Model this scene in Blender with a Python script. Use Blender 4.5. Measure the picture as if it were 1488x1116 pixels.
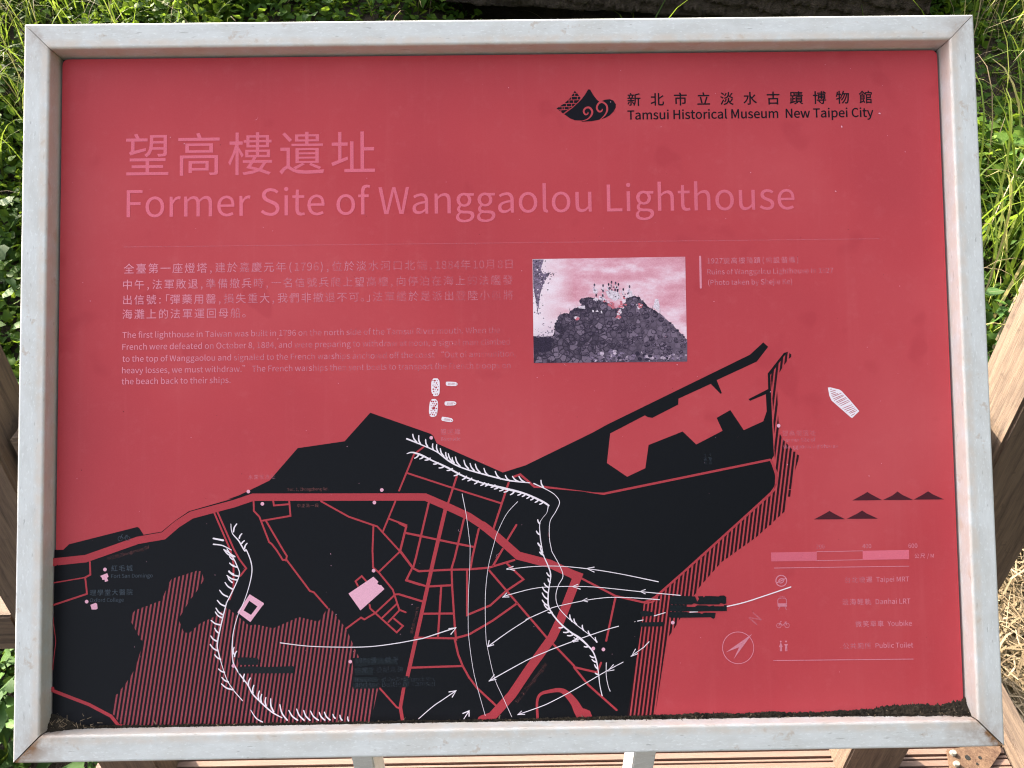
import bpy, math, random
import numpy as np
from mathutils import Vector, Matrix
from mathutils.geometry import tessellate_polygon

for o in list(bpy.data.objects):
    bpy.data.objects.remove(o)
sc = bpy.context.scene
col = sc.collection
R = math.radians

# ------------------------------------------------------------------ camera
cam_d = bpy.data.cameras.new('camera')
cam = bpy.data.objects.new('camera', cam_d)
col.objects.link(cam)
cam.matrix_world = Matrix(((0.999878,0.013635,-0.007601,-0.000323),(-0.014276,0.601694,-0.798599,-0.750643),(-0.006316,0.798611,0.601815,1.658290),(0,0,0,1)))
cam_d.sensor_fit = 'HORIZONTAL'
cam_d.sensor_width = 36.0
cam_d.lens = 36.0 * 1200.0 / 1488.0
cam_d.clip_start = 0.05
cam_d.clip_end = 400
sc.camera = cam

# ------------------------------------------------------------------ light
SUN_DIR = Vector((-0.60, 0.62, 0.50)).normalized()      # towards the sun
world = bpy.data.worlds.new('World')
sc.world = world
world.use_nodes = True
wn = world.node_tree
wn.nodes.clear()
wo = wn.nodes.new('ShaderNodeOutputWorld')
bg = wn.nodes.new('ShaderNodeBackground')
sky = wn.nodes.new('ShaderNodeTexSky')
sky.sky_type = 'NISHITA'
sky.sun_disc = False
sky.sun_elevation = math.asin(SUN_DIR.z)
sky.sun_rotation = math.atan2(SUN_DIR.x, SUN_DIR.y)
sky.air_density = 0.7
sky.dust_density = 6.0
sky.ozone_density = 0.6
bg.inputs['Strength'].default_value = 0.15
hs = wn.nodes.new('ShaderNodeHueSaturation')              # hazy, whitish summer sky
hs.inputs['Saturation'].default_value = 0.36
wn.links.new(sky.outputs['Color'], hs.inputs['Color'])
wn.links.new(hs.outputs['Color'], bg.inputs['Color'])
wn.links.new(bg.outputs['Background'], wo.inputs['Surface'])

sun_d = bpy.data.lights.new('sun', 'SUN')
sun_d.energy = 4.6
sun_d.angle = R(0.6)
sun_d.color = (1.0, 0.87, 0.66)
sun = bpy.data.objects.new('sun', sun_d)
col.objects.link(sun)
sun.location = SUN_DIR * 20
sun.rotation_euler = (-SUN_DIR).to_track_quat('-Z', 'Y').to_euler()

vs = sc.view_settings
sc.display_settings.display_device = 'sRGB'
vs.view_transform = 'Standard'
vs.look = 'None'
vs.exposure = 2.12
vs.gamma = 1.0
vs.use_curve_mapping = False
sc.cycles.filter_width = 1.15

# ------------------------------------------------------------------ data
# sign artwork, millimetres on the panel's own plane (origin = middle of the sign)
LAND = [[-519.01,-187.62],[-509.12,-187.66],[-502.56,-181.44],[-425.15,-163.02],[-422.92,-163.93],[-417.67,-171.97],[-396.98,-168.74],[-382.25,-156.72],[-366.02,-145.89],[-314.44,-131.85],[-322.34,-133.22],[-308.98,-128.68],[-297.85,-123.65],[-273.63,-112.14],[-241.31,-75.43],[-187.13,-68.29],[-157.53,-35.82],[-156.04,-36.29],[-100.37,-56.52],[-87.62,-61.2],[-84.66,-63.94],[-80.99,-72.2],[-5.16,-106.82],[21.12,-99.01],[98.57,-62.78],[116.5,-53.25],[284.54,25.66],[300.51,39.81],[306.06,34.54],[292.08,17.43],[244.92,-3.49],[250.54,-18.72],[248.8,-19.39],[237.91,-7.71],[199.95,-24.39],[199.44,-31.26],[169.01,-46.28],[163.88,-45.35],[160.49,-43.24],[119.72,-63.57],[115.27,-97.65],[138.39,-113.82],[159.65,-104.25],[164.02,-77.52],[203.84,-62.52],[219.26,-77.79],[250.23,-62.32],[243.75,-47.32],[259.82,-38.45],[274.82,-61.98],[297.82,-52.02],[302.12,-40.41],[301.67,-20.63],[283.01,-28.11],[281.35,-26.03],[304.6,-14.65],[304.62,3.45],[324.34,27.37],[329.56,28.51],[324.22,23.4],[307.5,1.69],[308.15,-57.65],[309.01,-91.89],[306.33,-95.6],[309.67,-115.78],[308.85,-125.99],[303.97,-134.42],[290.8,-145.45],[303.69,-133.91],[170.32,-248.37],[163.43,-256.15],[154.47,-258.21],[150.89,-285.98],[134.0,-383.18],[131.37,-386.58],[-519.01,-386.58]]
HATCH_SEA = [[308.05,2.54],[324.22,23.4],[329.74,28.51],[332.36,23.81],[323.0,11.83],[315.76,0.71],[314.95,-14.79],[315.2,-40.59],[315.42,-56.04],[316.73,-69.76],[337.0,-92.28],[335.02,-100.79],[323.32,-145.92],[327.46,-124.92],[321.86,-154.14],[285.42,-185.45],[244.54,-213.27],[218.45,-241.21],[212.88,-250.99],[212.68,-249.57],[193.34,-280.06],[187.17,-289.48],[181.03,-298.15],[177.19,-303.93],[165.03,-382.24],[162.71,-386.58],[127.45,-386.58],[134.0,-383.18],[150.89,-285.98],[154.44,-259.38],[166.37,-257.66],[171.6,-250.36],[305.64,-135.93],[311.04,-126.02],[305.6,-137.0],[310.73,-126.01],[311.26,-114.1],[309.53,-91.89],[309.9,-67.95],[309.07,-26.75]]
HATCH_LAND = [[-440.01,-386.48],[-452.6,-371.15],[-450.56,-355.31],[-438.24,-341.79],[-429.56,-329.62],[-423.08,-315.23],[-418.88,-292.07],[-433.08,-266.36],[-427.27,-257.7],[-396.42,-246.5],[-393.52,-239.55],[-386.26,-222.83],[-356.77,-213.75],[-350.86,-214.57],[-348.6,-224.14],[-356.65,-237.19],[-363.98,-246.27],[-377.12,-267.96],[-371.14,-282.63],[-365.24,-284.18],[-352.78,-273.45],[-335.14,-265.41],[-321.16,-255.41],[-321.93,-255.69],[-296.81,-276.51],[-287.97,-275.49],[-269.53,-280.15],[-240.02,-267.92],[-217.15,-273.38],[-207.51,-258.19],[-203.82,-258.98],[-186.18,-281.89],[-171.57,-314.6],[-178.2,-314.78],[-179.08,-348.14],[-151.13,-349.32],[-157.94,-384.63],[-159.42,-386.58],[-439.6,-386.58]]
ROADS = [[8.46,[[-519.01,-202.01],[-519.01,-201.28],[-483.16,-198.04],[-424.28,-178.2],[-394.73,-173.49],[-379.27,-160.45],[-363.03,-150.36],[-314.42,-138.07],[-292.64,-130.99],[-101.02,-133.49],[-94.54,-133.75],[-65.31,-146.78],[-44.56,-156.71],[-24.62,-170.31]]],[9.42,[[-29.79,-166.58],[-24.62,-170.35],[-12.1,-180.88],[11.41,-202.18],[47.7,-212.01],[78.67,-226.75]]],[10.22,[[74.25,-224.92],[79.12,-226.76],[58.51,-276.02],[48.55,-295.59],[23.63,-328.18],[1.78,-359.04],[-21.39,-383.26],[-32.61,-386.58]]],[2.0,[[-478.54,-201.92],[-477.79,-216.3],[-483.94,-219.43]]],[2.0,[[-483.65,-219.56],[-481.37,-237.88],[-519.01,-249.83]]],[2.0,[[-337.09,-147.79],[-318.41,-190.82],[-314.7,-205.7],[-314.62,-233.57],[-319.01,-246.67]]],[2.0,[[-333.09,-147.55],[-314.27,-190.15],[-308.06,-201.39],[-300.19,-211.79],[-306.83,-220.2],[-309.49,-220.46]]],[2.0,[[-291.89,-135.59],[-291.57,-146.69],[-285.18,-153.43],[-274.03,-182.36],[-271.06,-184.62],[-265.13,-192.22],[-258.47,-202.88],[-254.02,-202.94],[-227.42,-238.57],[-222.99,-240.1],[-207.51,-257.9]]],[2.0,[[-281.47,-157.92],[-249.55,-152.92],[-251.03,-136.19]]],[2.0,[[-269.31,-135.92],[-268.56,-140.81],[-251.77,-139.58]]],[2.0,[[-277.76,-157.97],[-257.72,-192.33],[-253.73,-198.54],[-254.76,-203.67]]],[2.0,[[-214.61,-136.72],[-182.7,-154.94],[-150.06,-166.51],[-124.99,-194.32],[-110.3,-213.94],[-101.73,-218.48]]],[2.0,[[-154.52,-166.45],[-155.71,-193.86],[-155.08,-213.26],[-148.88,-218.5],[-132.71,-238.56],[-125.47,-261.37],[-118.1,-264.41]]],[2.0,[[-129.06,-137.97],[-143.41,-171.78]]],[2.0,[[-136.63,-157.84],[-116.61,-165.53],[-124.25,-194.33],[-125.0,-196.06],[-148.14,-217.78]]],[2.0,[[-117.42,-174.38],[-101.39,-177.57]]],[2.0,[[-124.73,-125.9],[-107.26,-84.51],[-95.98,-76.02]]],[2.0,[[-114.89,-105.99],[-62.84,-123.83],[-7.86,-141.99]]],[2.0,[[-110.3,-213.94],[-117.09,-228.53],[-101.86,-233.6]]],[2.0,[[-172.66,-233.55],[-175.31,-228.37],[-168.17,-222.61],[-163.01,-228.56]]],[2.0,[[-131.28,-245.17],[-152.85,-264.6],[-165.45,-271.71],[-169.14,-269.46],[-186.18,-281.6]]],[2.0,[[-159.45,-254.99],[-158.74,-259.39],[-128.61,-286.88],[-121.46,-279.7],[-132.19,-270.77]]],[2.0,[[-128.38,-254.74],[-144.75,-269.84]]],[2.0,[[-125.48,-262.1],[-138.13,-275.05]]],[2.0,[[-131.27,-244.0],[-126.09,-243.79],[-102.01,-251.49]]],[2.0,[[-148.18,-349.36],[-129.19,-370.66],[-124.06,-372.91]]],[2.32,[[-90.57,-139.74],[-105.98,-202.43],[-109.03,-213.31]]],[2.32,[[-50.55,-159.58],[-61.44,-203.11],[-65.28,-215.44],[-64.76,-237.49],[-62.26,-281.44],[-60.94,-296.05],[-62.42,-296.23],[-58.89,-312.31],[-53.87,-325.48],[-46.64,-338.67],[-37.92,-350.42],[-16.07,-371.06]]],[2.32,[[-33.56,-170.92],[-41.38,-203.41],[-43.45,-215.04]]],[2.32,[[-58.22,-110.52],[-68.22,-140.07]]],[2.32,[[1.4,-118.82],[-16.43,-170.44]]],[2.32,[[9.68,-167.16],[-1.75,-185.46]]],[2.32,[[-6.33,-194.25],[-17.73,-213.22]]],[2.32,[[-118.38,-174.13],[-100.58,-178.08],[-79.81,-182.82],[-58.3,-187.57],[-39.01,-191.54]]],[2.32,[[-124.99,-162.91],[-116.84,-167.47],[-123.73,-193.92],[-123.73,-194.69],[-109.05,-214.78],[-103.14,-218.1],[-66.03,-216.9],[-46.73,-216.9],[-22.96,-215.35],[6.88,-206.97]]],[2.32,[[-111.28,-216.22],[-117.3,-227.88],[-93.65,-235.58],[-64.73,-234.55]]],[2.32,[[-77.35,-235.83],[-81.6,-292.81]]],[2.32,[[-99.1,-266.25],[-64.32,-266.5]]],[2.32,[[-125.57,-243.88],[-98.98,-252.35]]],[2.32,[[-108.2,-293.12],[-62.4,-294.57],[-46.09,-290.45],[-19.27,-275.53],[9.15,-256.22]]],[2.32,[[-47.49,-217.92],[-48.06,-268.51],[-21.27,-257.95],[-3.26,-242.1],[16.96,-229.19],[-2.09,-210.52]]],[2.32,[[-22.25,-218.3],[43.36,-296.24]]],[2.32,[[49.91,-302.9],[73.17,-327.51],[73.73,-329.98],[88.9,-349.11],[120.83,-377.9]]],[2.32,[[73.74,-329.25],[99.5,-335.48],[104.15,-324.64]]],[2.32,[[-112.89,-326.72],[-53.87,-325.77]]],[2.32,[[83.87,-229.19],[122.13,-249.61],[154.66,-257.45],[162.15,-254.63],[168.18,-251.05],[222.61,-205.51],[304.34,-134.58],[310.68,-124.68],[307.5,-131.07],[310.84,-122.61],[310.92,-114.09],[307.16,-102.1],[305.08,-96.95]]],[2.32,[[122.1,-251.07],[110.56,-299.96]]],[2.55,[[6.73,-112.2],[14.99,-109.34],[31.21,-123.71],[42.41,-124.17],[97.29,-130.91],[91.04,-130.81],[110.65,-132.97],[304.24,-96.6]]],[3.67,[[-519.01,-343.21],[-519.01,-345.78],[-477.57,-362.09],[-452.55,-375.47],[-443.66,-386.58],[-439.21,-386.58]]],[0.72,[[-519.01,-264.21],[-519.01,-270.09],[-516.13,-290.53],[-519.01,-318.02],[-519.01,-322.33]]],[1.36,[[-483.94,-219.43],[-519.01,-224.81]]],[4.31,[[-71.73,-148.17],[-85.19,-202.75],[-114.36,-326.64],[-116.65,-336.1]]],[3.83,[[-121.02,-349.08],[-125.0,-370.73],[-122.48,-386.58]]]]
LOOP = [[30.81,-386.58,2.79],[30.41,-367.47,2.79],[34.53,-358.84,3.19],[44.61,-355.82,3.99],[57.04,-354.69,4.79],[65.08,-359.61,7.19],[73.03,-369.16,8.78],[78.02,-378.65,11.18],[84.11,-384.54,17.57]]
BRUSH = [[[-115.33,-66.49,2.4],[-98.95,-73.44,1.6],[-81.09,-81.9,1.76],[-66.26,-93.29,2.4],[-51.4,-100.95,1.92],[-29.07,-107.96,2.08],[0.7,-115.83,2.08],[26.05,-119.17,1.2]],[[-115.46,-83.65,0.96],[-109.48,-82.24,2.0],[-99.05,-85.37,2.79],[-85.66,-92.27,2.08],[-69.31,-99.95,2.55],[-50.01,-110.64,2.4],[-29.2,-118.37,2.08],[-5.39,-124.66,3.35],[18.4,-130.95,2.71],[39.16,-140.16,2.71],[47.29,-145.47,2.4]],[[46.85,-145.02,1.6],[44.92,-153.58,0.48],[39.59,-160.17,0.48],[36.51,-166.79,0.96],[37.02,-181.58,1.36],[39.02,-196.37,1.28],[39.69,-200.84,1.36],[45.43,-214.18,1.6],[48.24,-224.52,1.76],[46.56,-236.26,1.44],[44.86,-249.44,1.76],[46.13,-262.65,2.24],[56.26,-277.44,2.08],[69.27,-289.09,2.24],[80.25,-296.56,3.19],[89.71,-305.47,2.24],[95.5,-312.85,1.92],[99.0,-323.1,1.92],[100.97,-336.23,1.44],[102.19,-349.33,1.12],[104.61,-361.7,1.44]],[[30.52,-119.98,1.76],[46.08,-127.64,1.12],[54.95,-133.71,0.96],[59.74,-141.94,1.12],[55.39,-152.26,0.96],[48.48,-164.0,0.8],[47.45,-181.73,0.88],[49.46,-195.05,0.88],[50.88,-199.53,0.96],[58.81,-214.38,0.96],[62.33,-226.21,1.04],[56.95,-236.42,0.96],[53.79,-248.11,0.96],[55.82,-259.87,0.96],[63.67,-269.99,1.12],[75.35,-280.41,0.96],[91.42,-293.09,1.04],[99.42,-301.24,1.04]],[[110.07,-324.73,1.04],[109.78,-339.28,0.88],[111.77,-350.93,0.8],[113.87,-356.77,1.04]],[[-52.17,-130.66,0.96],[-47.54,-156.66,0.72],[-44.16,-186.27,0.64],[-43.76,-190.73,0.64],[-44.49,-215.76,0.64],[-46.33,-246.57,0.64],[-46.96,-275.83,0.64],[-46.16,-296.49,0.64],[-40.7,-335.87,0.64],[-28.73,-381.69,0.64]],[[11.55,-140.49,0.8],[-1.32,-154.38,0.64],[-12.03,-174.94,0.64],[-15.9,-186.73,0.64],[-22.93,-213.15,0.64],[-26.54,-241.01,0.72],[-27.31,-267.37,0.72],[-26.88,-292.21,0.64],[-25.55,-304.1,0.64],[-17.87,-339.14,0.64],[-8.57,-361.04,0.64],[1.43,-383.63,0.64]],[[-337.71,-177.29,2.24],[-326.59,-179.66,2.71]],[[-337.68,-183.91,1.92],[-327.31,-185.54,1.6],[-316.93,-190.85,0.96]],[[-325.82,-189.98,1.6],[-316.92,-196.73,1.6],[-309.51,-211.65,1.44],[-308.01,-219.01,1.44],[-313.15,-232.13,1.44],[-321.95,-249.55,1.6],[-322.65,-251.29,1.6],[-328.47,-274.56,1.76],[-332.81,-296.33,1.92],[-331.3,-306.53,1.6],[-326.83,-322.57,0.96],[-320.89,-338.61,1.04],[-313.82,-348.86,1.28],[-314.29,-348.85,1.28],[-303.98,-360.58,1.28]],[[-317.8,-161.07,0.96],[-316.28,-171.42,1.2],[-308.85,-180.37,1.92],[-302.16,-191.66,1.76],[-299.94,-191.22,1.6],[-294.73,-204.53,1.52],[-293.68,-216.3,1.44],[-296.9,-232.37,1.12],[-302.77,-249.85,0.96],[-309.37,-264.35,0.96],[-314.48,-283.23,1.12],[-315.9,-300.68,1.6],[-315.12,-315.22,1.6],[-312.9,-321.78,1.92],[-306.99,-331.3,1.76],[-298.15,-343.04,1.76],[-292.26,-353.55,1.92],[-280.5,-365.3,2.08],[-270.22,-374.13,2.08],[-259.21,-380.37,1.12]],[[-294.72,-371.13,0.96],[-288.54,-380.32,1.6],[-281.21,-384.77,1.76]]]
TICKS = [[[-108.56,-61.36],[-104.15,-70.38]],[[-101.55,-62.95],[-99.69,-72.68]],[[-93.66,-67.54],[-91.49,-75.78]],[[-85.48,-72.59],[-84.8,-79.61]],[[-81.01,-73.69],[-79.59,-81.92]],[[-76.87,-78.23],[-72.92,-87.23]],[[-70.63,-82.79],[-68.91,-89.53]],[[-67.66,-84.33],[-63.27,-93.33]],[[-63.22,-88.86],[-61.04,-94.85]],[[-59.48,-88.17],[-54.36,-98.67]],[[-49.81,-92.03],[-44.69,-101.79]],[[-42.68,-95.86],[-37.99,-104.12]],[[-36.71,-96.69],[-31.3,-106.44]],[[-26.76,-101.75],[-21.63,-110.3]],[[-13.8,-105.51],[-7.5,-114.23]],[[-2.21,-110.14],[2.93,-116.61]],[[5.99,-111.45],[12.63,-117.49]],[[13.46,-111.55],[20.08,-118.34]],[[-106.54,-88.99],[-102.03,-85.33]],[[-100.58,-89.82],[-96.07,-86.9]],[[-94.62,-91.39],[-88.62,-89.24]],[[-84.95,-96.0],[-79.71,-94.59]],[[-78.57,-100.56],[-72.28,-98.41]],[[-69.35,-103.67],[-63.35,-101.52]],[[-61.2,-109.73],[-55.2,-106.84]],[[-51.84,-114.33],[-47.03,-110.68]],[[-45.59,-115.91],[-41.08,-113.0]],[[-37.87,-119.44],[-33.65,-116.08]],[[-30.73,-121.32],[-26.22,-118.42]],[[-25.52,-122.14],[-21.75,-119.67]],[[-18.82,-123.72],[-14.31,-121.26]],[[-15.11,-125.71],[-9.85,-123.11]],[[-9.17,-127.87],[-3.91,-125.42]],[[-3.97,-129.43],[1.29,-126.99]],[[3.16,-132.51],[7.99,-128.57]],[[11.66,-133.08],[16.17,-130.62]],[[16.86,-134.64],[20.63,-132.17]],[[22.05,-136.94],[25.82,-134.02]],[[26.5,-138.78],[30.27,-136.32]],[[31.68,-141.53],[35.45,-138.91]],[[36.87,-143.83],[40.63,-141.66]],[[34.35,-161.57],[36.52,-166.05]],[[32.66,-174.42],[36.32,-178.61]],[[33.94,-188.18],[38.33,-192.67]],[[36.01,-198.53],[39.68,-201.54]],[[38.79,-116.38],[41.65,-124.6]],[[34.68,-188.22],[38.33,-192.7]],[[36.83,-193.42],[39.43,-198.62]],[[37.51,-197.85],[40.41,-202.32]],[[43.81,-222.25],[48.2,-226.73]],[[45.19,-228.89],[47.35,-233.33]],[[40.65,-233.96],[45.04,-238.44]],[[38.36,-238.33],[44.93,-245.04]],[[38.25,-244.94],[44.81,-252.37]],[[38.12,-253.0],[45.43,-259.71]],[[40.27,-258.17],[46.85,-264.13]],[[44.57,-267.02],[49.02,-267.09]],[[56.75,-284.51],[61.21,-283.85]],[[61.85,-289.7],[67.79,-289.06]],[[66.23,-293.42],[72.17,-292.78]],[[72.05,-299.35],[77.28,-296.52]],[[85.26,-306.13],[89.7,-306.2]],[[91.73,-316.43],[96.12,-318.69]],[[93.86,-320.84],[98.54,-323.82]],[[96.71,-326.7],[99.88,-331.12]],[[97.27,-336.17],[100.94,-337.68]],[[69.3,-270.08],[71.7,-277.43]],[[73.97,-274.83],[76.82,-281.17]],[[83.48,-282.0],[84.85,-287.87]],[[90.02,-288.68],[92.89,-293.84]],[[98.04,-296.11],[99.72,-301.25]],[[-322.15,-189.42],[-313.24,-198.37]],[[-319.14,-205.63],[-310.99,-210.16]],[[-320.29,-215.16],[-309.49,-220.46]],[[-322.05,-219.53],[-310.21,-224.84]],[[-325.82,-189.98],[-315.43,-198.22]],[[-319.13,-198.16],[-314.24,-201.91]],[[-319.11,-205.51],[-314.22,-208.52]],[[-319.82,-214.31],[-314.63,-218.06]],[[-321.28,-220.16],[-316.08,-227.57]],[[-324.21,-227.44],[-316.06,-234.89]],[[-330.38,-236.13],[-321.2,-243.59]],[[-333.0,-247.48],[-324.12,-254.19]],[[-334.44,-256.22],[-327.04,-263.64]],[[-339.98,-270.0],[-329.2,-275.27]],[[-335.16,-260.59],[-327.76,-267.28]],[[-335.82,-278.81],[-330.64,-284.72]],[[-340.2,-287.49],[-333.55,-293.41]],[[-340.9,-296.93],[-332.04,-304.34]],[[-335.7,-308.64],[-329.06,-313.83]],[[-331.23,-324.68],[-324.6,-328.41]],[[-327.52,-334.16],[-320.16,-339.35]],[[-327.93,-341.39],[-314.99,-348.12]],[[-311.12,-161.17],[-314.81,-169.97]],[[-305.17,-172.32],[-308.12,-177.44]],[[-302.18,-180.47],[-305.14,-183.37]],[[-299.21,-183.46],[-302.16,-189.3]],[[-313.69,-300.71],[-314.41,-307.97]],[[-310.74,-305.12],[-313.22,-310.89]],[[-301.85,-330.95],[-302.57,-338.91]],[[-295.23,-335.4],[-297.41,-344.06]],[[-291.1,-343.44],[-292.26,-352.1]],[[-284.92,-350.05],[-285.64,-359.44]],[[-282.27,-353.71],[-282.7,-362.37]],[[-277.57,-357.4],[-277.27,-366.8]],[[-271.99,-358.94],[-268.75,-373.43]],[[-261.71,-365.61],[-253.35,-383.06]],[[-251.44,-372.27],[-241.61,-383.26]],[[-242.63,-370.97],[-234.28,-383.38]],[[-234.7,-372.55],[-227.67,-383.49]],[[-226.92,-373.4],[-218.14,-383.64]],[[-217.09,-375.0],[-210.8,-383.76]],[[-211.22,-374.81],[-204.93,-383.57]],[[-201.53,-377.42],[-199.05,-381.79]],[[-193.61,-378.56],[-191.28,-384.08]],[[-184.8,-380.58],[-183.94,-384.93]]]
ARROWS = [[[171.54,-234.2,1.36],[128.58,-224.72,1.04],[94.47,-218.76,1.12],[58.84,-214.83,0.88],[27.61,-214.8,0.88],[0.82,-217.33,1.12],[-1.43,-216.71,1.44]],[[196.47,-250.02,1.2],[148.99,-244.88,1.04],[97.07,-238.94,0.96],[58.45,-237.91,0.88],[30.21,-239.39,0.88],[0.42,-246.27,1.12],[-7.06,-248.93,1.44]],[[172.56,-254.49,1.28],[126.55,-251.14,1.04],[95.32,-252.86,0.96],[55.1,-260.3,0.96],[43.17,-264.51,1.12],[19.29,-274.53,1.2],[23.73,-272.75,1.12],[-1.68,-288.43,1.12],[-24.81,-304.4,1.44]],[[178.74,-269.29,1.12],[166.03,-272.75,1.28]],[[153.31,-277.24,0.96],[146.9,-278.31,1.28]],[[144.36,-278.86,0.56],[143.32,-279.14,0.8]],[[124.97,-283.82,1.2],[110.8,-287.55,1.12],[82.47,-296.6,1.2],[46.72,-309.16,1.2],[42.38,-311.01,1.2],[18.57,-320.82,1.12],[-23.82,-343.1,1.44]],[[159.44,-301.9,1.28],[153.37,-307.93,1.2],[138.34,-317.9,0.96]],[[129.32,-324.31,1.04],[109.88,-334.19,1.12],[72.55,-354.65,1.12],[45.75,-367.99,1.04],[32.53,-373.29,1.04],[8.1,-381.29,1.2]],[[-261.13,-296.45,1.36],[-230.48,-300.57,1.12],[-196.58,-302.27,1.12],[-161.18,-302.4,1.2],[-130.17,-299.25,1.28],[-102.37,-294.58,1.28],[-96.38,-293.3,1.28],[-61.53,-282.62,1.6]],[[-104.52,-384.06,0.96],[-88.22,-370.6,1.2],[-76.37,-362.84,1.2],[-61.54,-353.23,1.44]],[[-53.05,-384.91,0.96],[-47.06,-376.05,1.28]],[[249.86,-263.39,1.6],[269.96,-259.11,1.52],[296.87,-250.97,1.52],[323.82,-242.44,1.6]],[[207.02,-269.16,1.28],[215.94,-268.92,1.12]],[[98.24,-216.46,1.28],[89.29,-217.79,1.28],[98.13,-222.05,1.28]],[[5.29,-214.31,1.28],[-1.88,-216.7,1.44],[6.71,-218.74,1.28]],[[79.29,-235.73,1.12],[72.56,-238.13,1.28],[81.87,-241.21,1.28]],[[156.47,-242.79,1.2],[150.47,-244.9,1.2],[156.36,-247.64,1.2]],[[-2.55,-244.31,1.28],[-7.06,-248.93,1.44],[0.06,-248.75,1.28]],[[89.4,-251.6,1.12],[84.16,-254.16,1.2],[90.07,-255.71,1.12]],[[-23.25,-297.58,1.28],[-24.81,-304.4,1.44],[-18.14,-302.47,1.28]],[[-17.83,-336.23,1.28],[-23.82,-343.1,1.44],[-15.98,-341.34,1.28]],[[73.59,-295.73,1.12],[78.71,-299.75,1.28],[72.76,-300.82,1.12]],[[143.69,-309.97,1.28],[139.08,-317.91,1.36],[146.1,-315.11,1.28]],[[118.16,-327.05,1.2],[111.36,-334.21,1.36],[118.78,-332.88,1.2]],[[12.57,-377.31,1.12],[8.1,-381.29,1.28],[16.2,-380.98,1.12]],[[-68.94,-283.52,1.44],[-60.79,-282.63,1.6],[-66.78,-289.83,1.44]],[[-69.66,-354.55,1.44],[-61.54,-353.23,1.6],[-66.04,-360.4,1.44]],[[-54.16,-378.82,1.44],[-47.06,-376.05,1.52],[-47.13,-382.12,1.44]]]
BUILDINGS = [[[-154.84,-223.55],[-149.24,-229.06],[-150.44,-231.69],[-147.49,-233.2],[-146.01,-233.22],[-142.33,-237.68],[-169.84,-261.41],[-183.36,-242.18]],[[-466.71,-217.94],[-458.63,-214.84],[-457.11,-218.82],[-458.87,-220.26],[-457.36,-223.65],[-461.18,-224.76],[-461.5,-222.12],[-464.15,-222.37],[-464.47,-220.17]],[[-477.39,-250.36],[-471.53,-248.26],[-469.75,-249.31],[-469.1,-254.57],[-470.71,-255.71],[-475.86,-255.63]]]
RING = [[[-296.14,-241.17],[-282.1,-250.17],[-280.62,-253.11],[-295.34,-272.6],[-310.12,-261.42]],[[-296.57,-248.48],[-287.26,-255.2],[-294.62,-264.58],[-303.04,-259.34]]]
DOTS = [[-461.18,-210.69],[-481.56,-246.64],[-297.85,-124.39],[-281.78,-138.7],[-144.61,-124.84],[-153.18,-139.1],[-154.51,-216.65],[-181.61,-318.8],[-314.37,-321.33],[-282.1,-252.36],[-87.22,-65.69],[95.58,-308.48],[107.11,-309.68],[187.09,-280.7],[315.38,-57.41]]
SMUDGE = [[[184.82,-251.66],[187.71,-250.63],[195.04,-250.56],[207.15,-251.06],[213.51,-251.47],[214.41,-253.69],[215.91,-257.48],[217.9,-254.37],[216.57,-251.52],[222.45,-251.17],[223.36,-252.88],[225.0,-251.21],[232.02,-251.31],[240.3,-251.88],[242.55,-250.97],[246.7,-250.91],[249.21,-252.65],[249.01,-259.88],[247.07,-260.8],[242.64,-259.47],[240.69,-261.01],[231.13,-260.86],[218.38,-260.79],[212.04,-259.31],[209.46,-260.65],[192.89,-260.59],[184.3,-260.14]],[[184.29,-260.64],[203.07,-261.18],[202.9,-263.07],[212.58,-263.41],[215.81,-261.57],[217.08,-261.59],[226.64,-261.93],[229.16,-263.03],[234.29,-261.86],[234.9,-262.93],[246.37,-263.11],[246.41,-261.85],[249.6,-261.9],[249.41,-268.56],[230.93,-268.4],[214.36,-268.65],[206.73,-268.03],[195.24,-268.6],[183.8,-267.67]],[[183.46,-268.55],[192.69,-268.81],[200.33,-268.93],[203.52,-268.86],[206.68,-270.04],[218.14,-270.09],[220.66,-271.51],[223.24,-269.98],[236.74,-270.38],[235.51,-276.01],[233.57,-277.11],[230.75,-275.31],[198.9,-275.44],[184.9,-275.22],[183.02,-273.94]],[[149.8,-267.67],[154.28,-266.71],[161.68,-267.85],[166.11,-269.39],[166.04,-272.32],[151.16,-273.55]],[[149.54,-279.82],[176.27,-279.8],[177.7,-282.01],[175.86,-284.62],[149.43,-284.79]],[[-309.98,-312.39],[-302.63,-311.93],[-287.18,-313.05],[-285.7,-315.69],[-286.72,-320.75],[-308.49,-320.4]],[[-309.95,-322.85],[-295.25,-322.07],[-277.6,-323.36],[-246.7,-322.84],[-245.23,-325.04],[-246.42,-330.83],[-308.46,-330.12]],[[-176.73,-315.53],[-170.09,-314.91],[-128.81,-316.29],[-127.39,-322.86],[-150.23,-322.49],[-167.93,-323.95],[-168.67,-325.1],[-176.77,-323.81]],[[-177.51,-325.69],[-156.88,-325.58],[-155.46,-334.02],[-165.77,-333.86],[-176.08,-334.42]],[[-178.29,-335.83],[-151.05,-336.27],[-150.35,-342.08],[-174.64,-342.42],[-178.32,-341.63]],[[-179.06,-343.07],[-150.36,-343.53],[-149.66,-349.34],[-178.35,-349.31]],[[-120.85,-336.03],[-115.69,-336.11],[-116.08,-348.58],[-122.86,-348.76]]]
PINKBAR = [[[302.14,-202.93],[355.1,-202.88],[354.76,-213.22],[302.27,-213.06]],[[408.11,-202.63],[461.59,-202.37],[461.4,-212.93],[407.74,-212.96]]]
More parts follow.
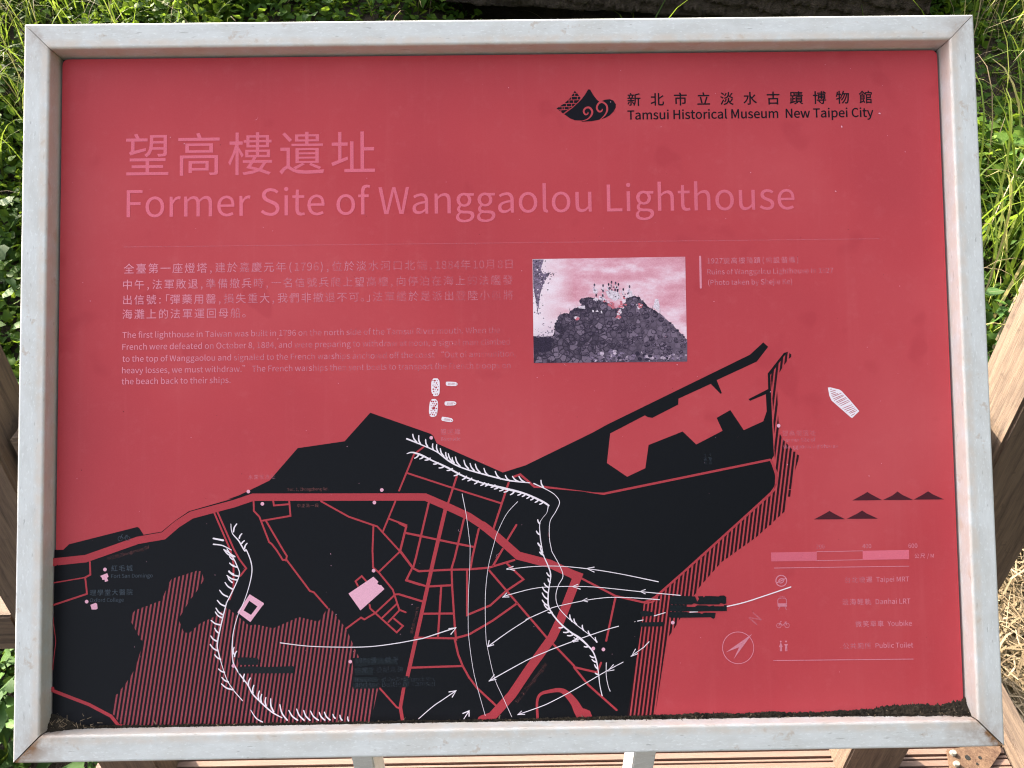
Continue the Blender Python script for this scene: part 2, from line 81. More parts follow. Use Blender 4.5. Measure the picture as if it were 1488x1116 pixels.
RULES = [[0.72,[[355.1,-202.88],[408.11,-202.63]]],[0.72,[[354.77,-213.01],[407.75,-212.75]]],[0.8,[[305.45,-220.69],[460.88,-220.94]]],[0.88,[[301.67,-325.37],[461.74,-326.25]]],[0.72,[[-442.58,161.29],[440.81,160.05]]],[2.4,[[229.29,141.5],[229.17,104.98]]]]
COMPASS_C = [261.39,-310.35]
COMPASS_R = 17.88
NEEDLE = [[277.74,-294.95],[255.95,-322.98],[262.47,-309.74],[247.05,-315.33]]
ICON = [[313.11,-235.33],[313.41,-260.54],[313.51,-285.06],[313.41,-309.29],[-439.83,-175.02],[232.2,-95.06]]
PXMM = 0.7984
BARREL = [[-81.75,-7.11],[-84.33,-31.2]]
DINGHY = [[-63.02,-3.75],[-64.66,-26.37],[-68.54,-44.99]]
BOAT = [[374.13,-13.92],[376.9,-13.71],[387.39,-16.36],[390.34,-18.41],[400.27,-29.85],[409.92,-41.77],[401.34,-49.67],[399.61,-48.9],[386.2,-36.68],[377.9,-29.04],[375.57,-23.49]]
BOATLINES = [[[376.73,-15.97],[378.85,-15.74]],[[376.99,-18.73],[383.34,-17.06]],[[377.66,-21.25],[383.26,-19.32]],[[378.1,-23.02],[385.73,-20.86]],[[378.53,-25.13],[389.77,-20.57]],[[379.72,-27.31],[391.71,-22.7]],[[380.92,-28.98],[392.69,-23.47]],[[382.61,-31.11],[394.88,-25.51]],[[384.08,-32.24],[395.6,-26.77]],[[386.05,-33.67],[398.04,-28.82]],[[388.26,-35.3],[399.0,-30.33]],[[390.41,-38.49],[401.63,-34.13]],[[392.37,-40.18],[403.07,-36.16]],[[394.07,-41.8],[404.77,-37.94]],[[397.54,-43.36],[405.73,-39.46]],[[398.76,-44.38],[407.18,-40.98]],[[400.18,-46.9],[404.54,-44.46]]]
PEAKS = [[[398.15,-144.83],[411.34,-137.99],[415.94,-135.27],[420.34,-138.13],[432.49,-144.78]],[[433.62,-144.79],[445.07,-139.6],[450.87,-135.22],[456.36,-139.21],[468.53,-145.19]],[[469.44,-144.87],[480.6,-139.0],[486.38,-135.51],[491.87,-139.17],[504.6,-145.16]],[[353.02,-165.89],[365.59,-159.62],[371.32,-156.37],[376.82,-159.79],[388.98,-166.09]],[[391.01,-165.79],[403.82,-159.63],[409.22,-156.48],[413.94,-159.78],[426.99,-166.1]]]
LOGO_HILL = [[73.05,313.14],[82.68,320.15],[93.24,330.16],[98.28,336.78],[101.67,342.32],[102.77,342.86],[104.4,341.95],[108.1,335.22],[111.83,330.17],[115.06,327.13],[118.37,328.65],[121.68,330.06],[127.16,330.56],[131.5,328.84],[134.14,324.35],[134.06,320.46],[131.23,315.49],[126.77,311.09],[120.69,307.82],[113.55,305.91],[104.78,304.34],[92.76,303.81],[96.61,305.1],[85.7,305.67],[80.27,307.73]]
LOGO_BRICK = [[86.0,341.27],[92.74,332.61],[89.93,328.19],[82.7,321.6],[76.63,317.77],[71.64,313.94],[64.1,320.14],[73.49,326.15],[80.71,332.75]]
PH_QUAD = [[33.04,141.04],[211.82,141.67],[211.12,18.52],[32.47,19.25]]
PH_MOUND = [[32.47,19.25],[32.63,29.34],[52.05,32.96],[55.53,48.47],[59.05,65.3],[63.73,74.34],[68.95,76.88],[76.69,75.47],[76.1,78.73],[81.99,81.91],[85.87,81.86],[89.83,85.72],[88.25,91.6],[91.28,94.17],[97.78,95.39],[104.24,94.0],[110.67,91.31],[117.11,89.01],[123.53,85.93],[128.61,80.65],[135.09,80.57],[139.1,86.38],[142.46,92.2],[145.77,95.16],[150.98,96.01],[156.13,94.24],[160.57,89.75],[164.99,84.09],[172.03,80.09],[180.35,75.16],[191.78,64.86],[203.16,53.01],[211.74,43.8],[211.12,18.52]]
PH_DARK = [[32.57,50.72],[43.93,49.92],[55.57,50.41],[52.02,31.02],[32.63,29.34]]
PH_TREE = [[33.29,140.64],[46.01,140.48],[42.58,128.75],[45.09,123.48],[54.21,125.33],[48.23,116.91],[44.9,111.08],[40.8,98.08],[39.56,85.07],[37.63,77.28],[36.78,89.01],[34.98,98.16],[33.43,107.31]]
PH_LIGHT = [[79.58,19.65],[91.31,25.31],[101.7,28.41],[114.68,31.48],[127.67,34.54],[140.53,31.13],[148.22,27.79],[161.26,32.8],[170.23,28.79],[176.57,23.52],[192.18,27.2],[211.42,30.83],[211.12,18.39],[79.58,19.26]]
PH_HEADS = [[104.8,109.65],[114.9,108.87],[121.42,110.09],[124.84,112.66],[129.62,111.56],[132.84,109.95],[121.97,105.52],[128.82,103.73],[138.43,104.0],[145.76,107.17],[114.78,102.61],[106.64,97.49],[114.41,97.13],[131.64,102.39]]
PH_BODIES = [[[103.83,106.4],[108.33,104.39],[108.24,99.82],[105.64,99.2],[103.08,101.19]],[[110.14,97.19],[115.92,94.5],[118.46,91.86],[115.84,90.59],[110.03,91.97]],[[117.37,102.31],[123.88,103.53],[132.91,100.81],[135.37,94.25],[128.81,90.42],[121.11,94.44]],[[142.69,103.29],[148.51,101.91],[149.02,95.38],[144.46,94.79]],[[102.93,93.37],[108.14,94.6],[108.73,91.34],[103.54,91.4]],[[172.72,82.03],[175.55,92.43],[178.8,92.39],[180.56,84.54],[179.77,78.03]],[[85.28,85.12],[93.07,85.68],[93.64,81.76],[85.88,82.51]],[[101.39,80.36],[103.33,80.33],[103.93,77.72],[101.99,77.75]],[[105.24,78.35],[107.87,80.27],[109.12,77.91]],[[111.47,78.92],[112.78,79.56],[113.62,76.29],[111.93,76.31]]]
PH_RED = [[[128.58,79.35],[135.07,79.92],[136.28,75.35],[135.53,70.8],[130.32,69.31],[128.44,72.19]],[[136.72,96.84],[141.23,95.48],[141.64,83.74],[136.4,81.2],[131.27,83.88],[131.97,86.47]],[[115.84,90.59],[124.89,89.17],[128.67,83.91],[126.03,81.34],[119.65,86.63]],[[153.36,86.19],[158.6,88.73],[160.43,83.5],[155.84,80.95]],[[81.16,71.77],[85.69,72.1],[85.0,69.51],[82.41,69.15]]]
TEXT = {"title_text":[["望高樓遺址",-441.81,-150.3,249.11,"cjkT"],["Former Site of Wanggaolou Lighthouse",-440.52,342.24,196.37,"lat"]],"museum_name":[["新北市立淡水古蹟博物館",148.17,437.76,323.47,"cjkS"],["Tamsui Historical Museum  New Taipei City",147.81,438.75,305.9,"lat"]],"body_text":[["全臺第一座燈塔,建於嘉慶元年(1796),位於淡水河口北端,1884年10月8日",-443.1,9.65,130.91,"cjk"],["中午,法軍敗退,準備撤兵時,一名信號兵爬上望高樓,向停泊在海上的法艦發",-443.72,9.38,112.33,"cjk"],["出信號:「彈藥用罄,損失重大,我們非撤退不可。」法軍艦於是派出登陸小艇將",-443.55,9.94,94.56,"cjk"],["海灘上的法軍運回母船。",-444.18,-301.49,77.68,"cjk"],["The first lighthouse in Taiwan was built in 1796 on the north side of the Tamsui River mouth. When the",-443.97,-5.84,54.8,"lat"],["French were defeated on October 8, 1884, and were preparing to withdraw at noon, a signal man climbed",-443.83,5.18,41.05,"lat"],["to the top of Wanggaolou and signaled to the French warships anchored off the coast “Out of ammunition,",-443.7,12.18,27.07,"lat"],["heavy losses, we must withdraw.” The French warships then sent boats to transport the French troops on",-443.97,5.6,13.71,"lat"],["the beach back to their ships.",-444.23,-318.8,0.94,"lat"]],"photo_caption":[["1927望高樓殘蹟(柯設偕攝)",237.73,344.35,133.4,"cjk"],["Ruins of Wanggalou Lighthouse in 1927",237.39,385.16,120.35,"lat"],["(Photo taken by Shejie Ke)",237.87,336.29,107.88,"lat"]],"legend_text":[["台北捷運  Taipei MRT",386.62,460.45,-238.25,"cjk"],["淡海輕軌  Danhai LRT",382.59,461.06,-263.44,"cjk"],["微笑單車  Youbike",396.77,461.69,-288.51,"cjk"],["公共廁所  Public Toilet",381.68,462.33,-313.1,"cjk"],["200",354.56,364.09,-199.24,"lat"],["400",407.82,418.16,-199.65,"lat"],["600",461.12,471.47,-200.06,"lat"],["公尺 / M",467.83,490.13,-211.64,"cjk"]],"map_label_pink":[["望高樓遺址",319.6,358.0,-69.01,"cjk"],["Former Site of",320.18,357.76,-76.17,"lat"],["Wanggaolou Lighthouse",319.95,383.1,-83.91,"lat"],["阻絕線",-75.79,-53.52,-61.74,"cjk"],["Blockade",-75.86,-53.6,-69.28,"lat"],["水雷營遺址",-297.92,-267.09,-110.07,"cjk"]],"map_label_grey":[["紅毛城",-453.93,-429.62,-212.37,"cjk"],["Fort San Domingo",-453.85,-406.81,-220.33,"lat"],["理學堂大醫院",-477.92,-429.38,-239.41,"cjk"],["Oxford College",-477.83,-439.48,-247.25,"lat"],["1884清法戰爭",-175.47,-126.9,-320.25,"cjk"],["滬尾之役紀念碑",-176.3,-121.49,-331.1,"cjk"],["Monument of the Sino-French War",-176.34,-85.55,-341.4,"lat"],["and the Battle of Tamsui",-176.37,-85.61,-347.57,"lat"]],"map_label_red":[["Sec. 1, Zhongzheng Rd.",-252.86,-206.22,-124.25,"lat"],["中正路一段",-241.82,-217.34,-143.13,"cjk"]]}
ROTTEXT = [["中正路 Zhongzheng Rd",[-457.98,-200.23],[-410.99,-187.67]],["Sec. 2, Zhongzheng Rd",[8.13,-368.68],[42.51,-326.05]],["新民街 Xinmin St",[-110.19,-288.79],[-102.87,-258.63]]]
SPOTS_W = [[446.27,309.71],[400.82,294.49],[390.86,217.14]]
LOGO_CUTS = [[[[92.77,304.48,0.32],[100.46,306.83,1.29],[104.92,311.34,2.15],[106.1,316.33,2.36],[102.9,320.59,2.36],[98.52,320.19,2.15],[96.05,316.44,2.15],[97.84,312.53,1.93],[100.8,313.27,1.4],[101.17,315.49,0.54]],0.0],[[[114.64,305.67,0.32],[120.76,311.16,1.5],[123.83,317.24,2.15],[122.97,323.37,2.15],[118.34,327.09,2.15],[113.71,325.36,2.15],[111.64,320.16,2.15],[113.97,316.01,2.15],[117.25,316.42,1.72],[118.18,318.97,0.86]],0.0],[[[94.37,332.04],[89.91,327.41],[82.91,321.04],[76.94,317.1],[71.96,313.16]],0.9408602150537634],[[[82.99,337.96],[89.23,338.22]],0.9408602150537634],[[[79.64,334.21],[92.01,334.4]],0.9408602150537634],[[[76.84,330.01],[91.27,330.18]],0.9408602150537634],[[[72.39,325.83],[87.15,326.0]],0.9408602150537634],[[[66.87,322.0],[83.04,322.15]],0.9408602150537634],[[[65.71,318.34],[77.19,318.54]],0.9408602150537634],[[[85.94,337.92],[85.88,334.36]],0.9408602150537634],[[[81.83,334.18],[81.76,329.95]],0.9408602150537634],[[[88.94,334.1],[88.86,329.87]],0.9408602150537634],[[[84.49,329.92],[84.41,325.69]],0.9408602150537634],[[[79.02,329.98],[78.95,325.98]],0.9408602150537634],[[[75.89,325.79],[75.83,322.01]],0.9408602150537634],[[[82.01,325.72],[81.94,321.94]],0.9408602150537634],[[[73.2,321.92],[73.14,318.26]],0.9408602150537634],[[[78.88,321.86],[78.83,318.86]],0.9408602150537634],[[[70.69,321.95],[70.63,318.28]],0.9408602150537634],[[[69.21,318.3],[69.16,315.86]],0.9408602150537634]]
BRACKET = [[0.8958,0.0995],[0.9096,0.1535],[1.0263,0.1681],[1.0203,0.147],[0.9766,0.1096]]
BRACKET_BOLTS = [[0.9184,0.1446],[0.9151,0.1211]]
BRACKET_HOLES = [[0.9444,0.135],[0.9699,0.1345],[0.9581,0.1215]]
LEG_L = [-0.2307,-0.1998]
LEG_R = [0.1783,0.2105]
GLYPH = {" ":")o",
"(":"+,)~$2*[$K)U&~)6*l)U-W*[00)~0J(l-m(D*l(l&j",
")":"+,(K$2)^&k***l)^-m(K0J&m00(t-W)9*l(t&~&m$K",
",":"*J(3$8)D%1)l&U)W(J(y(g(H(U(3(%(G&Q(w&@)&&A(g%K&x$o",
"-":"+5&q*)*c*)*c*p&q*p",
".":"*J(t&5)H&H)[&{)H(S(t(g(D(S(1&{(D&H",
"/":"+c&M$C(6$C+S02*l02",
"0":"-Q*J&5+j&`,_)*,{+K,_-k+j/3*J/])+/3(6-k&u+K(6)*)+&` *J($)[(E)*)P(s+K)*-E)[.N*J.o+9.N+k-E+}+K+k)P+9(E",
"1":"-Q(@&B,k&B,k(4+1(4+1/O*E/O(b.v(b.;*0.;*0(4(@(4",
"2":"-Q&o&B,z&B,z(7*c(7)D(0+&)v,2+Y,V-9,<.Q+L/A*4/](p/?&k.K(E-r)0.T*).m*u.Y+G.%+V-5+2+d)x)}&o&y",
"4":"-Q+.&B,*&B,*)X-2)X-2*G,**G,*/O*z/O&V*:&V)X+.)X +.*G([*G*N-3+/.E+3.E+.,u",
"6":"-Q*b&5+q&S,d(L-%)p,h+;+{,.*i,G)l,0(w+I)8-I)}.O+$.l+f.],?.3,t.l,*/G*|/])P/5(G-k&{+8(@(})=&^ (y*Z)k+H*Y+^+I+I+v*l,))p+s(s+F(8*b&~)m(>)7)4",
"7":"-Q)T&B*Y&B*q*2+T,T,}.s,}/O&t/O&t.[+p.[*V,J)p*-",
"8":"-Q*L&5+k&N,a(8,~)>,X*]+]+K+]+P,C,>,d-M,K.W+a/A*N/Z)A/B(T.](9-T(W,J)B+`)B+[(@*h&q)D(4(9)-&N +#+i*,,3)J,f)2-T)S.P*M.q+N.J+p-H+],T *M&z)X(1(|(a(h)L))*Q)s+>*z*n+f*8,%)A+Y(B",
"9":"-Q)z&5+G&_,N)-,v+i,T-w+W/6*2/](~/>(1.E&o,}(-+W(t*e***J++*c+z+I+[)I*u(C)w(&)2(6(T(`&}(%(m&J +y,<+,+K*9+4)J+H(z,%(k,}(|-{)M.Z*3.p+).U+`-b",
":":"*J(t+a)H+t)[,L)H-#(t-8(D-#(1,L(D+t (t&5)H&H)[&{)H(S(t(g(D(S(1&{(D&H",
"B":".^(M&B+(&B,*&K,x&e-W(5-~(r.0)f.)*B-p*p-O+8-%+Q,O+a,O+f-D,G-a-P-T.:-2.n,W/5+l/I*s/O(M/O )O,%)O.a*g.a+J.]+|.O,C.9,X-r,`-D,Y,v,E,S+~,;+K,+*c,% )O(2)O+8*v+8+b+3,?+#,i*e-&*?-/)i-%)3,h(f,>(H+a(7*v(2",
"C":".J+S&5,x&P.%(D-M)$,[(B+W(,*e(:*#(b)O)E)1*?)&+K)2,V)Q-N*&.2*h.X+Z.f,T.R-<-{-o.],v/A+Y/]*J/K)J.u(`.%(2,r&}+H(2)z(_(k)H&w*F&F",
"D":".}(M&B*T&B+s&R,y(&-d(t.3*%.A+K.3,r-c-},x.m+q/@*P/O(M/O )O(4)O._*H._+K.R,:..,n-M-2,V-<+K-2*?,n)H,:(g+K(A*H(4",
"F":"-N(M&B)O&B)O*~,Y*~,Y+r)O+r)O.[-1.[-1/O(M/O",
"H":"/J(M&B)O&B)O+4-=+4-=&B.@&B.@/O-=/O-=,*)O,*)O/O(M/O",
"K":".R(M&B)O&B)O)w*t+X-A&B.N&B+S,G.+/O,w/O)Q+G)O+G)O/O(M/O",
"L":"-E(M&B-(&B-((7)O(7)O/O(M/O",
"M":"0D(M&B)F&B)F+q):.:)>.:)z,G+P(2,4(2-e,G.E.:.I.:.=+q.=&B/9&B/9/O.#/O,L+/+t)J+p)J+:+/)c/O(M/O",
"N":"/E(M&B)J&B)J+[)?.2)C.2*8,O-5&B.:&B.:/O-</O-<+:-I(a-D(a,O*C)Q/O(M/O",
"O":"/X+M&5,Z&F-W&y.?(n.j)~.y+K.j,s.?.&-W.v,Z/K+M/]*@/K)C.v([.&(1,s&}+K(1)~([(n)C&y*@&F +M(,*_(:)|(b)N)F)1*?)&+K)1,V)N-N)|.2*_.X+M.f,<.X,z.2-L-N-j,V-t+K-j*?-L)F,z(b,<(:",
"P":".E(M&B)O&B)O*X*o*X+o*b,`*|-=+M-b,3-o-,-b.%-=.d,^/1+l/H*k/O(M/O )O+I)O._*_._+J.Z,%.L,M.2,e-e,m-,,f,N,N+~,)+a+M+O*c+I",
"R":".G)O+[)O._*q._+U.Z,,.L,P.3,h-i,o-6,h,],P,4,,+s+U+b*q+[ ,x&B.+&B,$*v,]+/-0+M-R+w-i,Q-q-6-e.,-A.g,e/3+y/H+#/O(M/O(M&B)O&B)O*l*z*l",
"S":"-{*e&5+`&?,J&^,~(0-D(j-O)Q-G*2-2*a,m++,B+I+m+b*_,4)g,a)>-U)d.H*n.f+p.S,a-|-6.],2/C*n/])}/S)</8(f.j(E.4(:-N(C,o([,@(~+w)K+Z)v+F+**s,(*A,K)I,D(|,1(Z+l(A+@(2*f(,)Q(E(O)-&s(G)/&R",
"T":"-~*1&B+4&B+4.[-_.[-_/O&b/O&b.[*1.[",
"W":"1,)C&B*W&B+k,:,5.-,9.-,^,:-s&B/.&B0l/O/n/O.y+(.P(H.J(H-q+(,e/O+j/O*_+(**(H*%(H)T+((b/O&]/O",
"X":"-d&S&B([&B)k)T*K*r*O*r+4)T,G&B-S&B+0+P-D/O,=/O+5-H*[,6*W,6)x-H(n/O&b/O)v+U",
"Y":"-9)j&B*l&B*l*P-:/O,4/O+0-4*@+G*<+G)N-4(I/O&A/O)j*P",
"Z":".&&u&B-R&B-R(7)2(7-M.s-M/O(=/O(=.[,5.[&u&{",
"a":"-Y)h&5*n&L+h()+k()+s&B,d&B,d+(,]+t,G,W+~-++H-I*[-S)<-<(:,g(^,&)M,O*L,b*{,Y+@,E+T,%+`+[+c+2*A*y)=*[(V*4(/)[&~(v(+(?(@&o(c&O)4&< *&($)=(9(|(|)))H)C)j)r***]*@+c*O+c(m*r(7",
"b":".6+$&5+n&B,T&h-.(I-P)@-^*L-T+O-9,B,i,},+-F+9-S*9-=)B,b)F-i)F04(D04(D&B)3&B);&{)?&{*1&G *q((*2(4)F(a)F+q*6,M*},a+Y,W,(,<,C+m,S+4,X*K,P)[,;(z+u(M+I(1",
"c":"-#*g&5+k&G,c&z,:(^+Z(7*o(&*6(1)c(L)>(y)()W({*C)(+/)@+j)e,:*9,V*r,a,),1,W,n+o-@*n-S)w-G)/,}(P,B(*+L&w*C()):(L(E)(&f)o&A",
"d":".8*I&5+J&L,:((,=((,E&B-6&B-604,404,4-r,9,o+L-B*T-S)g-F)%,|(L,@(*+J&x*C(&):(E(E(t&f)W&A *^((*)(1)Y(K):(w)&)V(|*D))+/)?+j)b,:*2,V*e,a+L,S,4,&,4(s+J(:",
"e":"-P*m&5+v&E,k&m,J(O*w(#*<(-)g(E)@(n)&)H(w*.,}*.-%*c,x+_,],K,/-%+M-G*[-S)m-F)*,|(N,@()+K&w*C());(N(F),&f)t&A (v*p)(+P)@,$)c,H*0,^*^,e+2,^+W,H+t,%,*+Q,0*p",
"f":"*z&d,U(S,U(S&B)T&B)T,U*n,U*n-E)T-E)T.A)h/7*G/R+*/C+>00*=0A)^09)1/}(m/W(Y/$(S.B(S-E&d-@",
"g":"-Z*G#V+J#a,<#|,w$J-@%#-L%_-D&4--&X,c&s,-(%+C(+*2(+)A(<)-(g)P)M*F):+,)C+c)[,3*(,O*^,Y+C,M,),-,Y-B,Y-B-E+9-E*F-S)b-J))-1(W,d(:,-(/+E(E*H(w)h(w)d(M):(:(X(H&}(l&Y(l&T(0%w&v%3(%$Z(D$2(t#o)W#] *F)y)O*A)-+E)O,I*F,k+>,I+a+E+>*A *T$;):$U(l%@(y%p)H&B*4&:+8&:,0&+,L%O+x$^",
"h":".+(D&B)F&B)F+e*5,H+%,^+L,X+j,G+~,+,/+],3+%,3&B-4&B-4+2-.+~,u,`,T-0,$-J+B-S*9-8)B,R)F-i)F04(D04",
"i":"*G(D&B)F&B)F-E(D-E (s.[)D.m)U/>)D/j(s/z(G/j(6/>(G.m",
"j":"*G&f#_(D#g(o#~)1$I)A$|)F%_)F-E(E-E(E%_(8$k&]$M&($W%q#m (s.[)D.m)U/>)D/j(s/z(F/j(5/>(F.m",
"k":"-N(D&B)D&B)D(x*P*:,;&B-D&B++*y-,-E+{-E)H*5)D*5)D04(D04",
"l":"*P)J&5*$&=)s())`(&)F(N)F04(D04(D(T([&U",
"m":"1](D&B)F&B)F+e*3,I*u,^+?,X+[,G+p,++|+],$+%,$&B-%&B-%+e-o,I.U,^.{,X/<,G/P,+/]+]/a+%/a&B0b&B0b+20[+~0G,`0&-0/S-J.r-S-n-6,r,E,=-7+5-S*4-8)@,P)>,P)5-E(D-E",
"n":"..(D&B)F&B)F+e*5,H+%,^+L,X+j,G+~,+,/+],3+%,3&B-4&B-4+2-.+~,u,`,T-0,$-J+B-S*8-8)@,P)>,P)5-E(D-E",
"o":".**d&5+V&A,A&f,y(E-C):-P*C-C+L,y,B,A,}+V-G*d-S)q-G)+,}(N,B()+L&w*C()):(N(E)+&f)q&A *d(&*/(1)^(L)<(y)&)W({*C)&+/)<+j)^,:*/,V*d,a+>,V+j,:,0+j,F+/,M*C,F)W,0(y+j(L+>(1",
"p":".8(D#l)F#l)F%p)C&u*4&E+$&5+n&B,T&h-.(I-P)@-^*L-T+O-9,B,i,},+-F+9-S*7-<)@,a)>,a)5-E(D-E *q((*2(4)F(a)F+q*7,M*},a+Y,W,(,<,C+m,S+4,X*K,P)[,;(z+u(M+I(1",
"r":"+_(D&B)F&B)F+7*-,>*u,[+O,R+a-G+%-S*+-4)@,<)>,<)5-E(D-E",
"s":",T)y&5*e&=+A&T+j&x,&(I,/(},$)X+g*%+@*D*o*Z*>*n)G+8(~+r)<,O*.,g*q,X+O,6+|,p+1-A*--S)F-K(m-6(F,o(.,D(%+n(/+<(H*q(m*S)<*<)k***e)^+2(x*s(;)|&})#(4(4(d&c(%(d&J",
"t":"+S*:&5+E&I+3(4*O($)h(@)U)3)U,U+5,U+5-E)U-E)U/*(d/*(Y-E&^-@&^,U(T,U(T)6(Y(S(j&|),&U)X&=",
"u":".+*/&5+7&P,.(=,1(=,8&B-*&B-*-E,)-E,)),+;(@*J(**#(/)b(@)M(])B)*)>)a)>-E(<-E(<)U(B(e(V(((x&X)K&>",
"v":"-/)`&B*q&B,}-E+}-E*p)y*=(2*8(2)a)y(T-E&O-E",
"w":"0:)@&B*P&B+C*W+i,A+n,A,8*Y-,&B.A&B/{-E.}-E.-)t-g(6-b(6-;)t,@-E+A-E*F)t)}(6)x(6)W)t(a-E&^-E",
"x":",s&Q&B(W&B)F(h)~)o*()o*d(h+Y&B,d&B*e*F,U-E+P-E*h,(*7+&*2+&)W,((i-E&`-E)P*O",
"y":"-/(M#g).#p)_$0*+$X*K%2*e%o,}-E+~-E*v*%*I(@*D(@)i*%(T-E&O-E)v&A)j%s):$y(I$W&z$a&h#r",
"z":",[&f&B,>&B,>(2)#(2,5,o,5-E(*-E(*,U*v,U&f&t",
"“":"2L/u0A/`0h.d/{.<.a.S-w/1-[/e-q/v.B/e.q/7/(.v.{/3/e 2%0A1l0h0p/{0H.a0`-w1=-[1q-q2&.B1q.q1B/(1&.{1?/e",
"”":"2L)u-~*/-W+,.D+R/_+;0H*^0d**0O)t/}**/O*W/<*t/D*[.Z &i-~&~-W({.D)F/_)/0H(Q0d&y0O&h/}&y/O(L/<(h/D(O.Z",
"。":"2L)P*((_)n(&)7&m(D(&&Q(_%u)P%`*C%u*{&Q+5(D*{)7*C)n )P&8(d&V(E(D(d)1)P)O*>)1*](D*>&V",
"「":"2L.V0g.V)U/F)U/F/|2*/|2*0g",
"」":"2L+8%F+8-W*H-W*H&1&e&1&e%F",
"一":"2L&o,/&o+72#+72#,/",
"上":"2L,+0Q,+&n&v&n&v%}1u%}1u&n,{&n,{,91/,91/-*,{-*,{0Q",
"不":"2L-U,_1A)Y2#*9.3-4 (-/u(-/&-(/&+c-3)w+P&o*3(G)K*W*t,K,b,K%N-B%N-B-o../&1b/&1b/u",
"中":"2L,J0a,J.b(H.b(H)H)9)H)9*,,J*,,J%M-?%M-?*,0Q*,0Q)M1D)M1D.b-?.b-?0a )9*w)9-s,J-s,J*w 0Q*w-?*w-?-s0Q-s",
"之":"2L)y(n(|(I&t&G(Q%^)<&Z)w(%*{&E,9%u-|%j1k%t2%&l-~&X,E&b+0(.*q(?.<*|0}.-0D.R05.N(L.N(L-_/W-_--+%*+(l +z0B-..N-v.w,c0f",
"位":"2L+K._+K-p1P-p1P._ ,3,~,x(8-h(N,x-3 -a0T.5.j/%/$.M0h *{&e*{%w1z%w1z&e/_&e0n--/y-:.s&e *R0])@.4&i,5(9+E)B,e)B%N*3%N*3.$+?0G",
"信":"2L+X-9+X,U0~,U0~-9 +X+`+X*}0~*}0~+` *k.p*k./1r./1r.p -C0G.0.u.t/8.*0a +K*&+K%L,2%L,2%u0C%u0C%O1-%O1-*& ,2&X,2)C0C)C0C&X *40])-.5&c,5(2+I)7,p)7%I)}%I)}.4*x0H",
"們":"2L+^-e-5-e-5,_+^,_ +^.D+^/D-5/D-5.D 0q-e0q,_/6,_/6-e 0q.D/6.D/6/D0q/D 1:0%.S0%.S+}0q+}0q&U0V&;.j&</*%M11%[1T%w1_&T1_0% *r0%*r%N+^%N+^+}-r+}-r0% )x0[(u..&T,*&|+8)%,e)%%L)o%L)o.7*c0H",
"偕":"2L+B+[.4,J./-/,9,f,9.M.*.M.*/4,9/4,90X+K0X+K-(+<,R*|,; 1//k/H.g/H0V.[0V.[-%.o,4/c+|0~+|1g,>2#-T1?-q17,u0x,b/l,b/N,g/H-%/H.#1a/: +W+%+W%J,I%J,I%s0P%s0P%N1E%N1E+%.B+%.j+v-s,--S+% ,I(^0P(^0P&U,I&U ,I)>,I*C0P*C0P)> *>0])3.5&d,5(5+E)5,`)5%N)~%N)~-}+,0G",
"停":"2L,S-i03-i03,o,S,o +i.D+i,80|,80|.D *j+S*j)e+Q)e+Q*p11*p11)e1v)e1v+S -Z0Q.&/a*z/a*z.{1v.{1v/a.y/a.D0f +i*#+i)A-y)A-y&G-e&6,;&7,S%P.A%Y.b%r.j&E.j)A0u)A0u*# *;0_)1.7&c,7(2+G)-,[)-%M)s%M)s-s+%0I",
"備":"2L)x0a({.4&c,0(0+=)%,Y)%%N)p%N)p.4*c0L /80]/8/T-E/T-E0],W0],W/T*t/T*t.i,W.i,W-c*W-c*W,w,4,w+4+t)}++*O*H+M+,+M%N,;%N,;(2.%(2.%%e.k%e.k(20T(20T&?0H&3/^&3/t%Q1$%[1A&?1A,&,K,&-,,w1o,w1o-c0&-c0&.i1U.i1U/T0&/T0&0] -E-c-E.i/8.i/8-c .%)j.%(m,;(m,;)j .k)j0T)j0T(m.k(m .%*I,;*I,;+B.%+B .k*I.k+B0T+B0T*I",
"元":"2L(|/m(|/#0r/#0r/m &~,c&~+s*o+s*R)w)`(>&s&/(G%O*D&m+B)^+e+s-n+s-n&u-x&0.?%i/+%_0c%_1K%r1n&Z1})+15)L1*&m0]&K/4&K.i&S.`&v.`+s1m+s1m,c",
"全":"2L,n0l+J/,)]-Z&],N(6+l)S,U)S+o,M+o,M*,)Y*,)Y)C,M)C,M&R(4&R(4%i1`%i1`&R-A&R-A)C0A)C0A*,-A*,-A+o0A+o0A,V1[+h25,L/[.)-D02-U0L )V,W+D-y,u/U.T-w0?,W",
"公":"2L*y0C)_-|&v,,(a+P*J-S+o0- .f0K-w0-/R-W1C+P2(,609., )/&40$&j0i%S1X%|.v*g./*F/P(U*>(:+x*I-I,u,Q-=*~*^)n(~(m()",
"共":"2L-r)#0y%L1f%{.Y)K *~)I)b(/(%&%(b%K*G&^+r)+ (A.@(A-R*L-R*L*s&s*s&s*)1{*)1{*s/B*s/B-R1V-R1V.@/B.@/B0W.O0W.O.@+?.@+?0W*L0W*L.@ +?*s+?-R.O-R.O*s",
"兵":"2L-s(Z1*%Q1f&0.O)1 +2)2)e(&&{&)(T%L+y(` .M*=*a*=*a,t.M,t 0=0])n/|)n*=&u*=&u)P1x)P1x*=/?*=/?,t1>,t1>-a*a-a*a/:0f/s",
"出":"2L(P+/(P&-0F&-0F%N1=%N1=+/0F+/0F&y-A&y-A+o0p+o0p/a/y/a/y,^-A,^-A0`,I0`,I,^)s,^)s/`)#/`)#+o,I+o,I&y)I&y)I+/",
"北":"2L&e(c(,&s*w))*w%U+i%U+i0N*w0N*w-q((-q((-$*w-$*w)u 19.i.O,i.O0M-[0M-[(8-g&?.2%p.|%d0i%d1X%|2#&p22)L1E)q16&~0c&R/)&R.Y&_.O(7.O+u1r.%",
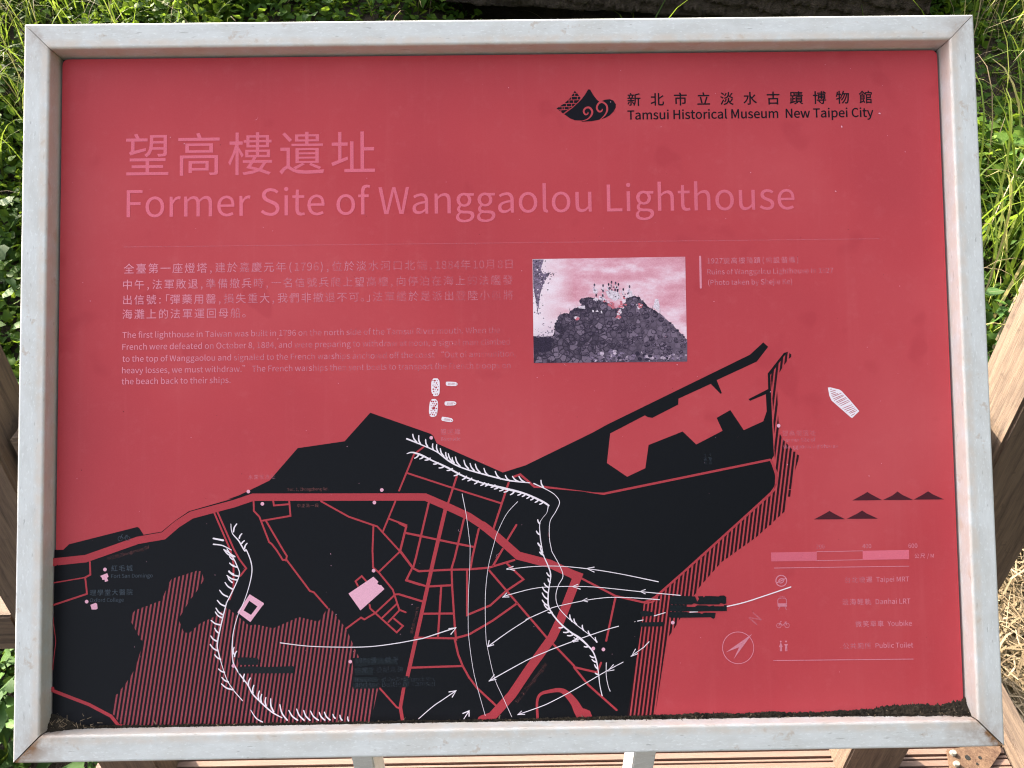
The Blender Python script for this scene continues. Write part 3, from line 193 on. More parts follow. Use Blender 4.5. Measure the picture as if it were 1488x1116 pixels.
"午":"2L&y+W&y*f,N*f,N%K-A%K-A*f1r*f1r+W-A+W-A.D1$.D1$/4*T/4+%0P*20d):.R&{,j(e,;*0.D,N.D,N+W",
"博":"2L+z([-F&0-~&Z,R)& +b.2+b*F,I*F,I+0.++0.+*J.q*J.q+00`+00`*F1I*F1I.2.q.2.q.k1}.k1}/M13/M1K/l/s0^/O030i/M.q/M.q0b.+0b.+/M+*/M+*.k.+.k.+.2 .+,B.++c,I+c,I,B .q,B0`,B0`+c.q+c .+,v,I,v,I-V.+-V .q,v.q-V0`-V0`,v /T*c/T)o*i)o*i)./T)./T&A/B&2.+&2.A%M/x%W0:%o0B&@0B).2().2()o0B)o0B*c )10a)1-g&k-g&k,{)1,{)1%M)|%M)|,{+<,{+<-g)|-g)|0a",
"口":"2L(h/Q(h%f)[%f)[&a04&a04%j1*%j1*/Q )[(S)[.a04.a04(S",
"古":"2L)0+L)0%K)~%K)~&%/l&%/l%O0b%O0b+L-B+L-B-q1t-q1t.`-B.`-B0a,K0a,K.`&y.`&y-q,K-q,K+L )~&o)~*_/l*_/l&o",
"可":"2L&{/t&{/(/^/(/^&`/@&B-:&E-Y%N/w%[0E%{0Q&_0Q/(1s/(1s/t )v,[,o,[,o*))v*) ),-I),(E)v(E)v);-_);-_-I",
"台":"2L)A+0)A%M*3%M*3&)/W&)/W%O0M%O0M+0 *3&s*3*B/W*B/W&s (g,*08,Z0v+_1[,20A-k._/I-~.|/[-B)v-*,k0C+z0e)E-U(M,u",
"名":"2L*;-7+|+q)z*{&r*E(>)Z*0*1*0%M*|%M*|&&/x&&/x%M0j%M0j+.,C+..,,9/Y-[0e/;02/Z0$/V,+/V,m0R+q0d*I/((--U(c,v+C.l/O.l.=-K,h,=*v-c /x&m*|&m*|*C/x*C",
"向":"2L,60c+P.h(K.h(K%L);%L);-y0X-y0X&V0>&>.P&@.k%L0u%Y1?%x1I&V1I.h,I.h-90S +O+e.>+e.>)T+O)T *e,M*e&}+O&}+O(k/*(k/*,M",
"單":"2L)V/a+b/a+b.])V.] (m09(m.*,N.*,N09 ../a0=/a0=.]...] -E09-E.*1*.*1*09 )w+:,J+:,J*=)w*= ->+:/{+:/{*=->*= )w,p,J,p,J+t)w+t ->,p/{,p/{+t->+t &}(i&}($,J($,J%L->%L->($1p($1p(i->(i->)Z0m)Z0m-Q),-Q),)Z,J)Z,J(i",
"嘉":"2L*$,j/n,j/n+u*$+u ,K0a,K/w()/w()/;,K/;,K.X(m.X(m-{1$-{1$.X-=.X-=/;1j/;1j/w-=/w-=0a .#*M+K*M+n*U+B+?.L+? *R+6*|*M()*M())m1c)m1c*M.s*M/@+3.e+?0]+?0]-D)8-D)8+?+#+? ){)i)q)&(5)&(5(H)_(H(}&W&j%~(5%K)b&8*K(H+y(H+`&8+A&1*@&5*P%U+`%T,<%j,g(f,i)&*Z)&*d)i -I)<-I%M.3%M.3%n0N%n0N%P1:%P1:)< .3&K.3(_0N(_0N&K",
"回":"2L+P,u.6,u.6*C+P*C *d-_*d)Z/%)Z/%-_ (:07(:%M)-%M)-&)0`&)0`%M1U%M1U07 )-&q)-/F0`/F0`&q",
"在":"2L+b0a+,.z(&.z(&.1*f.1)M,0&i*R(5)h)O*s)O%P*@%P*@+r+a.11j.11j.z,$.z,U0M -}-W-}+J+O+J+O*_-}*_-}&P+&&P+&%e1i%e1i&P.n&P.n*_1B*_1B+J.n+J.n-W",
"址":"2L,2.9,2&_*m&_*m%q2%%q2%&_/M&_/M,$1r,$1r,o/M,o/M0Y.[0Y.[&_,}&_,}.9 &e)1(%(A+d)t+V*[*0*)*0-6+Y-6+Y-~*0-~*00S)D0S)D-~&p-~&p-6)D-6)D)i",
"城":"2L&l(j()&z+.)2*{)w)t)R)t-4*z-4*z-{)t-{)t0T)-0T)--{&x-{&x-4)--4)-)8 0{,{/z*3/X.51x.51x.|1..|1a/D0A0Z/j091(.|/V.|/U0b.h0b.k.|+H.|+H+Q+B){*~(E*4%y*l%I+c(#,,)l,4+Q,4+~-X+~-H),-.(},:)$,L(@-L(@.%([.?,E.@,c,4,c,4.5.m.5/C)3.C(#-/&*-f%P/Y(906&#1%%V1Z%i1y&L2.(i1P)41E&l1/&D0Z&m03)&1)*k1f,n",
"堂":"2L*[,X/4,X/4+C*[+C )p-;)p*b,M*b,M)W)%)W)%(p,M(p,M&P(*&P(*%i1h%i1h&P->&P->(p0w(p0w)W->)W->*b0#*b0#-; /s0Y.q/*/D.t->.t->0b,M0b,M.t*P.t*x/*)v0U)30:**.t(0.t(0,M(w,M(w.10s.10s,M1b,M1b.t/Z.t0f0>",
"塔":"2L,a+^,a*x0:*x0:+^ /W0_/W/U-@/U-@0_,T0_,T/U*y/U*y.m,T.m,T-e-@-e-@.m/W.m/W-e0C-e0C.m1{.m1{/U0C/U0C0_ +|*++|%L,i%L,i%s08%s08%L1(%L1(*+ ,i&X,i)F08)F08&X &g(k($&y+;)8+,)~)|)W)|-3+,-3+,-|)|-|)|0U)30U)3-|&x-|&x-3)3-3)3)< .7.8,^,h*P+P++*s,o+w.?-31Y*}21+^0?,X.j-a.}-y",
"大":"2L,M0`,>-O(%-O(%,],1,]+L*T**(^&n&2(L%N*c&},-)t,v+~-|)`/K&l1D%N1}&:0)(P.Y*B-Y,]1m,]1m-O-4-O-D0`",
"失":"2L,H0a,H.f*<.f*o0B){0R)2.A(#,W(m,0)u-t,H-t,H-7,>+a&y+a&y*p,-*p+F)L*$(5&m&2(A%K*a&V,/(x,w*N-~(^/S&?1W%L2/&60/&{.])3-]*p1r*p1r+a-4+a-<-7-<-t0x-t0x.f-<.f-<0a",
"學":"2L,Y)n,Y)B&x)B&x(],Y(],Y&D,E&3*s&4+2%O,{%X-@%p-H&B-H(]1s(]1s)B-H)B-H)S/w*v/J+B/:+>)~+>)~*`.D*` (p0%)),c(3,c(3*`(|*`(|,(0o,(0o*`1`*`1`,c0k,c1&0:.K0:.K/a07/a04/*.P/*.P.P00.P0,-t.K-t.K-@0(-@/},c)p,c)m-@+D-@+D-t)j-t)f.P+?.P+?/*)c/*)`/^+F0)+#0W +].6,K-h+F-0+q,c,z-J-i,k.6-5-G-m.(.R-M.c,v..,(.V +`0),L/`+M/*+y.a,{/C-g.j.3/4-H/f.$0H-J0W,v0$,+0K",
"將":"2L,@)W-h&f.K(2,{)z /f,T/f*|+P*|+P*7/f*7/f&U/Q&C.)&D.A%V0,%d0K&#0S&T0S*71|*71|*|0S*|0S,T ,Z-P-h,T+S+f+z+,.9+~09-L1[/R1-/j0{/f.i/f/B0M.T0b-4/7+?.%+o-R.2//0X///Z-q.A.i-t.E/0-K.A,r-+-r (;03(;,e)#,f*D,f*D+,&k+,&k*C(G*C(G*.(<(S&c%p(A%J(~(@)0*+)0*C*D*C*D%L+0%L+00`*D0`*D-M)#-M)#03",
"小":"2L,P0R,P&Z,4&?*B&@*b%L,o%Z-;%x-G&Z-G0R /3-b0P++1=(b24)(1B+J/|-} )X-v(v+P&c)@(O(s)g+2*R-h",
"尺":"2L)@00)@,~)8+$(k(w&d%~(G%H)G())y)w*3+j-(+j-})J/H&^1H%N1}&90.(7.j)i-v+j0v+j0v00 *6/@0(/@0(,X*6,X*6,~",
"尾":"2L)`/I0B/I0B.3)`.3 (n00(n,t(h*x(K(o&b%u(J%N)8(S)X*l)`,t)`-L13-L1300 )i(x)t(7,g(a,g&t,r&.-A%f.8%]0P%]1:%j1_&<1p(=1+(Z0x&Z0K&F.=&F-c&O-V&t-V(l1^)K1Q*.-V)R-V*S0q+&0e+e-V+9-V,70,,s/G-I*4,B*I+f,g,*,g+.*/*e*:*$,g*H,g)F",
"市":"2L+x0Q,a/&&v/&&v.8,J.8,J,e(},e(}&g)n&g)n+v,J+v,J%N-=%N-=+v0)+v0)(m/m(X.4(Z.N&k0K&x0n(80w(l0w,e-=,e-=.81v.81v/&-L/&-[/,,g0i",
"年":"2L&s)n&s)$-%)$-%%L-t%L-t)$1y)$1y)n-t)n-t,%12,%12,n-t,n-t.S1I.S1I/A*h/A+;0P*I0e)D.V&u,q([,@*@.S-%.S-%,n)d,n)d)n *T)n*T,%-%,%-%)n",
"座":"2L/h.*/2,>.*+#.*.;-;.;-;)s*3)s*3)/-;)/-;&N)L&N)L%g1x%g1x&N.*&N.*)/19)/19)s.*)s.**|.`*P/o+y1I*H1w*y0.,X0P-| +8.**_,5)T*o*3*C+E+z,W*^-*+5+_,]+}-} ,a0O-;/P(X/P(X,H(K)a&^%z(C%O)7)K)H,H)H.e1t.e1t/P.6/P-L0h",
"廁":"2L*w+p,{+p,{*l*w*l *w*5,{*5,{)0*w)0 *w-N,{-N,{,K*w,K *7.,*7(Q-c(Q-c., ,1(#-@%R-z%z,g(F .i-C.i(j/R(j/R-C 0c.:0c&F0M&1.~&2/;%G1%%T1E%o1N&F1N.: *}(G)=%r)q%F+b() ,S0U-4/[(Y/[(Y,@(L)W&c%p(E%F)7)C)F,@)F.s1t.s1t/[../[-90q",
"建":"2L+e/f+e/)-l/)-l.8+#.8+#-W-l-W-l,d+^,d+^,%-l,%-l+3+U+3+U*T-l*T-l)`++)`++(~-l(~-l&t.X&t.X(~1h(~1h)`.X)`.X*T1A*T1A+3.X+3.X,%1*,%1*-W1p-W1p.81*.81*/f.X/f.X0a-l0a-l/f .X-W0A-W0A,d.X,d .X.8.X/)0A/)0A.8 (I+d(p,)*6,))V)O(o+1(6*w)7(g&h&#(D%L)i(.++&;,c%p.Y%f1d%f2%&P.Z&O,q&X+B&}*-(m*b*U+(,d*X,n*J,m)N,m+,/i*V0-*>/}((/}((/9)|/9(j-)(*,F",
"彈":"2L,@/_-U/_-U.O,@.O +^0;+^-s.;-s.;0; /X/_0t/_0t.O/X.O .v0;.v-s1Y-s1Y0; +q-<+q)W.5)W.5(o+@(o+@(-.5(-.5%L.|%L.|(-2$(-2$(o.|(o.|)W1H)W1H-< ,X+/.5+/.5*7,X*7 .|+/0_+/0_*7.|*7 ,X,].5,].5+g,X+g .|,]0_,]0_+g.|+g (0-d(%*L*:*L)o&J)L&?(4&D(K%U)i%T*M%s*m&~+%*o+&+4(k+4(p,y+$,y+$01&|01&|/G*9/G*9-d",
"役":"2L*,0_)./J&p.D(=-a)e.u*u0B *>.5).,S&`+3(.*C)@+R)@%M*/%M*/,Q+&-v ,=0<,=.y,2.,+a-<*W,T+/+w,D,l,y-p-+.w-+/P/9/P/9-f/K,n09,U1<,U1x,Z1q-A1;-<0>-<0)-d0)0< 0)*}/;)k.5(m-2)m,F*} +*+i+**}+a*}+T*y,E)R-N(A+|&^*B&5*j%K,S%}.1&l/a%{1L%H2#&30B&].u(A0:)f16+V0`+l0Q+i",
"微":"2L)T0a&_.M(,-o*?0G *|*s*|)X*o(?*1&&*b%P+Q(#+c)V+c*6-1*6-1(x,p(8-1&R.u(o.b)K-p(v-p*s /S-_0t-_0,*,/I-6 *P,>*P+W.5+W.5+c.Z+7.}+|/c)6.o&~-a&&.1%J/7&@0((F0e&?1U%P2-&114&}0N)214+51[-_2$-_2$.F/c.F0&0U/;0`.t.3.5,,.5,> *d/j*d--.4--.4/j-W/j-W-l,k-l,k0a,00a,0-l+=-l+=/j )j.L(i,f&S+>(#*W(|+c(|%N)g%N)g,m*R.5",
"念":"2L+r.5-H-%-x-V,C.a *A*1*A&s*M&3*z%n+y%f.Q%f/@%s/h&G/y(N/3(k/$&d.L&O+}&O+?&U+2&t+2*1 +D*i-=(_-z)/+}+5 /^)z16&01|&O0B*9 (w**(M(^&l&B(T%|)5(B)_)o )<,j)<,(/#,(-N*I.,)~09,M/b,n/U,j ,_0r*R.v&e-U(7,o*`.*,j/k.~./1M,x2&-^/L.j-:0B-J0V",
"慶":"2L*W+C)X*(*2)`+1+% /)+.0E)j0v*1/V+K ,i0V,z/x(_/x(_,S(P)e&a%w(@%M)1(z)H+Z,b+Z,M+B-q*R.8+#-4+Z1(+Z0[*l1=*]2(,)1Q,61E,4)I,4)I,S)I,c1D,c1D.U.b.U.b/;1o/;1o/x-r/x-W0f +@.&+@-8)I-8)I.& +@.U)I.U)I/;+@/; ,(.&-y.&-y-8,(-8 ,(.U,(/;-y/;-y.U .b.&0X.&0X-8.b-8 +G+<+G*X+S*%,))n*q)$)2(@)^&n+5(R,U&_)2&*)Q%M-L&=1S%M1|&/.I&`0H)&/w)D/j)B,L)B,|)l.C)l/$)}/;*d.a*v.W*J.:*A,[*A,3*E,**X,*+< /2(m-O&z+q(m",
"我":"2L/2/y0v.%1X.R/l0F 0X,+/.*&.`,Y1q,Y1q-F.W-F.K0X-V0X-e-F+3-F+3/B-&/p,L0T(%/S(=.o*B/2*B-F&{-F&{,Y*B,Y*B*]&l*/(&)=*B)m*B&S*+&<(R&=(n%K*b%Y+)%v+3&S+3*#-8*O-2+8+3*m+3,Y-l,Y.I)B+j&S,C%s.d(Q/Y%|0j%I1L%]1q&D2)(m1D);15&f0q&;0)&i/F)11@+j",
"戰":"2L(j/h)k/h)k.b(j.b (/0A(/.-*K.-*K0A +Z/h,`/h,`.b+Z.b *{0A*{.--?.--?0A /t0/13.81p.]0R0O 1#,R/n*%/J,l2*-/1|-u/C-W/60Y.I0Y.X-O-B-A-K,U._,d/4)2.$&~,b&0->%T/K(>01%x1.%I1h%s26(`1X)-1G&p1.&H0T&r0()(1`,2 (y+?*@+?*@*E(y*E +(+?,N+?,N*E+(*E (y,r*@,r*@+x(y+x +(,r,N,r,N+x+(+x &i(x&i(4*=(4*=%K+,%K+,(4-W(4-W(x+,(x+,)e-7)e-7-Q(8-Q(8)e*=)e*=(x",
"所":"2L-</U-<+q-5*6,l(Q+o%},N%J-T(-.$*$./+q./,-/q,-/q%O0b%O0b,-1},-1},v./,v./.y1j/o160T ):+C):+b):-/+L-/+L+C ,90K*Q/w(J/W(J+b(@)>&`%{(B%J)#(I)8*Y,:*Y,:-t):-t):.z,j/g",
"捷":"2L+z*>+J(A*H%t+(%H,7(6-/&5.B%b/t%U1p%U2,&=/w&<.t&B.t(o1H(o1H)Q.t)Q.t*O1?*O1?,)2,,)2,,h1?,h1?.:.t.:.t.~1o.~1o/b.t/b.t0a.,0a.,/b+B/b+B.~.,.~.,.:+o.:+o-X.,-X.,,h+4,h+4,).,,).,+0+o+0+o*O.,*O.,&R-3(+,Q),,f*5 0S,)0S+0.t+0.t,) 0S,h.t,h.t-X0S-X )50`)5.J&m.J&m-_)5-_)5+E&_*v&r*-)5*T)5&I)#&7&{&8(5%L)Y%Z)t%t)|&I)|*l+5+5+*+{)|+[)|-_+3-_+3.J)|.J)|0`",
"損":"2L-,/`0K/`0K.Q-,.Q ,A0=,A-u1:-u1:0= /@&t1=%K2-%s/y(B ,n+:0d+:0d*I,n*I ,n)n0d)n0d(},n(} ,n,`0d,`0d+q,n+q ,%->,%(D-<(D*s&&+J%K.&&v-?(D1S(D1S-> )I0a)I.J&o.J&o-^)I-^)I+;&_*k&u)|)I*J)I&J)6&7(,&8(C%M)p%Z*0%u*8&K*8*a+^+-+T+t*8+P*8-^+R-^+R.J*8.J*80a",
"撤":"2L*g/Q*g.m+w.m+5-R*l-3+$,Q-_,|-p,O.J,g-[.L-(.8-H-T+m-A,c.m.a.m.a/Q-./Q,d0^,%0Q,E/Q (~0`(~.J&s.J&s-_(~-_(~+0&e*j&y)z(~*>(~&F(p&7(&&8(:%O)I%^)f&F)f*T*p*v*e+a)f+D)f-_*f-_*f.J)f.J)f0` +l*&-D*&-D)1+l)1 +l*]+l+S-D+S-D*] ++,3++%R+l%R+l(U-D(U-D&D-8&8,K&9,_%T-j%a.*&D.*,3 /b.#0n.#04*B/X-[ /H0h.}.1.4,&.d+K/1,B/n)D/,().,&$.Y%J03(L1S%N2&&-14(*0U)<14+K1U.#2%.#2%.g/p.g010_",
"攝":"2L*w,u*z,=/Z,N/Z+s0F+s0F,P1`,U1]-20F-.0F/`1Y/`1Y0;+$0;+$/`,(/`,(,y ,o/`/Z/`/Z/.,o/. )-0a)-.J&t.J&t-_)--_)-+U&j*j(()~)-*^)-&M(w&=&{&=(4%T)O%c)p&N)p+,*E+J*E+%*w+%*w(.*<(**E&K,x&b,x%M-Z%M-Z&h.(&l.((B-Z(?-Z+%.++%.++^*c+^*e+_*P,F)p+})p-_*i-_*i.J)p.J)p0a +Y+%,x+%,x*L+Y*L ,o.^/Z.^/Z.),o.) ,o-X/Z-X/Z-+,o,| +Y(2+Y(n,x(n,x(: +Y)y,x)y,x)A+Y)A .7(+.:&N0b&[0b%M1C%M1C&`2#&c1{(>1C(;1C+%1}+%1}+^.8+^.8+%._+%._(- /@+%0b+%0b*L/@*L /@)y0b)y0b)A/@)A /@(n0b(n0b(8/@(1",
"敗":"2L)*)-(Q&v&d%w(F%J)t(v *`(l+i&),M&K+A). ).-P+I-P+I,,).,, ).+K+I+K+I*$).*$ )./U+I/U+I.2)..2 .&-o0<-o/p+r/5*5.%-m (A09(A)A,9)A,9+a,b+@-P,Z.c)D-Y(/,0&4,_%J.*&F/4(V09&C1U%K21&30k(*/c)B0W+D11-o2$-o2$.[.?.[.m0T-y0b-<.7,9,5,909",
"新":"2L+B)d,:&v,p(;+v*# (p)z&l(,(F&a)R)k -O/Z-O+k-J*5-0(U,L&)-,%U-q(5.4*&.;+k.;,0/z,0/z%Q0i%Q0i,01},01},w.;,w.;/(1^/r0{0N )e0S*6/Q($/Q($.m,x.m,x/Q+*/Q*N0e +S.h*x,|&q,|&q,;*/,;*/+-&u+-&u*E*/*E*/&T)~&G)0&G)F%b*V%n*u&S*u*E,|*E,|+-*u+-*u,;--,;--,|+b,|,?.X (g.W)3,|)u-3)I.f",
"於":"2L-r+p/l*=0D*w.H,F -4(a07%c0k&J-e)? &u.p&u.))$.)(w+8(U(s&b&,(?%P)C(g)i+h+5+h*g&S*I&G)V&J)j%`*l%a+J&%+k(I+~,1,#,R)l,R)o.),I.),I.p )80J*0.p*w/3){0e .o0f-g.H,&,g,],+.#-E/(/(04-G1S,320,q0Y.0/H/u/Z0P",
"日":"2L*1+:/c+:/c(/*1(/ *1,**1/+/c/+/c,* )>/w)>%W*1%W*1&>/c&>/c%]0X%]0X/w",
"是":"2L){.+/h.+/h-3){-3 ){/X/h/X/h.b){.b )207)2,T0Y,T0Y07 )v*`)1(R&f&$(D%K)C&D*,(U+5&F,c%n.b%a1f%a2&&N.e&M-H&R-H)(1,)(1,)k-H)k-H+%1n+%1n+j&~+j&~+%,W+%,W&`+@(;*M)L*g*U",
"時":"2L,=)`-c&d.H(0,z*( .C0b.C/C,$/C,$.Z.C.Z.C-5+U-5+U,K/n,K/n+4+Z+4+Z*K/n*K/n&L/X&9.,&:.E%M04%Z0T%t0^&K0^*K1y*K1y+40^+40^,K2(,K2(-5/3-5/3.Z1X.Z1X/C/3/C/30b *W+{*W)G({)G({+{ *W,e({,e({/4*W/4 (4/z(4&f({&f({(^+D(^+D/z",
"月":"2L)^0+)^,`)S*i(|(m&`&&(>%K)V()*7)w/X)w/X&c/9&D-2&E-R%P/t%`0A&#0M&b0M0+ *O/</X/</X-H*O-H *O,[/X,[/X*f*D*f",
"望":"2L&{&I&{%d1p%d1p&I-?&I-?(H0[(H0[),-?),-?*%11*%11*g(e*g(e*%,N*%,N),)5),)5(H,N(H,N&I (s+M,O,Q,P-6)o,W)o.k,u.k,u/Q+&/Q*K0`)c0K*2/Q&q/Q&q.k)%.k)%,q(r,B(U,- -K0=-J.f-C-V-2,c,k,),3+X,_*z-S+c.#,j0`,j0`+{0L+k/3+k/L+*1&+51E+M1M+{1M0= .8/`0`/`0`.p.7.p .5.:0`.:0`-E..-E",
"柯":"2L+l0-+l/A0=/A0=&U/~&<.8&=.R%K0W%Y0}%v1-&U1-/A1}/A1}0- -%-+.R-+.R*<-%*< ,A-m,A(p-%(p-%)U/;)U/;-m )U0c)U.Q&w.Q&w-f)P-f(g+M&d)`(/(s)U+x)U%O*B%O*B,.+?*Q+m+6*B-5*B-f+c-f+c.Q*B.Q*B0c",
"樓":"2L+?.r+?.6+y.6+y-).3-).3,P+a,P+a*a-R*a-/*#+-*#+-)B,e)B+v(0-}&[+$&*+A%K-M%k.z&@17%M1d&*/b&n0Z)B2#)B2#*#-{*#.C*a1R*a1R,P.z,P.z-)1<-)1<.61r.61r.r1<.r1</|.z/|.z0b.30b.3/|+y/|+y.r -V)B/n)B.t()-&(S ,`/H.3/H.3.m,`.m .3-],`-],`.;.3.; .z/H0T/H0T.m.z.m .z-].z.;0T.;0T-] ,I+x.3+x.3+9,I+9 .z+x0g+x0g+9.z+9 )F0a)F.S&}.S&}-h)?-h(]+J&b)S(-(e)F+o)F%M*.%M*.,1*o*^+@+9*.-6*.-h+)-h+).S*..S*.0a",
"正":"2L)J-#)J&i&w&i&w%z1u%z1u&i-[&i-[+;1,+;1,,*-[,*-[/&1S/&1S/r(B/r(B/&,g/&,g&i*=&i*=-#",
"殘":"2L/0070e/I1./z/T0c 0L.O/<-T.d.S1l.k1g/L.N/4.60a-M0a-e//+|.},&.?-y.M.[-5,(,C,T+i/&,b/{,#0}+i1d,&2&-11K-L1@,a1$,L0C,Z/d-(11.: 0L)T/#(G.C)Y2#)t1z*Y0j*Q..*?-v+[-/+[-B*:+[*.+a)F-U)S.@(&+F&.+t%K.k&N/m%d0|%K1i%i2-($1O(B1C&K1#&408&C/O&q15); .|+=0j*Q14+*/F+k )#*u*8)})8(E&{&7(T%[*,(7+=*X,#-h+S-v+E-s)p-s*4/G,5/G,502&t02&t/G)D/G(e,v&a*y(;*?)[-.+0-.*T*f)L+N",
"段":"2L-@0;-@.w-8.),r-4,&,F,]+q-U,k-}-q.,.u.,/T/_/T/_-L/n,_0T,H1E,H1y,M1t--1D-)0Z-)0I-K0I0; ,S+],S*v-B*v,v*k.F(C-/&Z+d&.,1%H-_%|.|&l0/&$1O%O2$&50c&_/U(B0T)c15+N0a+`0S+] -Y*v05*v.z(r (_/b(_)6&d)+&q(=(_(I(_%Z)M%Z)M(U,3)#,/)f)M)A)M*y+z*y+z+c)M+c)M-7+{-7+{-{)M-{)M/3,=0.+Y0g(a/a",
"母":"2L+f.J-u,|.H-T,7.x +>*z-^)=.5)p+n+L /v/D/k,_*:,_*]/D )r0/)H,_&|,_&|+r)=+r(_(=/B(=.~&G.Q&5,w&;-1%P.p%O/i%~07(=1Q(=1Q)(0A)(0W+r1n+r1n,_0[,_0i/`0j0/ /N)()b)(*/+r/f+r",
"毛":"2L(#*#(.)6+k)b+k(5+y&9,N%j-S%^0D%^1?%o1m&N2%(b16)&0}&i0A&M-V&M,m&Y,^(4,^)m1h*N1]+:,^*Z,^,B1#,z0t-f,^-0,^.s0R/y/l0Z,D/](0.w(G.4+k.d+k-%(C,U(M+h+k,7+k*P",
"民":"2L(S%G,Z&c,Q(N)O&])O*F,q*F-c(H.s&)0=%W0z%h1D&E1W(^0p)&0b&j0@&G/B&j.K(m-f*F1E*F1E+3-R+3-<,s0U,s0U0,(]0,(]&|(L&J(/&1 ,_+3)O+3)O,s,J,s )O/@/d/@/d-_)O-_",
"水":"2L(/-o(/,}*r,}*0*{)+)C&j(4(L&T)v(|+++$+r-_+@-r+2-o 0I.X.;,1-D-{-D0_,N0_,N&X,8&B*o&C+1%K,u%[-:%z-D&Y-D,=.R*F/w(j1U&Z23(E0<)`.a+S13.(",
"河":"2L&c,t)h+a*7,D(1-P (%&2(f%Y*h*5*0*g (7/w*>.`*k/A*k/20C/20C&a0#&B-l&D./%N0X%]1&%|13&`13/22(/22(/|*k/|*k/C(c0R +L-[+L(l,7(l,7)W.{)W.{-[ ,7,q.4,q.4*A,7*A",
"泊":"2L(H/y*I.e*v/G(s0U &m,t)j+c*9,E(;-P (4&2(v%_*d*9***g -c0Z-9.a+G.a+G%M,6%M,6&%0T&%0T%T1F%T1F.a.+.a._0N ,6*T0T*T0T&p,6&p ,6+@,6-s0T-s0T+@",
"法":"2L(G/z*Q.c*}/G(r0U &m,x)r+f*A,I(;-U (4&2(t%Y*v*5*>*g +]%p0U&W1)%M1l%p/o*#/2)b01(:,]&r.Y+31h+31h+{.n+{.n-|1>-|1>.i.n.i.n0a-}0a-}.i+Y.i+Y-|-}-|-}+{+-+{+-+3-Y+3,((G+B&a",
"派":"2L(A/w*:.`*d/B(i0S &i,u)_+h*+,K(4-R (%&8(a%`*G*7)o*j -5%V/p&o/b(Q.#&o.#-/.m-</A*S05(:1R%[2.&A0~(T05*:1}+`1G,:/~*x/P-I17-x0U.W-;-e-;&|-/&P,r&< +I/S+I,g+B*n*}(f*.%m*k%G+c(K,,*a,4,g,4.v1I/|0g0_.@0$",
"海":"2L(G/z*@.i*m/G(s0R &m,e)]+U*-,5(;-> (0&,(r%^*@*;)a*e -S,U.i+>,J+>,[,r0M,r0F+>.m+>/;+].#,r *Q+>*Q*S+T*S+/(+0*(+/n&G/H&8.,&>.A%W/f%V0R%{0t(+1f(+1f(m0}(m1.*S2&*S2&+>12+>1:-41;-X+w-X+^+> ,@*S0B*S05(m,*(m -:*5.W(m/*)2-f*P ,:0b+M.l*E-:+,,k,>._1i._1i/I,`/I-)0N",
"淡":"2L,&/z+%.#+g-d,j/k +w+-+P)y*s(~+X(^,9)d,a*z 0X/}/G.$0&-h1I/b 0c+4/I)*0+(l1U*t (A/w*=.Y*n/:(p0P &g,v)c+_*8,>(;-O (%&8(k%b*V*7)u*i -z0a-e.E,q,x*p,,+>+J-8,6.;-K1<+N1j,0.Q.1.j0a -v,(-])Z,]()*B&2*m%K,U&&-b&u.@))/)&s00&#1Y%N2-&50H&l/;(v.Z*K.e,(",
"清":"2L(:/w*$.c*S/C(g0O &f,{)W+e**,E(6-U (*&-(o%Z*N*9)m*f ,/)c01)c01(o,/(o ,/*@,/+001+001*@ -f0a-f/m*t/m*t/2-f/2-f.L+1.L+1-p-f-p-f-**M-**M,J1u,J1u-*.U-*.U-p16-p16.L.U.L.U/21O/21O/m.U/m.U0a +C+k+C%M,/%M,/(501(501&G/y&6.c&7.y%P0T%]0r%u0y&F0y+k",
"準":"2L([0&*G/.*o/j)&0[ &k.1)U->)|-y(5.f (+*[(`)|*f,B*<,u ,K*5,K)G&x)G&x(],K(],K%K->%K->(]1v(]1v)G->)G->*5 -l0H.8/O,K/O,}0P,50g+:/0)~-o*`-?+@-|+@*#,/*#,/*P1Y*P1Y+4.y+4.y,%1+,%1+,Z.y,Z.y-J1)-J1)-~.y-~.y.n1I.n1I/O/2/O.Y0[ .1+4,/+4,/,%.1,% .1-J.1,Z,/,Z,/-J .1-~,/-~,/.n.1.n",
"滬":"2L(8/{)|.i*O/J(d0U &i,{)X+r*),T(7-W &}&&(f%Y*5*1)S*X -:,,0=,,0=+K-:+K ,T,_,T*t1%*t1%,_ -Y0S.#/N+,/N+,,c+$*n*a(l)r%x*T%O+G(N+k*`+s,b+s-51S-51S/N.p/N.A0d +s.n0f.n0f-q+s-q .H)q.H(v,z(v,z)q /.)q0Z)q0Z(v/.(v ,8*J,8&[,D%x,r%Z-o%R0a%R1L%^1q&,2%(%1D(=15&F0[&4-r&4-.&<,z&[,z(A1D(A1D*J",
"灘":"2L&f,y)R+m)},K(4-R &t%}(Z%X)w*2):*V *p,m+h,m+h+i*p+i ,D,m->,m->+i,D+i /-0b._.~-x-B-x-F,I-F,I-r-F-r-F/1.6/1.6/l-F/l-F0a,f0a,f/l+M/l+M0a*o0a*o/l)|/l)|/C(O0H&~/s)T.`)|/2*o/1*o-r+c-r+c-F*9-F*9+4+c+4+c*Z*:*Z*:)}+c)}+^)C*%)C*%(c+M(c*w&m)v&#*G%K+F&8+~(/-H%l-y&F,>(c.((c.()C,D)C,I)}-t)}-t*Z,I*Z,I+4-x+4-x,U.+,@.N,w.N%L/6%L/6%{2,%{2,&b0v&b0v)A1p)A1p*%0v*%0v+W1m+W1m,<0v,<0v-n1x-n1x.S/8.S/n0C0V.X19.q0J0X/n0D/q0P ,f/1,f.I+M.I+M/1 08-n08,</6,</6-n /6+W08+W08*%/6*% /6)A08)A08&b/6&b",
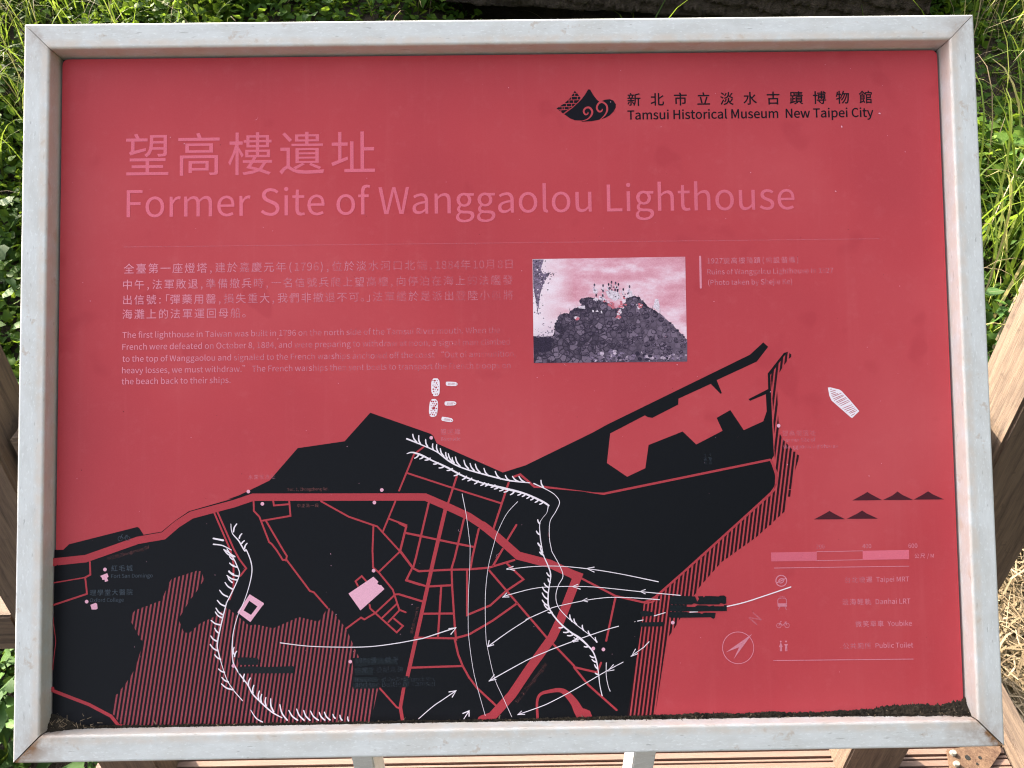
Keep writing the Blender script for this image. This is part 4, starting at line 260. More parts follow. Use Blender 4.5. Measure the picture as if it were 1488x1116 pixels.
"燈":"2L,s+K0,+K0,*8,s*8 ,.,.,.)U0u)U0u,. (8.G&k+b(@+J(g.@ *a.X)y,;*D,&+8.@ />0[.Z0N/o-W-1-W.30,-b0<-U09+Y09+Y/R-:/R,e.@+e/)+=.U,B-e*q,@+B+d,~-A,~,r/t,r/t-P1W+q2.,O0h-^1}.N1I/$0F.//|.p11/i0Z0>/c/K ,R)3-*&S-o&j-8)F /c)L.n&S+(&S+(%l1p%l1p&S/`&S0V)6 )=0[)=,n)5*j(i(k&h&#(8%K)1&t)`)O*i&e+:(@)l*A)x,n)x0[",
"營":"2L*c+7/-+7/-*=*c*= )v+k)v)e/x)e/x+k ,*00+;.}+i.i,h/s (~03().w(].Z)T/x 0{020).{0X.f1b/t -`02,d.x-=.[.7/v )4)()4%K)|%K)|%i0&%i0&%L0r%L0r)( )|&F)|(J0&(J0&&F .z0a.e/=.$.D,X-k-#-1.<-]/).@1--*(;-*(;+())+()),H0e,H0e+(1V+(1V-*1:-*1c-X/G.w/e0a *:0a*$/8)?.<&p-b(;-+)U-W*D.=+t-8,H-i*a.s*~0a",
"爬":"2L,Y0^(T/S(U/Q(U+e(H)<&^%v(:%K)-)%)=+e)=.}*6/3*6%V*z%V*z/C+o/X+}*U-Y&_1f%L2-&5..(<,]+#,U/l->0( /6/$/6,_.3,_.3/$ /l/$0n/$0n,_/l,_ -K/e-K*@-U)W-z)6.e)-0b)-1C):1e)k1s*m14+.1(**0^)o.k)o.=)x.3*@.3+z1T+z1T/e",
"爭":"2L0R0e,p0:(L0#(a/B-0/W1,0* )J.~*1-]*{-x*5/: ,,/2,`-`-N-u,q/E /}/^.^-c/>-L)*-L)*,h,J,h,J+X&k+X&k*u,J*u,J)b(t)b(t)#,J)#,J&R,1&<*A&=*_%N,g%Y-2%u-=&Q-=)#0^)#0^*u2%*u2%+X0^+X0^-L/E-L0q/C -=,h/m,h/m+X-=+X -=*u/m*u/m)b-=)b",
"物":"2L-<0a,Q.<+?,F+z+v-8.%.4.%-,+I+Q)K,2(z-m+3.v.%/n.%/%+=-o(t,6&0,v%^.T(U/i+00U.%1*.%0d)<0:&T/o&D.a&I.v%X03%X0z&%1P)#1t.F1v.m-T.m.&0S (J0%(1.#&`,@(>+y(k-Y)m-Y)m++&f*Q&z)d)m*=)m%L*X%L*X*S+}*|+s+d*X+@*X-Y+f-Y+f.G*X.G*X0`)m0`)m.G(y.G)1/w",
"理":"2L,]-B.A-B.A+v,]+v /(-B0h-B0h+v/(+v ,]/J.A/J.A.$,].$ /(/J0h/J0h.$/(.$ *s&X*s%n2+%n2+&X/.&X/.).1d).1d)s/.)s/.+41U+41U02+r02+r+4.;+4.;)s+f)s+f)..;)..;&X &f(L&y&Z+G(i+:)W*%)2*%+x+1+x+1,d*%,d*%/0+@/0+@/w&q/w&q/0)8/0)8,d&{,d&{+x)8+x)8(v",
"用":"2L)&/u)&+r({*5(Y(O&c%y(B%G)>($)g)r,S)r,S%U-E%U-E)r0E)r0E&X0*&?.A&@.[%R0b%_1+%{15&X15/u )r/,,S/,,S-?)r-? 0E/,0E-?-E-?-E/, )r,R,S,R,S*_)n*_)r+r 0E,R0E*_-E*_-E,R",
"登":"2L*O+:/.+:/.)q*O)q )_+z)_)20#)20#+z 1./</U-w.l.i0Q0//r0X.I/<-^0_,w0H-f.v.j-W++-W+z.d,Z0#,)0=+v0:(M0:(M/U+R/U*G-~(x/,(N.^)u-Q&],%(0+G)W,9*w-G*w,r.w,r.w-I03,@1W+P21,50&-N1g.o .W),-j&K+4&K+s&b+5)**K(o+*&K(#&K(#%e1l%e1l&K.]&K/F(s",
"發":"2L-$-B-$,N,o+^+|*q,R*A-P+A-f,L-f,a/:,a/:+X/H*s0)*_0}*_1V*c1Q+=0|+:00+:/{+X/{-)1V,E2)-%01-n1f/(1./O/Y.4.k.r0G02/k0Y.D/@-Q0_,p0K-z.d/Q-B ,P(z.:&w+|&),B%K.u&R0T%J0|%|/M&y0>(p0v){0K*00?*.,P*.,P)Q/v)Q.o(@,u)I (X.t)o-w&_,r(-,9)B,j)B,^+5,^+5+M(}+M(Y)#+2)#*j&B*D&:(x&?)3%X*`%W+G%q+e&Z+y)A+|)_)J)_)Y*m+z*m+z-?*9-?+X.N,V/|,&09+v06(s06(s/R+M/R*H.C))/A",
"的":"2L-N,&/3)K/t)t..,H *#0c)U.t(?.t(?%g)*%g)*&[,3&[,3.t*@.t*v0T )*.0+H.0+H+l)*+l )*(E)*+)+H+)+H(E -}0e-<.O,;,`,{,4.#.10q.10Y)C04&Z/d&I.(&O.A%b/}%`0t&/1E)-1_.P1`.w.?.w.k0T",
"碑":"2L/K+(/K)H+j)H+j(^/K(^/K%M09%M09(^2#(^2#)H09)H09+( ,=/T,=+=.,+=,f)}-:)M.@*@.x+=1Y+=1Y/T/$/T/H0U.N0b.3/T &q0*&q/?)2/?([,W&_*F(2)^(`*S(`&&)E&&)E&}+S&}+S,e)L,e){/?+z/?+z0* )E+}*l+}*l(f)E(f -%-+.T-+.F+|-%+| /;-+0m-+0m+|/0+| -%.q.T.q.T-h-%-h /;.q0m.q0m-h/;-h",
"立":"2L(I.W(I-g1H-g1H.W ){,z+$(9+u(M*k-0 ,,0R,^.d-P.{,v0g /$-0-C&i&y&i&y%x1r%x1r&i.:&i/{,|",
"端":"2L&u.X&u-m+^-m+^.X (:-2(g)3)H)>(u-< )#0B)g.b*O.y)e0V +r*u+r%M,[%M,[*3-Y*3-Y%V.;%V.;*3/=*3/=%X/z%X/z*30}*30}&80q&,03&,0H%J1K%V1e&71e*u.q*u/2+v1|+v1|,`+R,`+R+v.8+v.%*u +~0.+~-N1X-N1X0.0k0.0k.6/-.6/-0_.?0_.?.6,j.6,j0. *V-E)u(r&o(G($&V+e(Q+[)=*U)$+=-9",
"笑":"2L0T-M,|,t(e,W(u+r,T,+,<*_&{*_&{)v+~)v+8(j)x&p&x&2(F%M*Y&=,&(I,u)l.#(>/Q&21D%J1u&103&h.h(a-e)v1t)v1t*_-4*_-N,31%,i )M0f(k/#&j-](Q-4)X.k*%.k*`-5+I-P*t.k,p.k,p/Q)v/Q*<0U -k0c-,/%,*-b,l-8-q.h._.h/J-@05-]/V.h1o.h1o/O.6/O.X0Q",
"第":"2L)6+l(l)B+i)B*+($(.&,(`%K*a&Q,I)$,I%L-9%L-9)B0M)B0*&g/a&_.H&d.^%y0&%x0h&61,&}1B)e1D*(-9*(-9++0}++0}-T(l-T(l,o,I,o,I+l )v++,I++,I*()h*( -9,o03,o03+l-9+l )c0f(x/6&q-}(U-W)g/**C/**v-f+^-~+4/*,|/*,|/e*-/e*M0T -}0f-F/;,P.+-8-_.5/*.z/*/n-e0T.%/r/*1r/*1r/e.P/e.k0T",
"紀":"2L)b)K){%{*b&/*D)Y (J)S&m%z(P%b)1)G *{)a+Y&O,=&e+Z)s ,k,M,k&v,w&--G%e.>%Z0W%Z1H%k1p&K2$(d17))1(&c0S&G.E&G-k&P-_&v-_+_0O+_0O+,1A+,1A0-,S0-,S/:0O/:0O,M (2*#+G*[+U*%,:*?+I,S*j,?+3+>);+%+q.T+/.|*=-U(~-K*m0G*&0e(M-u&o-<(+,R)j,m(h+S&t*l",
"紅":"2L)l)K*/&,*q&=*O)Z (R)S&k%{(R%c)<)E +&)c+Z&},=(9+c)w (/*#+Q*`+^*,,D*@+Z,U*w,E+?+?)>+&,(.S+?.}*E-U)&-J+(0C*:0c(P-w&l-@(*,R)o,m(h+T&q*n +~&w+~&,2$&,2$&w/T&w/T/#1p/#1p/o,L/o,L/#.b/#.b&w",
"絕":"2L)I)I)c&&*=&2)})S (F)S&i%z(C%g(})H *S)Z+3&J+f&[+*)j (&)}*y*_++*%+a*8*{,E*I,8*i+9)#*y+K.X*l.x*$-P(k-F*A0C)[0_(>-p&f-8&|,R)X,m(Z+I&m*a .^*X-4*X-4,A.^,A /C*X/C,A0r,A0r*X +}0++}/D-y/D-*.(+X-1,&,V,I,e,I&m,V%~-&%Z-|%Q0V%Q1G%a1o&;2$(H1>(e1-&Q0S&8.%&8-B&B-4&m-4)p0r)p0r)I1^)I1^-)-$-).-.+.k/D0b/D0F.#0)-x/--|/?-;0G-;1$-Q1Q/i1T0+",
"線":"2L-1-80^-80^,9-1,9 -1.o0^.o0^-r-1-r )D)K)Z&&*;&2)})T (<)S&f%u(F%_(z)H *G)_*w&n+S($*|)n 13+3/w)u/F+5/F+W1K+W1K/P.w/P/F0O.M0b.+/P,E/P,E+W.Y+W.Y&E.H&6-<&6-R%K/#%W/?%r/F&E/F)N0?&~1Q%y2(&Y1)(@08)B1l*a +{*_+{)z-I)z,V(Q+D&V+p%},v&l-j(|.C*Q-r*a-f*_ (**#*o*S*z)t+]*+*~,L*C,>*b+4)+*|+V.X*p/#*#-R(r-I*S0E)h0c(A-u&f-=&~,R)T,k([+T&l*l",
"罄":"2L-Z0@-Z/V-K.y,`.D-2-w-)-w-)-C-P-C-M-B.V,.,]+X,|+$/2+f1S*x1}+V/n,.0[,p14-j0i-z0]-w-8-w.*.a.</T.</d/l/d/l/&/x.H0Q.61>.61o.:1k.j1<.f0a.f0P/%0P0@ 07-C/5,K.4-C *.0a*.0%(&0%(&/M*./M*..x(C.x(C.E,V.E,V.x*q.x*q/M,u/M,u0%*q0%*q0a ))(P))%l/w%l/w%J0f%J0f(M/w(M/w&M-<&M-<(j1r(j1r)J-<)J-<*;0[*;0[*u*`*u+&+V*<+i(r)q)L)J*7*;,M*;,M)J&z)J&z(j,M(j,M&M)t&M)t(P *5-J*5,^)/,^)0,z)0-J *k-J+r-J+r,^*k,^ (O-y(O,|(C+|&d*|(8*R(l+<)),.,U,.,U-y",
"臺":"2L(9+g(9*1(~*1(~+20j+20j*11V*11V+g */-B/`-B/`,d*/,d )C-o)C,70O,70O-o ,L0b,L0$(&0$(&/K,L/K,L.r(q.r(q.?0{.?0{.r-=.r-=/K1k/K1k0$-=0$-=0b )g(r,L)#,L(M),(M),&v,L&v,L&@($&@($%d1l%d1l&@-=&@-=&v0j&v0j(M-=(M-=)%/a)+07(]0e))/0*20I*20I*a)A*a)A*2+9*2*1)[)T)N .,*).{)W+))R,9*2.8*2",
"船":"2L)j-w*I,@+#,W*@.0 )g*P*U(k+.)(*=*g -6+/-6%J-|%J-|%|0V%|0V%N1D%N1D+/ -|&f-|*D0V*D0V&f -a0)-a.H-Y-Z-;,n,N,--%+W-v,I.@-H.I.F.I/@0)/@0),s08,&0x+l1R+l2#+p1z,Q1Q,M0|,M0o,r0o0) +N.[+N+p)?+p)?.[ &m+p&m+/(W+/(K(v&f%m(D%F)0(b)?+/+N+/+N&N+>&>*;&?*Q%W+r%e,7&N,7/>*K/>*u0T*(0d)c/>(W/>(W+p",
"艇":"2L)A-u)z,C*N,W)n.+ )C*I)z(e*Q(x)r*Z ,*,(,<,<-H,<,{)V,O+8+w+(,a(c+M&#+v%K--&~.$&3/,%j0@%`1o%`2+&I0D&H/:&Q.;&v-I(f-s*V.-,u-c,{-W,y,t,y.)/r-X02-G0*+l0*+l/B-0/B,@-?+f,^ 140K.0/b.F/,/a/?/a,w.I,w.I,2/a,2/a)@.4)@.4(W1x(W1x)@0H)@0H,21d,21d,w0H,w0H/M1k/s *k.Z*k+o)-+o)-.Z &k+o&k+-(L+-(A(u&^%l(8%M(z(d)-+-*k+-*k&G*Z&6)U&8)k%V+-%b+L&G+L/>*+/>*U0X)b0h)?/>(L/>(L+o",
"艦":"2L)E-t)y,B*L,X)o., )H*H)|(r*N)-)r*[ /w-O1-+F1e+f0Q-j *m.Z*m+n))+n)).Z &h+n&h+.(M+.(B(v&d%l(:%M(w(e))+.*m+.*m&J*^&8)[&9)p%V+-%c+J&I+J/>*$/>*N0W)a0g)A/>(M/>(M+n -Z.k,d.k,d/c-Z/c /.0C,%0C,%+*/2+*/2+f.5+f.5,e._,e.Y,^/:,:02.<2$.<2$/$0F/$0h0R0$0`/W.l.v-1.v.k.5.k.5/c/./c -Z,e-Z+f,d+f,d,e ,5*T,5&L+Y&L+Y%f2$%f2$&L1T&L1T*T ,r&L,r)q-m)q-m&L .D&L.D)q/@)q/@&L /s&L/s)q0p)q0p&L ,d.7.C.7.C-=,d-=",
"藥":"2L+v+z-o+z-o+)+v+) +v-H-o-H-o,S+v,S .D0a.D/z+F/z+F0a*V0a*V/z&{/z&{/8*V/8*V.D+F.D+F/8.D/8.D.D/5.D/5/81r/81r/z/5/z/50a (F*4*W*V*a*0+8*C+6*L,M*L,M)h&})h&})%+Y)%)m&{&g&9(:%X*Q&S,M(u,M%L-=%L-=(u/6&S1S%]2&&>/t&|.+)%1n)%1n)h-=)h-=*L.V*L.V.$-(.$-F.l,X.{,?.$+5.$+5*P*Z+x*++h*G+*)0*y*r-C*?-])u,t(|,m){.G)F.](O-$(,,c(=,+)S,?(j+=(5*l .|*818*Y1A*41u*E1<+{0h+k1(+//f*|1P-G0w-a0Q,w/U,q0T.K/|.`/*-).a,f.s,.00,B/E+@.k*o",
"號":"2L({/V*s/V*s-t({-t (@05(@-:+T-:+T05 &k,E&k+^(i+^(A)o*X)o*0&D)k&:(k&>(}%X*+%W*f%r++&o+B*3+D*R)9*R)N+^+m+^+m,E .O0a.O.N,=.N,=+^,/):+<%t+u%K,](,,z)x-%+^-%-k17-k0{,Y1Y,L2*.E1V.Q1J.N/<.N/</71R/71R/v/</v/<0a .H-d.H,l-;,b-B,*.H,4.H+e.[+$/K*p0e*p1D+(1Y+w0{,20t+W0]+L/S+L/7+P/1+e/1,;0`,I0Y-$/1,s/1-d -w*9-j(q-F&k,Y&$-)%M-u&8.D(;.X)V/W)V/W&b/k%s0K%c1(%c1]%l1{&82+(P1M(p1I&f1<&O0}&J0Z&J0D&O0=&`0=*9",
"街":"2L/(0$/(/<1q/<1q0$ )`0a(m/O&b.K(0-n)G/#*J0G ,;0a,;/<*k/<*k.U,;.U,;-)*V-)*V,@.h,@.h-)-(-)-(.U.U.U.U/<-(/<-(0a .z-&.z,=00,=00&N/x&<.[&=.s%L0T%Z0s%v0{&N0{,=2#,=2#-& *@(%*I&:.|&p.z(W-((B-()}.a)}.a*e-(*e-(,+,:,+,:*e*]*e*])},:)},:(: )~.K(v,a&R+9($*R)#+S)#%K)j%K)j,S*g.4",
"設":"2L(A-@(A,_+],_+]-@ (A+q(A+5+^+5+^+q &r.k&r.,,,.,,,.k )*0F)v.u*X/=)f0e +|+i+|*},x*},K*n-4)O./(B+]&7+]*E(A*E(A%Y))%Y))&/+Z&/,#%L.j&l0)&#1T%N2*&8/J(B0Y)i1H+W0t+l0g+i )))a*t)a*t&o))&o -(0<-(/(,{.8,U-H+`,_,6,&-7,y-d-}-o/%-o/P/a/P/a-d/p,m0V,U1>,U1q,Z1k-A1>-<0[-<0M-c0M0< 0B*}/`)n.j(q-s)o-5*}",
"路":"2L)*/N+3/N+3-R)*-R &i&m&v%~,6((,/(l*`(L*`*K+p*K,9)t,v*6,v%N-b%N-b%t0O%t0O%Q1<%Q1<*41]*$21*e0h+J/Y,D0U-f19/B0e/W0V/T.H/T.i0O-|0b-/.j+y-:+y06(A06(A,k)v,k)v(<)&(*)&+g(A+g(A&w -b&[-b)i0O)i0O&[ 05.m/),y-{.[.).m -H*O/++m0f*O .V,F-D+F,(*_,(+4*`+4*`,k+y,k+y-0,S,^-T-w",
"蹟":"2L(}/O*n/O*n-O(}-O -0*m0W*m0W*+-0*+ -0)T0W)T0W(m-0(m -0,)0W,)0W+C-0+C ,E,^,E(81D(81D,^ /G&f1D%K2,%q/{(1 -[(4+.%z+`%H.A&i &h&l&w&$+}(6+s(y*E(Q*E*P+l*P+l+8*E+8*E,j+V,j+V05(;05(;,j)_,j)_(?(z(-(z+f(;+f(;&x +c-k+c-52#-52#-k/5-k/5.E1M.E1M.w/5.w/5/O1h/O1h0)/50)/50a.E0a.E0)+{0)+{/O.E/O.E.w,:.w,:.E.E.E.E-k",
"車":"2L),.*),)g,K)g,K(p&x(p&x(*,K(*,K%I->%I->(*1v(*1v(p->(p->)g0g)g0g.*->.*->.u1S.u1S/`->/`->0`,K0`,K/`(;/`(;.u,K.u,K.* )u+X,K+X,K*K)u*K ->+X/v+X/v*K->*K )u-E,K-E,K,9)u,9 ->-E/v-E/v,9->,9",
"軌":"2L.#0_.#.;,l.;,l-Q.#-Q.#-2-t*}-?(q+w%w,V%H.%(O._*l.k-2.k-Q/{-Q/{&a02%g0j%S1<%S1m%a2-&725(h1W)+1U&d1K&H18&B0}&B0l&H0g&Z0g.;.k.;.k0_ (6-u(6*%)z*%)z)/&k)/&k(F)z(F)z%L*f%L*f(F,p(F,p)/*f)/*f*%,T*%,T-u*f-u*f.g,d.g,d/N*f/N*f0a)z0a)z/N&z/N&z.g)z.g)z-u (t+a*#+a*#*_(t*_ *`+a+p+a+p*_*`*_ (t-<*#-<*#,;(t,; *`-<+p-<+p,;*`,;",
"軍":"2L(&(W(&&n,N&n,N%J->%J->&n1l&n1l(W->(W->)H0`)H0`-,->-,->-s07-s07.S->.S->/E0i/E0i-x1Y-x1Y0,(90,(9-x)(-x)(/E,N/E,N.S)X.S)X-s,N-s,N-,);-,);)H,N)H,N(W *(*{,N*{,N*&*(*& ->*{/p*{/p*&->*& *(,N,N,N,N+V*(+V ->,N/p,N/p+V->+V",
"輕":"2L,D0/,D/H1t/H1t0/ -:/&,3,{-G*d.**~,y,|-z.r /)/&-z,|/:*f/x+$.f,}/j.r 0{/&/j,{14*d1q+#0W,|1b.q +y&L+y%f2%%f2%&L/L&L/L)]1a)]1a*C,V*C,V)].[)].[&L (.-v(.*&)_*&)_)/&i)/&i(G)_(G)_%K*D%K*D(G,3(G,3)/*D)/*D*&+x*&+x-v*C-v*C.f,*.f,*/M*C/M*C0a)^0a)^/M&w/M&w.f)^.f)^-v (g+b)d+b)d*`(g*` *>+b+=+b+=*`*>*` (g-=)d-=)d,=(g,= *>-=+=-=+=,=*>,=",
"退":"2L(8/k)r-z*T.L(s08 0#-k0#,d,S,d,S-k 0#.K,S.K,S/O0#/O +Z(;.P)4.M)t,S)F,S,#0n,#0n03+b03+b)g+S)6+8(z -V+80q(>1N(k/r*?1d+T1&,%/A*g./+_ *7,e&w,e&w+y)J+y)J(Q&l&@(?%])3&R)t&u*{&?,=%r.#%h1n%r2(&c.%&P,G&W+0&{*7(S",
"運":"2L*k0=*k.:+T.:+T/_0u/_0u.:1b.:1b0= (,/k)Z-n*B.;(j04 ,-+L-l+L-l*c,-*c .Z+L0A+L0A*c.Z*c ,-,f-l,f-l+~,-+~ .Z,f0A,f0A+~.Z+~ *l)L*l(m-l(m-l&w.Z&w.Z(m1g(m1g)L.Z)L.Z*/1,*/1,->.Z->.Z-|0e-|0e.Y.Z.Y.Z/4-l/4-l.Y+Z.Y+Z-|-l-|-l->+E->+E*/-l*/-l)L *1,=&r,=&r+Q)C+Q)C(g&m&H(B%b).&d)h(0*m&L,/%z-x%n1p%y2*&i-z&U,<&_+#(-*1(d",
"遺":"2L,3+:0++:0+*b,3*b ,3*80+*80+)_,3)_ ,3,:0+,:0++d,3+d (;00)|.8*].f(t0W +>0(+>.B-a.B-a-n*L-n*L-91s-91s-n.O-n.O.B0{.B0{0(.O0(.O0`-a0`-a0( ,)/T-a/T-a.q,).q .O/T01/T01.q.O.q *,,v&p,v&p,/)>,/)>(_(Q(1&[&7(4%L(y&O)V&x*]&7+|%d-o%X1x%e23&[-r&F+I&_-_(v-()3.x)3.^(d1)&_1L(5/&)30t)30t,g+G,g+G)3,{)3*t(4+E&`*o&y*,(N",
"醫":"2L(z*8(z%N)d%N)d%v0/%v0/%N0w%N0w*8.:*8.:*e1|*e1|+?&l+?&l*e+g*e+g*8 )d&I)d&o0/&o0/&I )d(@)d)d+a)d+1)<)j(|*0(N+m(},E)d-W)d-W)G-j(n.Y(b0+(b0/(b0/(@ ,H*e-W*e-W*8,H*8 ,~0C(O0C(O+e-)+e-),;)0,;)0/l*+/l);.V)f.=*1.l*p.l*p.;*p.4)C.4)C-d*g-d*B-2)I,c)l,<*_,f+0-:,D,B,f,g+B-d,s-d,s.4+H.4+H.:+H.l,`.l,`/;*J/;*[/b*//l,~/l -H-1.i,U-*+y-J+H/J,81%+F1F+z0#,_1...0c.?0V.=-S.=.B.~.T/k/r/k/r/C/~.b0Y.O17.O1c.S1^/-14/)0b/)0U/B0U0F050F.T0G-s0G-s/n-c/8,s.d-A.4-F.6-F-g04-g/F,y-h-] 0/)0/})0.`)0.:)G.:)d0/)d",
"重":"2L)--B)-)t,K)t,K).(h).(h(L,K(L,K&O&w&O&w%m1t%m1t&O-<&O-<(L14(L14).-<).-<)t0i)t0i-B-<-B-<.$1o.$1o.d-<.d-</V0h/{0?0Z(n0$(~/D,K/P,K.d&}.d&}.$,K.$,K-B )w+B,K+B,K*P)w*P -<+B/w+B/w*P-<*P )w,g,K,g,K+v)w+v -<,g/w,g/w+v-<+v",
"阻":"2L,B0(,B&Y+*&Y+*%n2%%n2%&Y1-&Y1-0( -/&Y-/)g0<)g0<&Y -/,V0<,V0<*Q-/*Q -/-@-//<0</<0<-@ (?07(?%N),%N),/M*b/M)d,z*Z+e*o*c*W)w*5)m)N)o)b)+*Q)-+.)@+N)o+X*[+D+h*N-&+b/w+00:+$07",
"院":"2L,Q-?,Q,W0},W0}-? +_+?+_*U-6*U,v)%,2&u*b&/+3%M,m&G-`(h.#*U/4*U/4&]/E%m00%X10%X1p%z2+(H1E(f1>&V1(&@0;&@/|&^/|*U1z*U1z+? -q0R.L/>+Z/>+Z-A,G-A,G.V1+.V1+-A1t-A1t/>/./>/A/E.Z0i (707(7%N(|%N(|/M*K/M)U,z*D+e*V*b*@)v)|)m)A)n)T)+*=)-*r)?+6)n+?*Z+-+g*?-&+I/x*s0:*h07",
"陸":"2L-I,d+A+++j*I-y,: //,81;*`1d+:/U,i (608(6%O(z%O(z/N*K/N)V,z*D+e*V*c*A)w)})n)B)o)T),*>)-*s)@+6)o+?*[+.+h*@-(+I/x*s0;*h08 .(0a.(/X+j/X+j.r.(.r.(-Y+B-Y+B,q1m,q1m-Y.s-Y.s.r1C.r1C/X.s/X.s0a .(+5.()o+a)o+a),.(),.(&M*^&M*^%d1}%d1}&M.s&M.s),1G),1G)o.s)o.s+5",
"雷":"2L)O-I)O,o+u,o+u-I )9,0)9+T+v+T+v,0 -o,0-o+T0W+T0W,0 -o-I-o,o0>,o0>-I (4.l(4,E(y,E(y..,L..,L+3-<+3-<..0p..0p,E1[,E1[.l-<.l-</T0z/T0z07(o07(o/T,L/T,L.l ,L(R,L&Q)x&Q)x(R -<(R/o(R/o&Q-<&Q ,L)3)x)3)x*0,L*0 -<)3-<*0/o*0/o)3 )/*m)/%M)x%M)x%p/o%p/o%T0`%T0`*m",
"非":"2L-j0[-j%L.]%L.]).1}).1})y.])y.]+b1V+b1V,N.],N.].21l.21l.|.].|.]0[ &{)z&{)/+;)/+;%M,.%M,.0]+;0]+;.}(7.}(7.2+;.2+;,O(G,O(G+b+;+b+;)z",
"館":"2L-/-c-/%N-n%N-n%{0X%{0X%R1<%R1<){-n){-n*u0q*u0q-c -n&b-n):0X):0X&b -n-#03-#03+X-n+X .N0J.{/G,K/G,K-X-*-X-*.c1$.c1$-X1a-X1a/G/F/G/`/U/*0g +1+A+1*E)4*E)4+A +1+{)4+{)4,n+1,n *M)8*n(R)4&o)4)f+p)f+p-L*_-L*8.^)[.J)z-L(O-L(O(2(?&^&}&F(A%Y+*&z+N%x,+&;+%)P *$0g({/D&^.=&}-R**/X+w-t,E.O*M03*^0O",
"高":"2L*R-U/A-U/A,T*R,T )b.2)b+x05+x05.2 ,90R,V/R&~/R&~.k1h.k1h/R-O/R-&0d (H+?(H%M)6%M)6*Z0V*Z0V&A0E&2/9&3/Q%T0~%^1?%s1G&B1G+? *M)z*M&-+:&-+:&`/4&`/4)z +:)A.J)A.J(=+:(="}
GA = "#$%&()*+,-./0123456789:;<=>?@ABCDEFGHIJKLMNOPQRSTUVWXYZ[]^_`abcdefghijklmnopqrstuvwxyz{|}~"
GI = {c: i for i, c in enumerate(GA)}
NB = len(GA)
def unglyph(ch):
    s = GLYPH[ch]
    adv = GI[s[0]] * NB + GI[s[1]] - 300
    loops = []
    for part in s[2:].split(' '):
        if part:
            loops.append([(GI[part[i]] * NB + GI[part[i+1]] - 300, GI[part[i+2]] * NB + GI[part[i+3]] - 300)
                          for i in range(0, len(part), 4)])
    return adv, loops

# ------------------------------------------------------------------ helpers
def tag(o, label=None, cat=None, group=None, kind=None):
    if label: o['label'] = label
    if cat: o['category'] = cat
    if group: o['group'] = group
    if kind: o['kind'] = kind
    return o

def empty(name, loc):
    o = bpy.data.objects.new(name, None)
    o.empty_display_size = 0.1
    o.location = loc
    col.objects.link(o)
    return o

def link_mesh(name, verts, faces, mats, parent=None, matidx=None, smooth=False, attrs=None, uv=None):
    me = bpy.data.meshes.new(name)
    me.from_pydata([tuple(v) for v in verts], [], faces)
    for m in (mats if isinstance(mats, (list, tuple)) else [mats]):
        me.materials.append(m)
    if matidx is not None:
        me.polygons.foreach_set('material_index', matidx)
    if smooth:
        me.polygons.foreach_set('use_smooth', [True] * len(me.polygons))
    for k, v in (attrs or {}).items():
        a = me.attributes.new(k, 'FLOAT', 'POINT')
        a.data.foreach_set('value', np.asarray(v, dtype=np.float32))
    me.update()
    o = bpy.data.objects.new(name, me)
    col.objects.link(o)
    if parent is not None:
        o.parent = parent
    return o

def fast_mesh(name, V, F, mats, parent=None, attrs=None, smooth=False):
    """V (n,3) array, F (m,k) array of equal sized faces"""
    me = bpy.data.meshes.new(name)
    n, (m, k) = len(V), F.shape
    me.vertices.add(n)
    me.vertices.foreach_set('co', np.ascontiguousarray(V, dtype=np.float32).ravel())
    me.loops.add(m * k)
    me.loops.foreach_set('vertex_index', np.ascontiguousarray(F, dtype=np.int32).ravel())
    me.polygons.add(m)
    me.polygons.foreach_set('loop_start', np.arange(0, m * k, k, dtype=np.int32))
    me.polygons.foreach_set('loop_total', np.full(m, k, dtype=np.int32))
    if smooth:
        me.polygons.foreach_set('use_smooth', np.ones(m, dtype=bool))
    for kk, v in (attrs or {}).items():
        a = me.attributes.new(kk, 'FLOAT', 'POINT')
        a.data.foreach_set('value', np.asarray(v, dtype=np.float32))
    me.materials.append(mats)
    me.update(calc_edges=True)
    o = bpy.data.objects.new(name, me)
    col.objects.link(o)
    if parent is not None:
        o.parent = parent
    return o

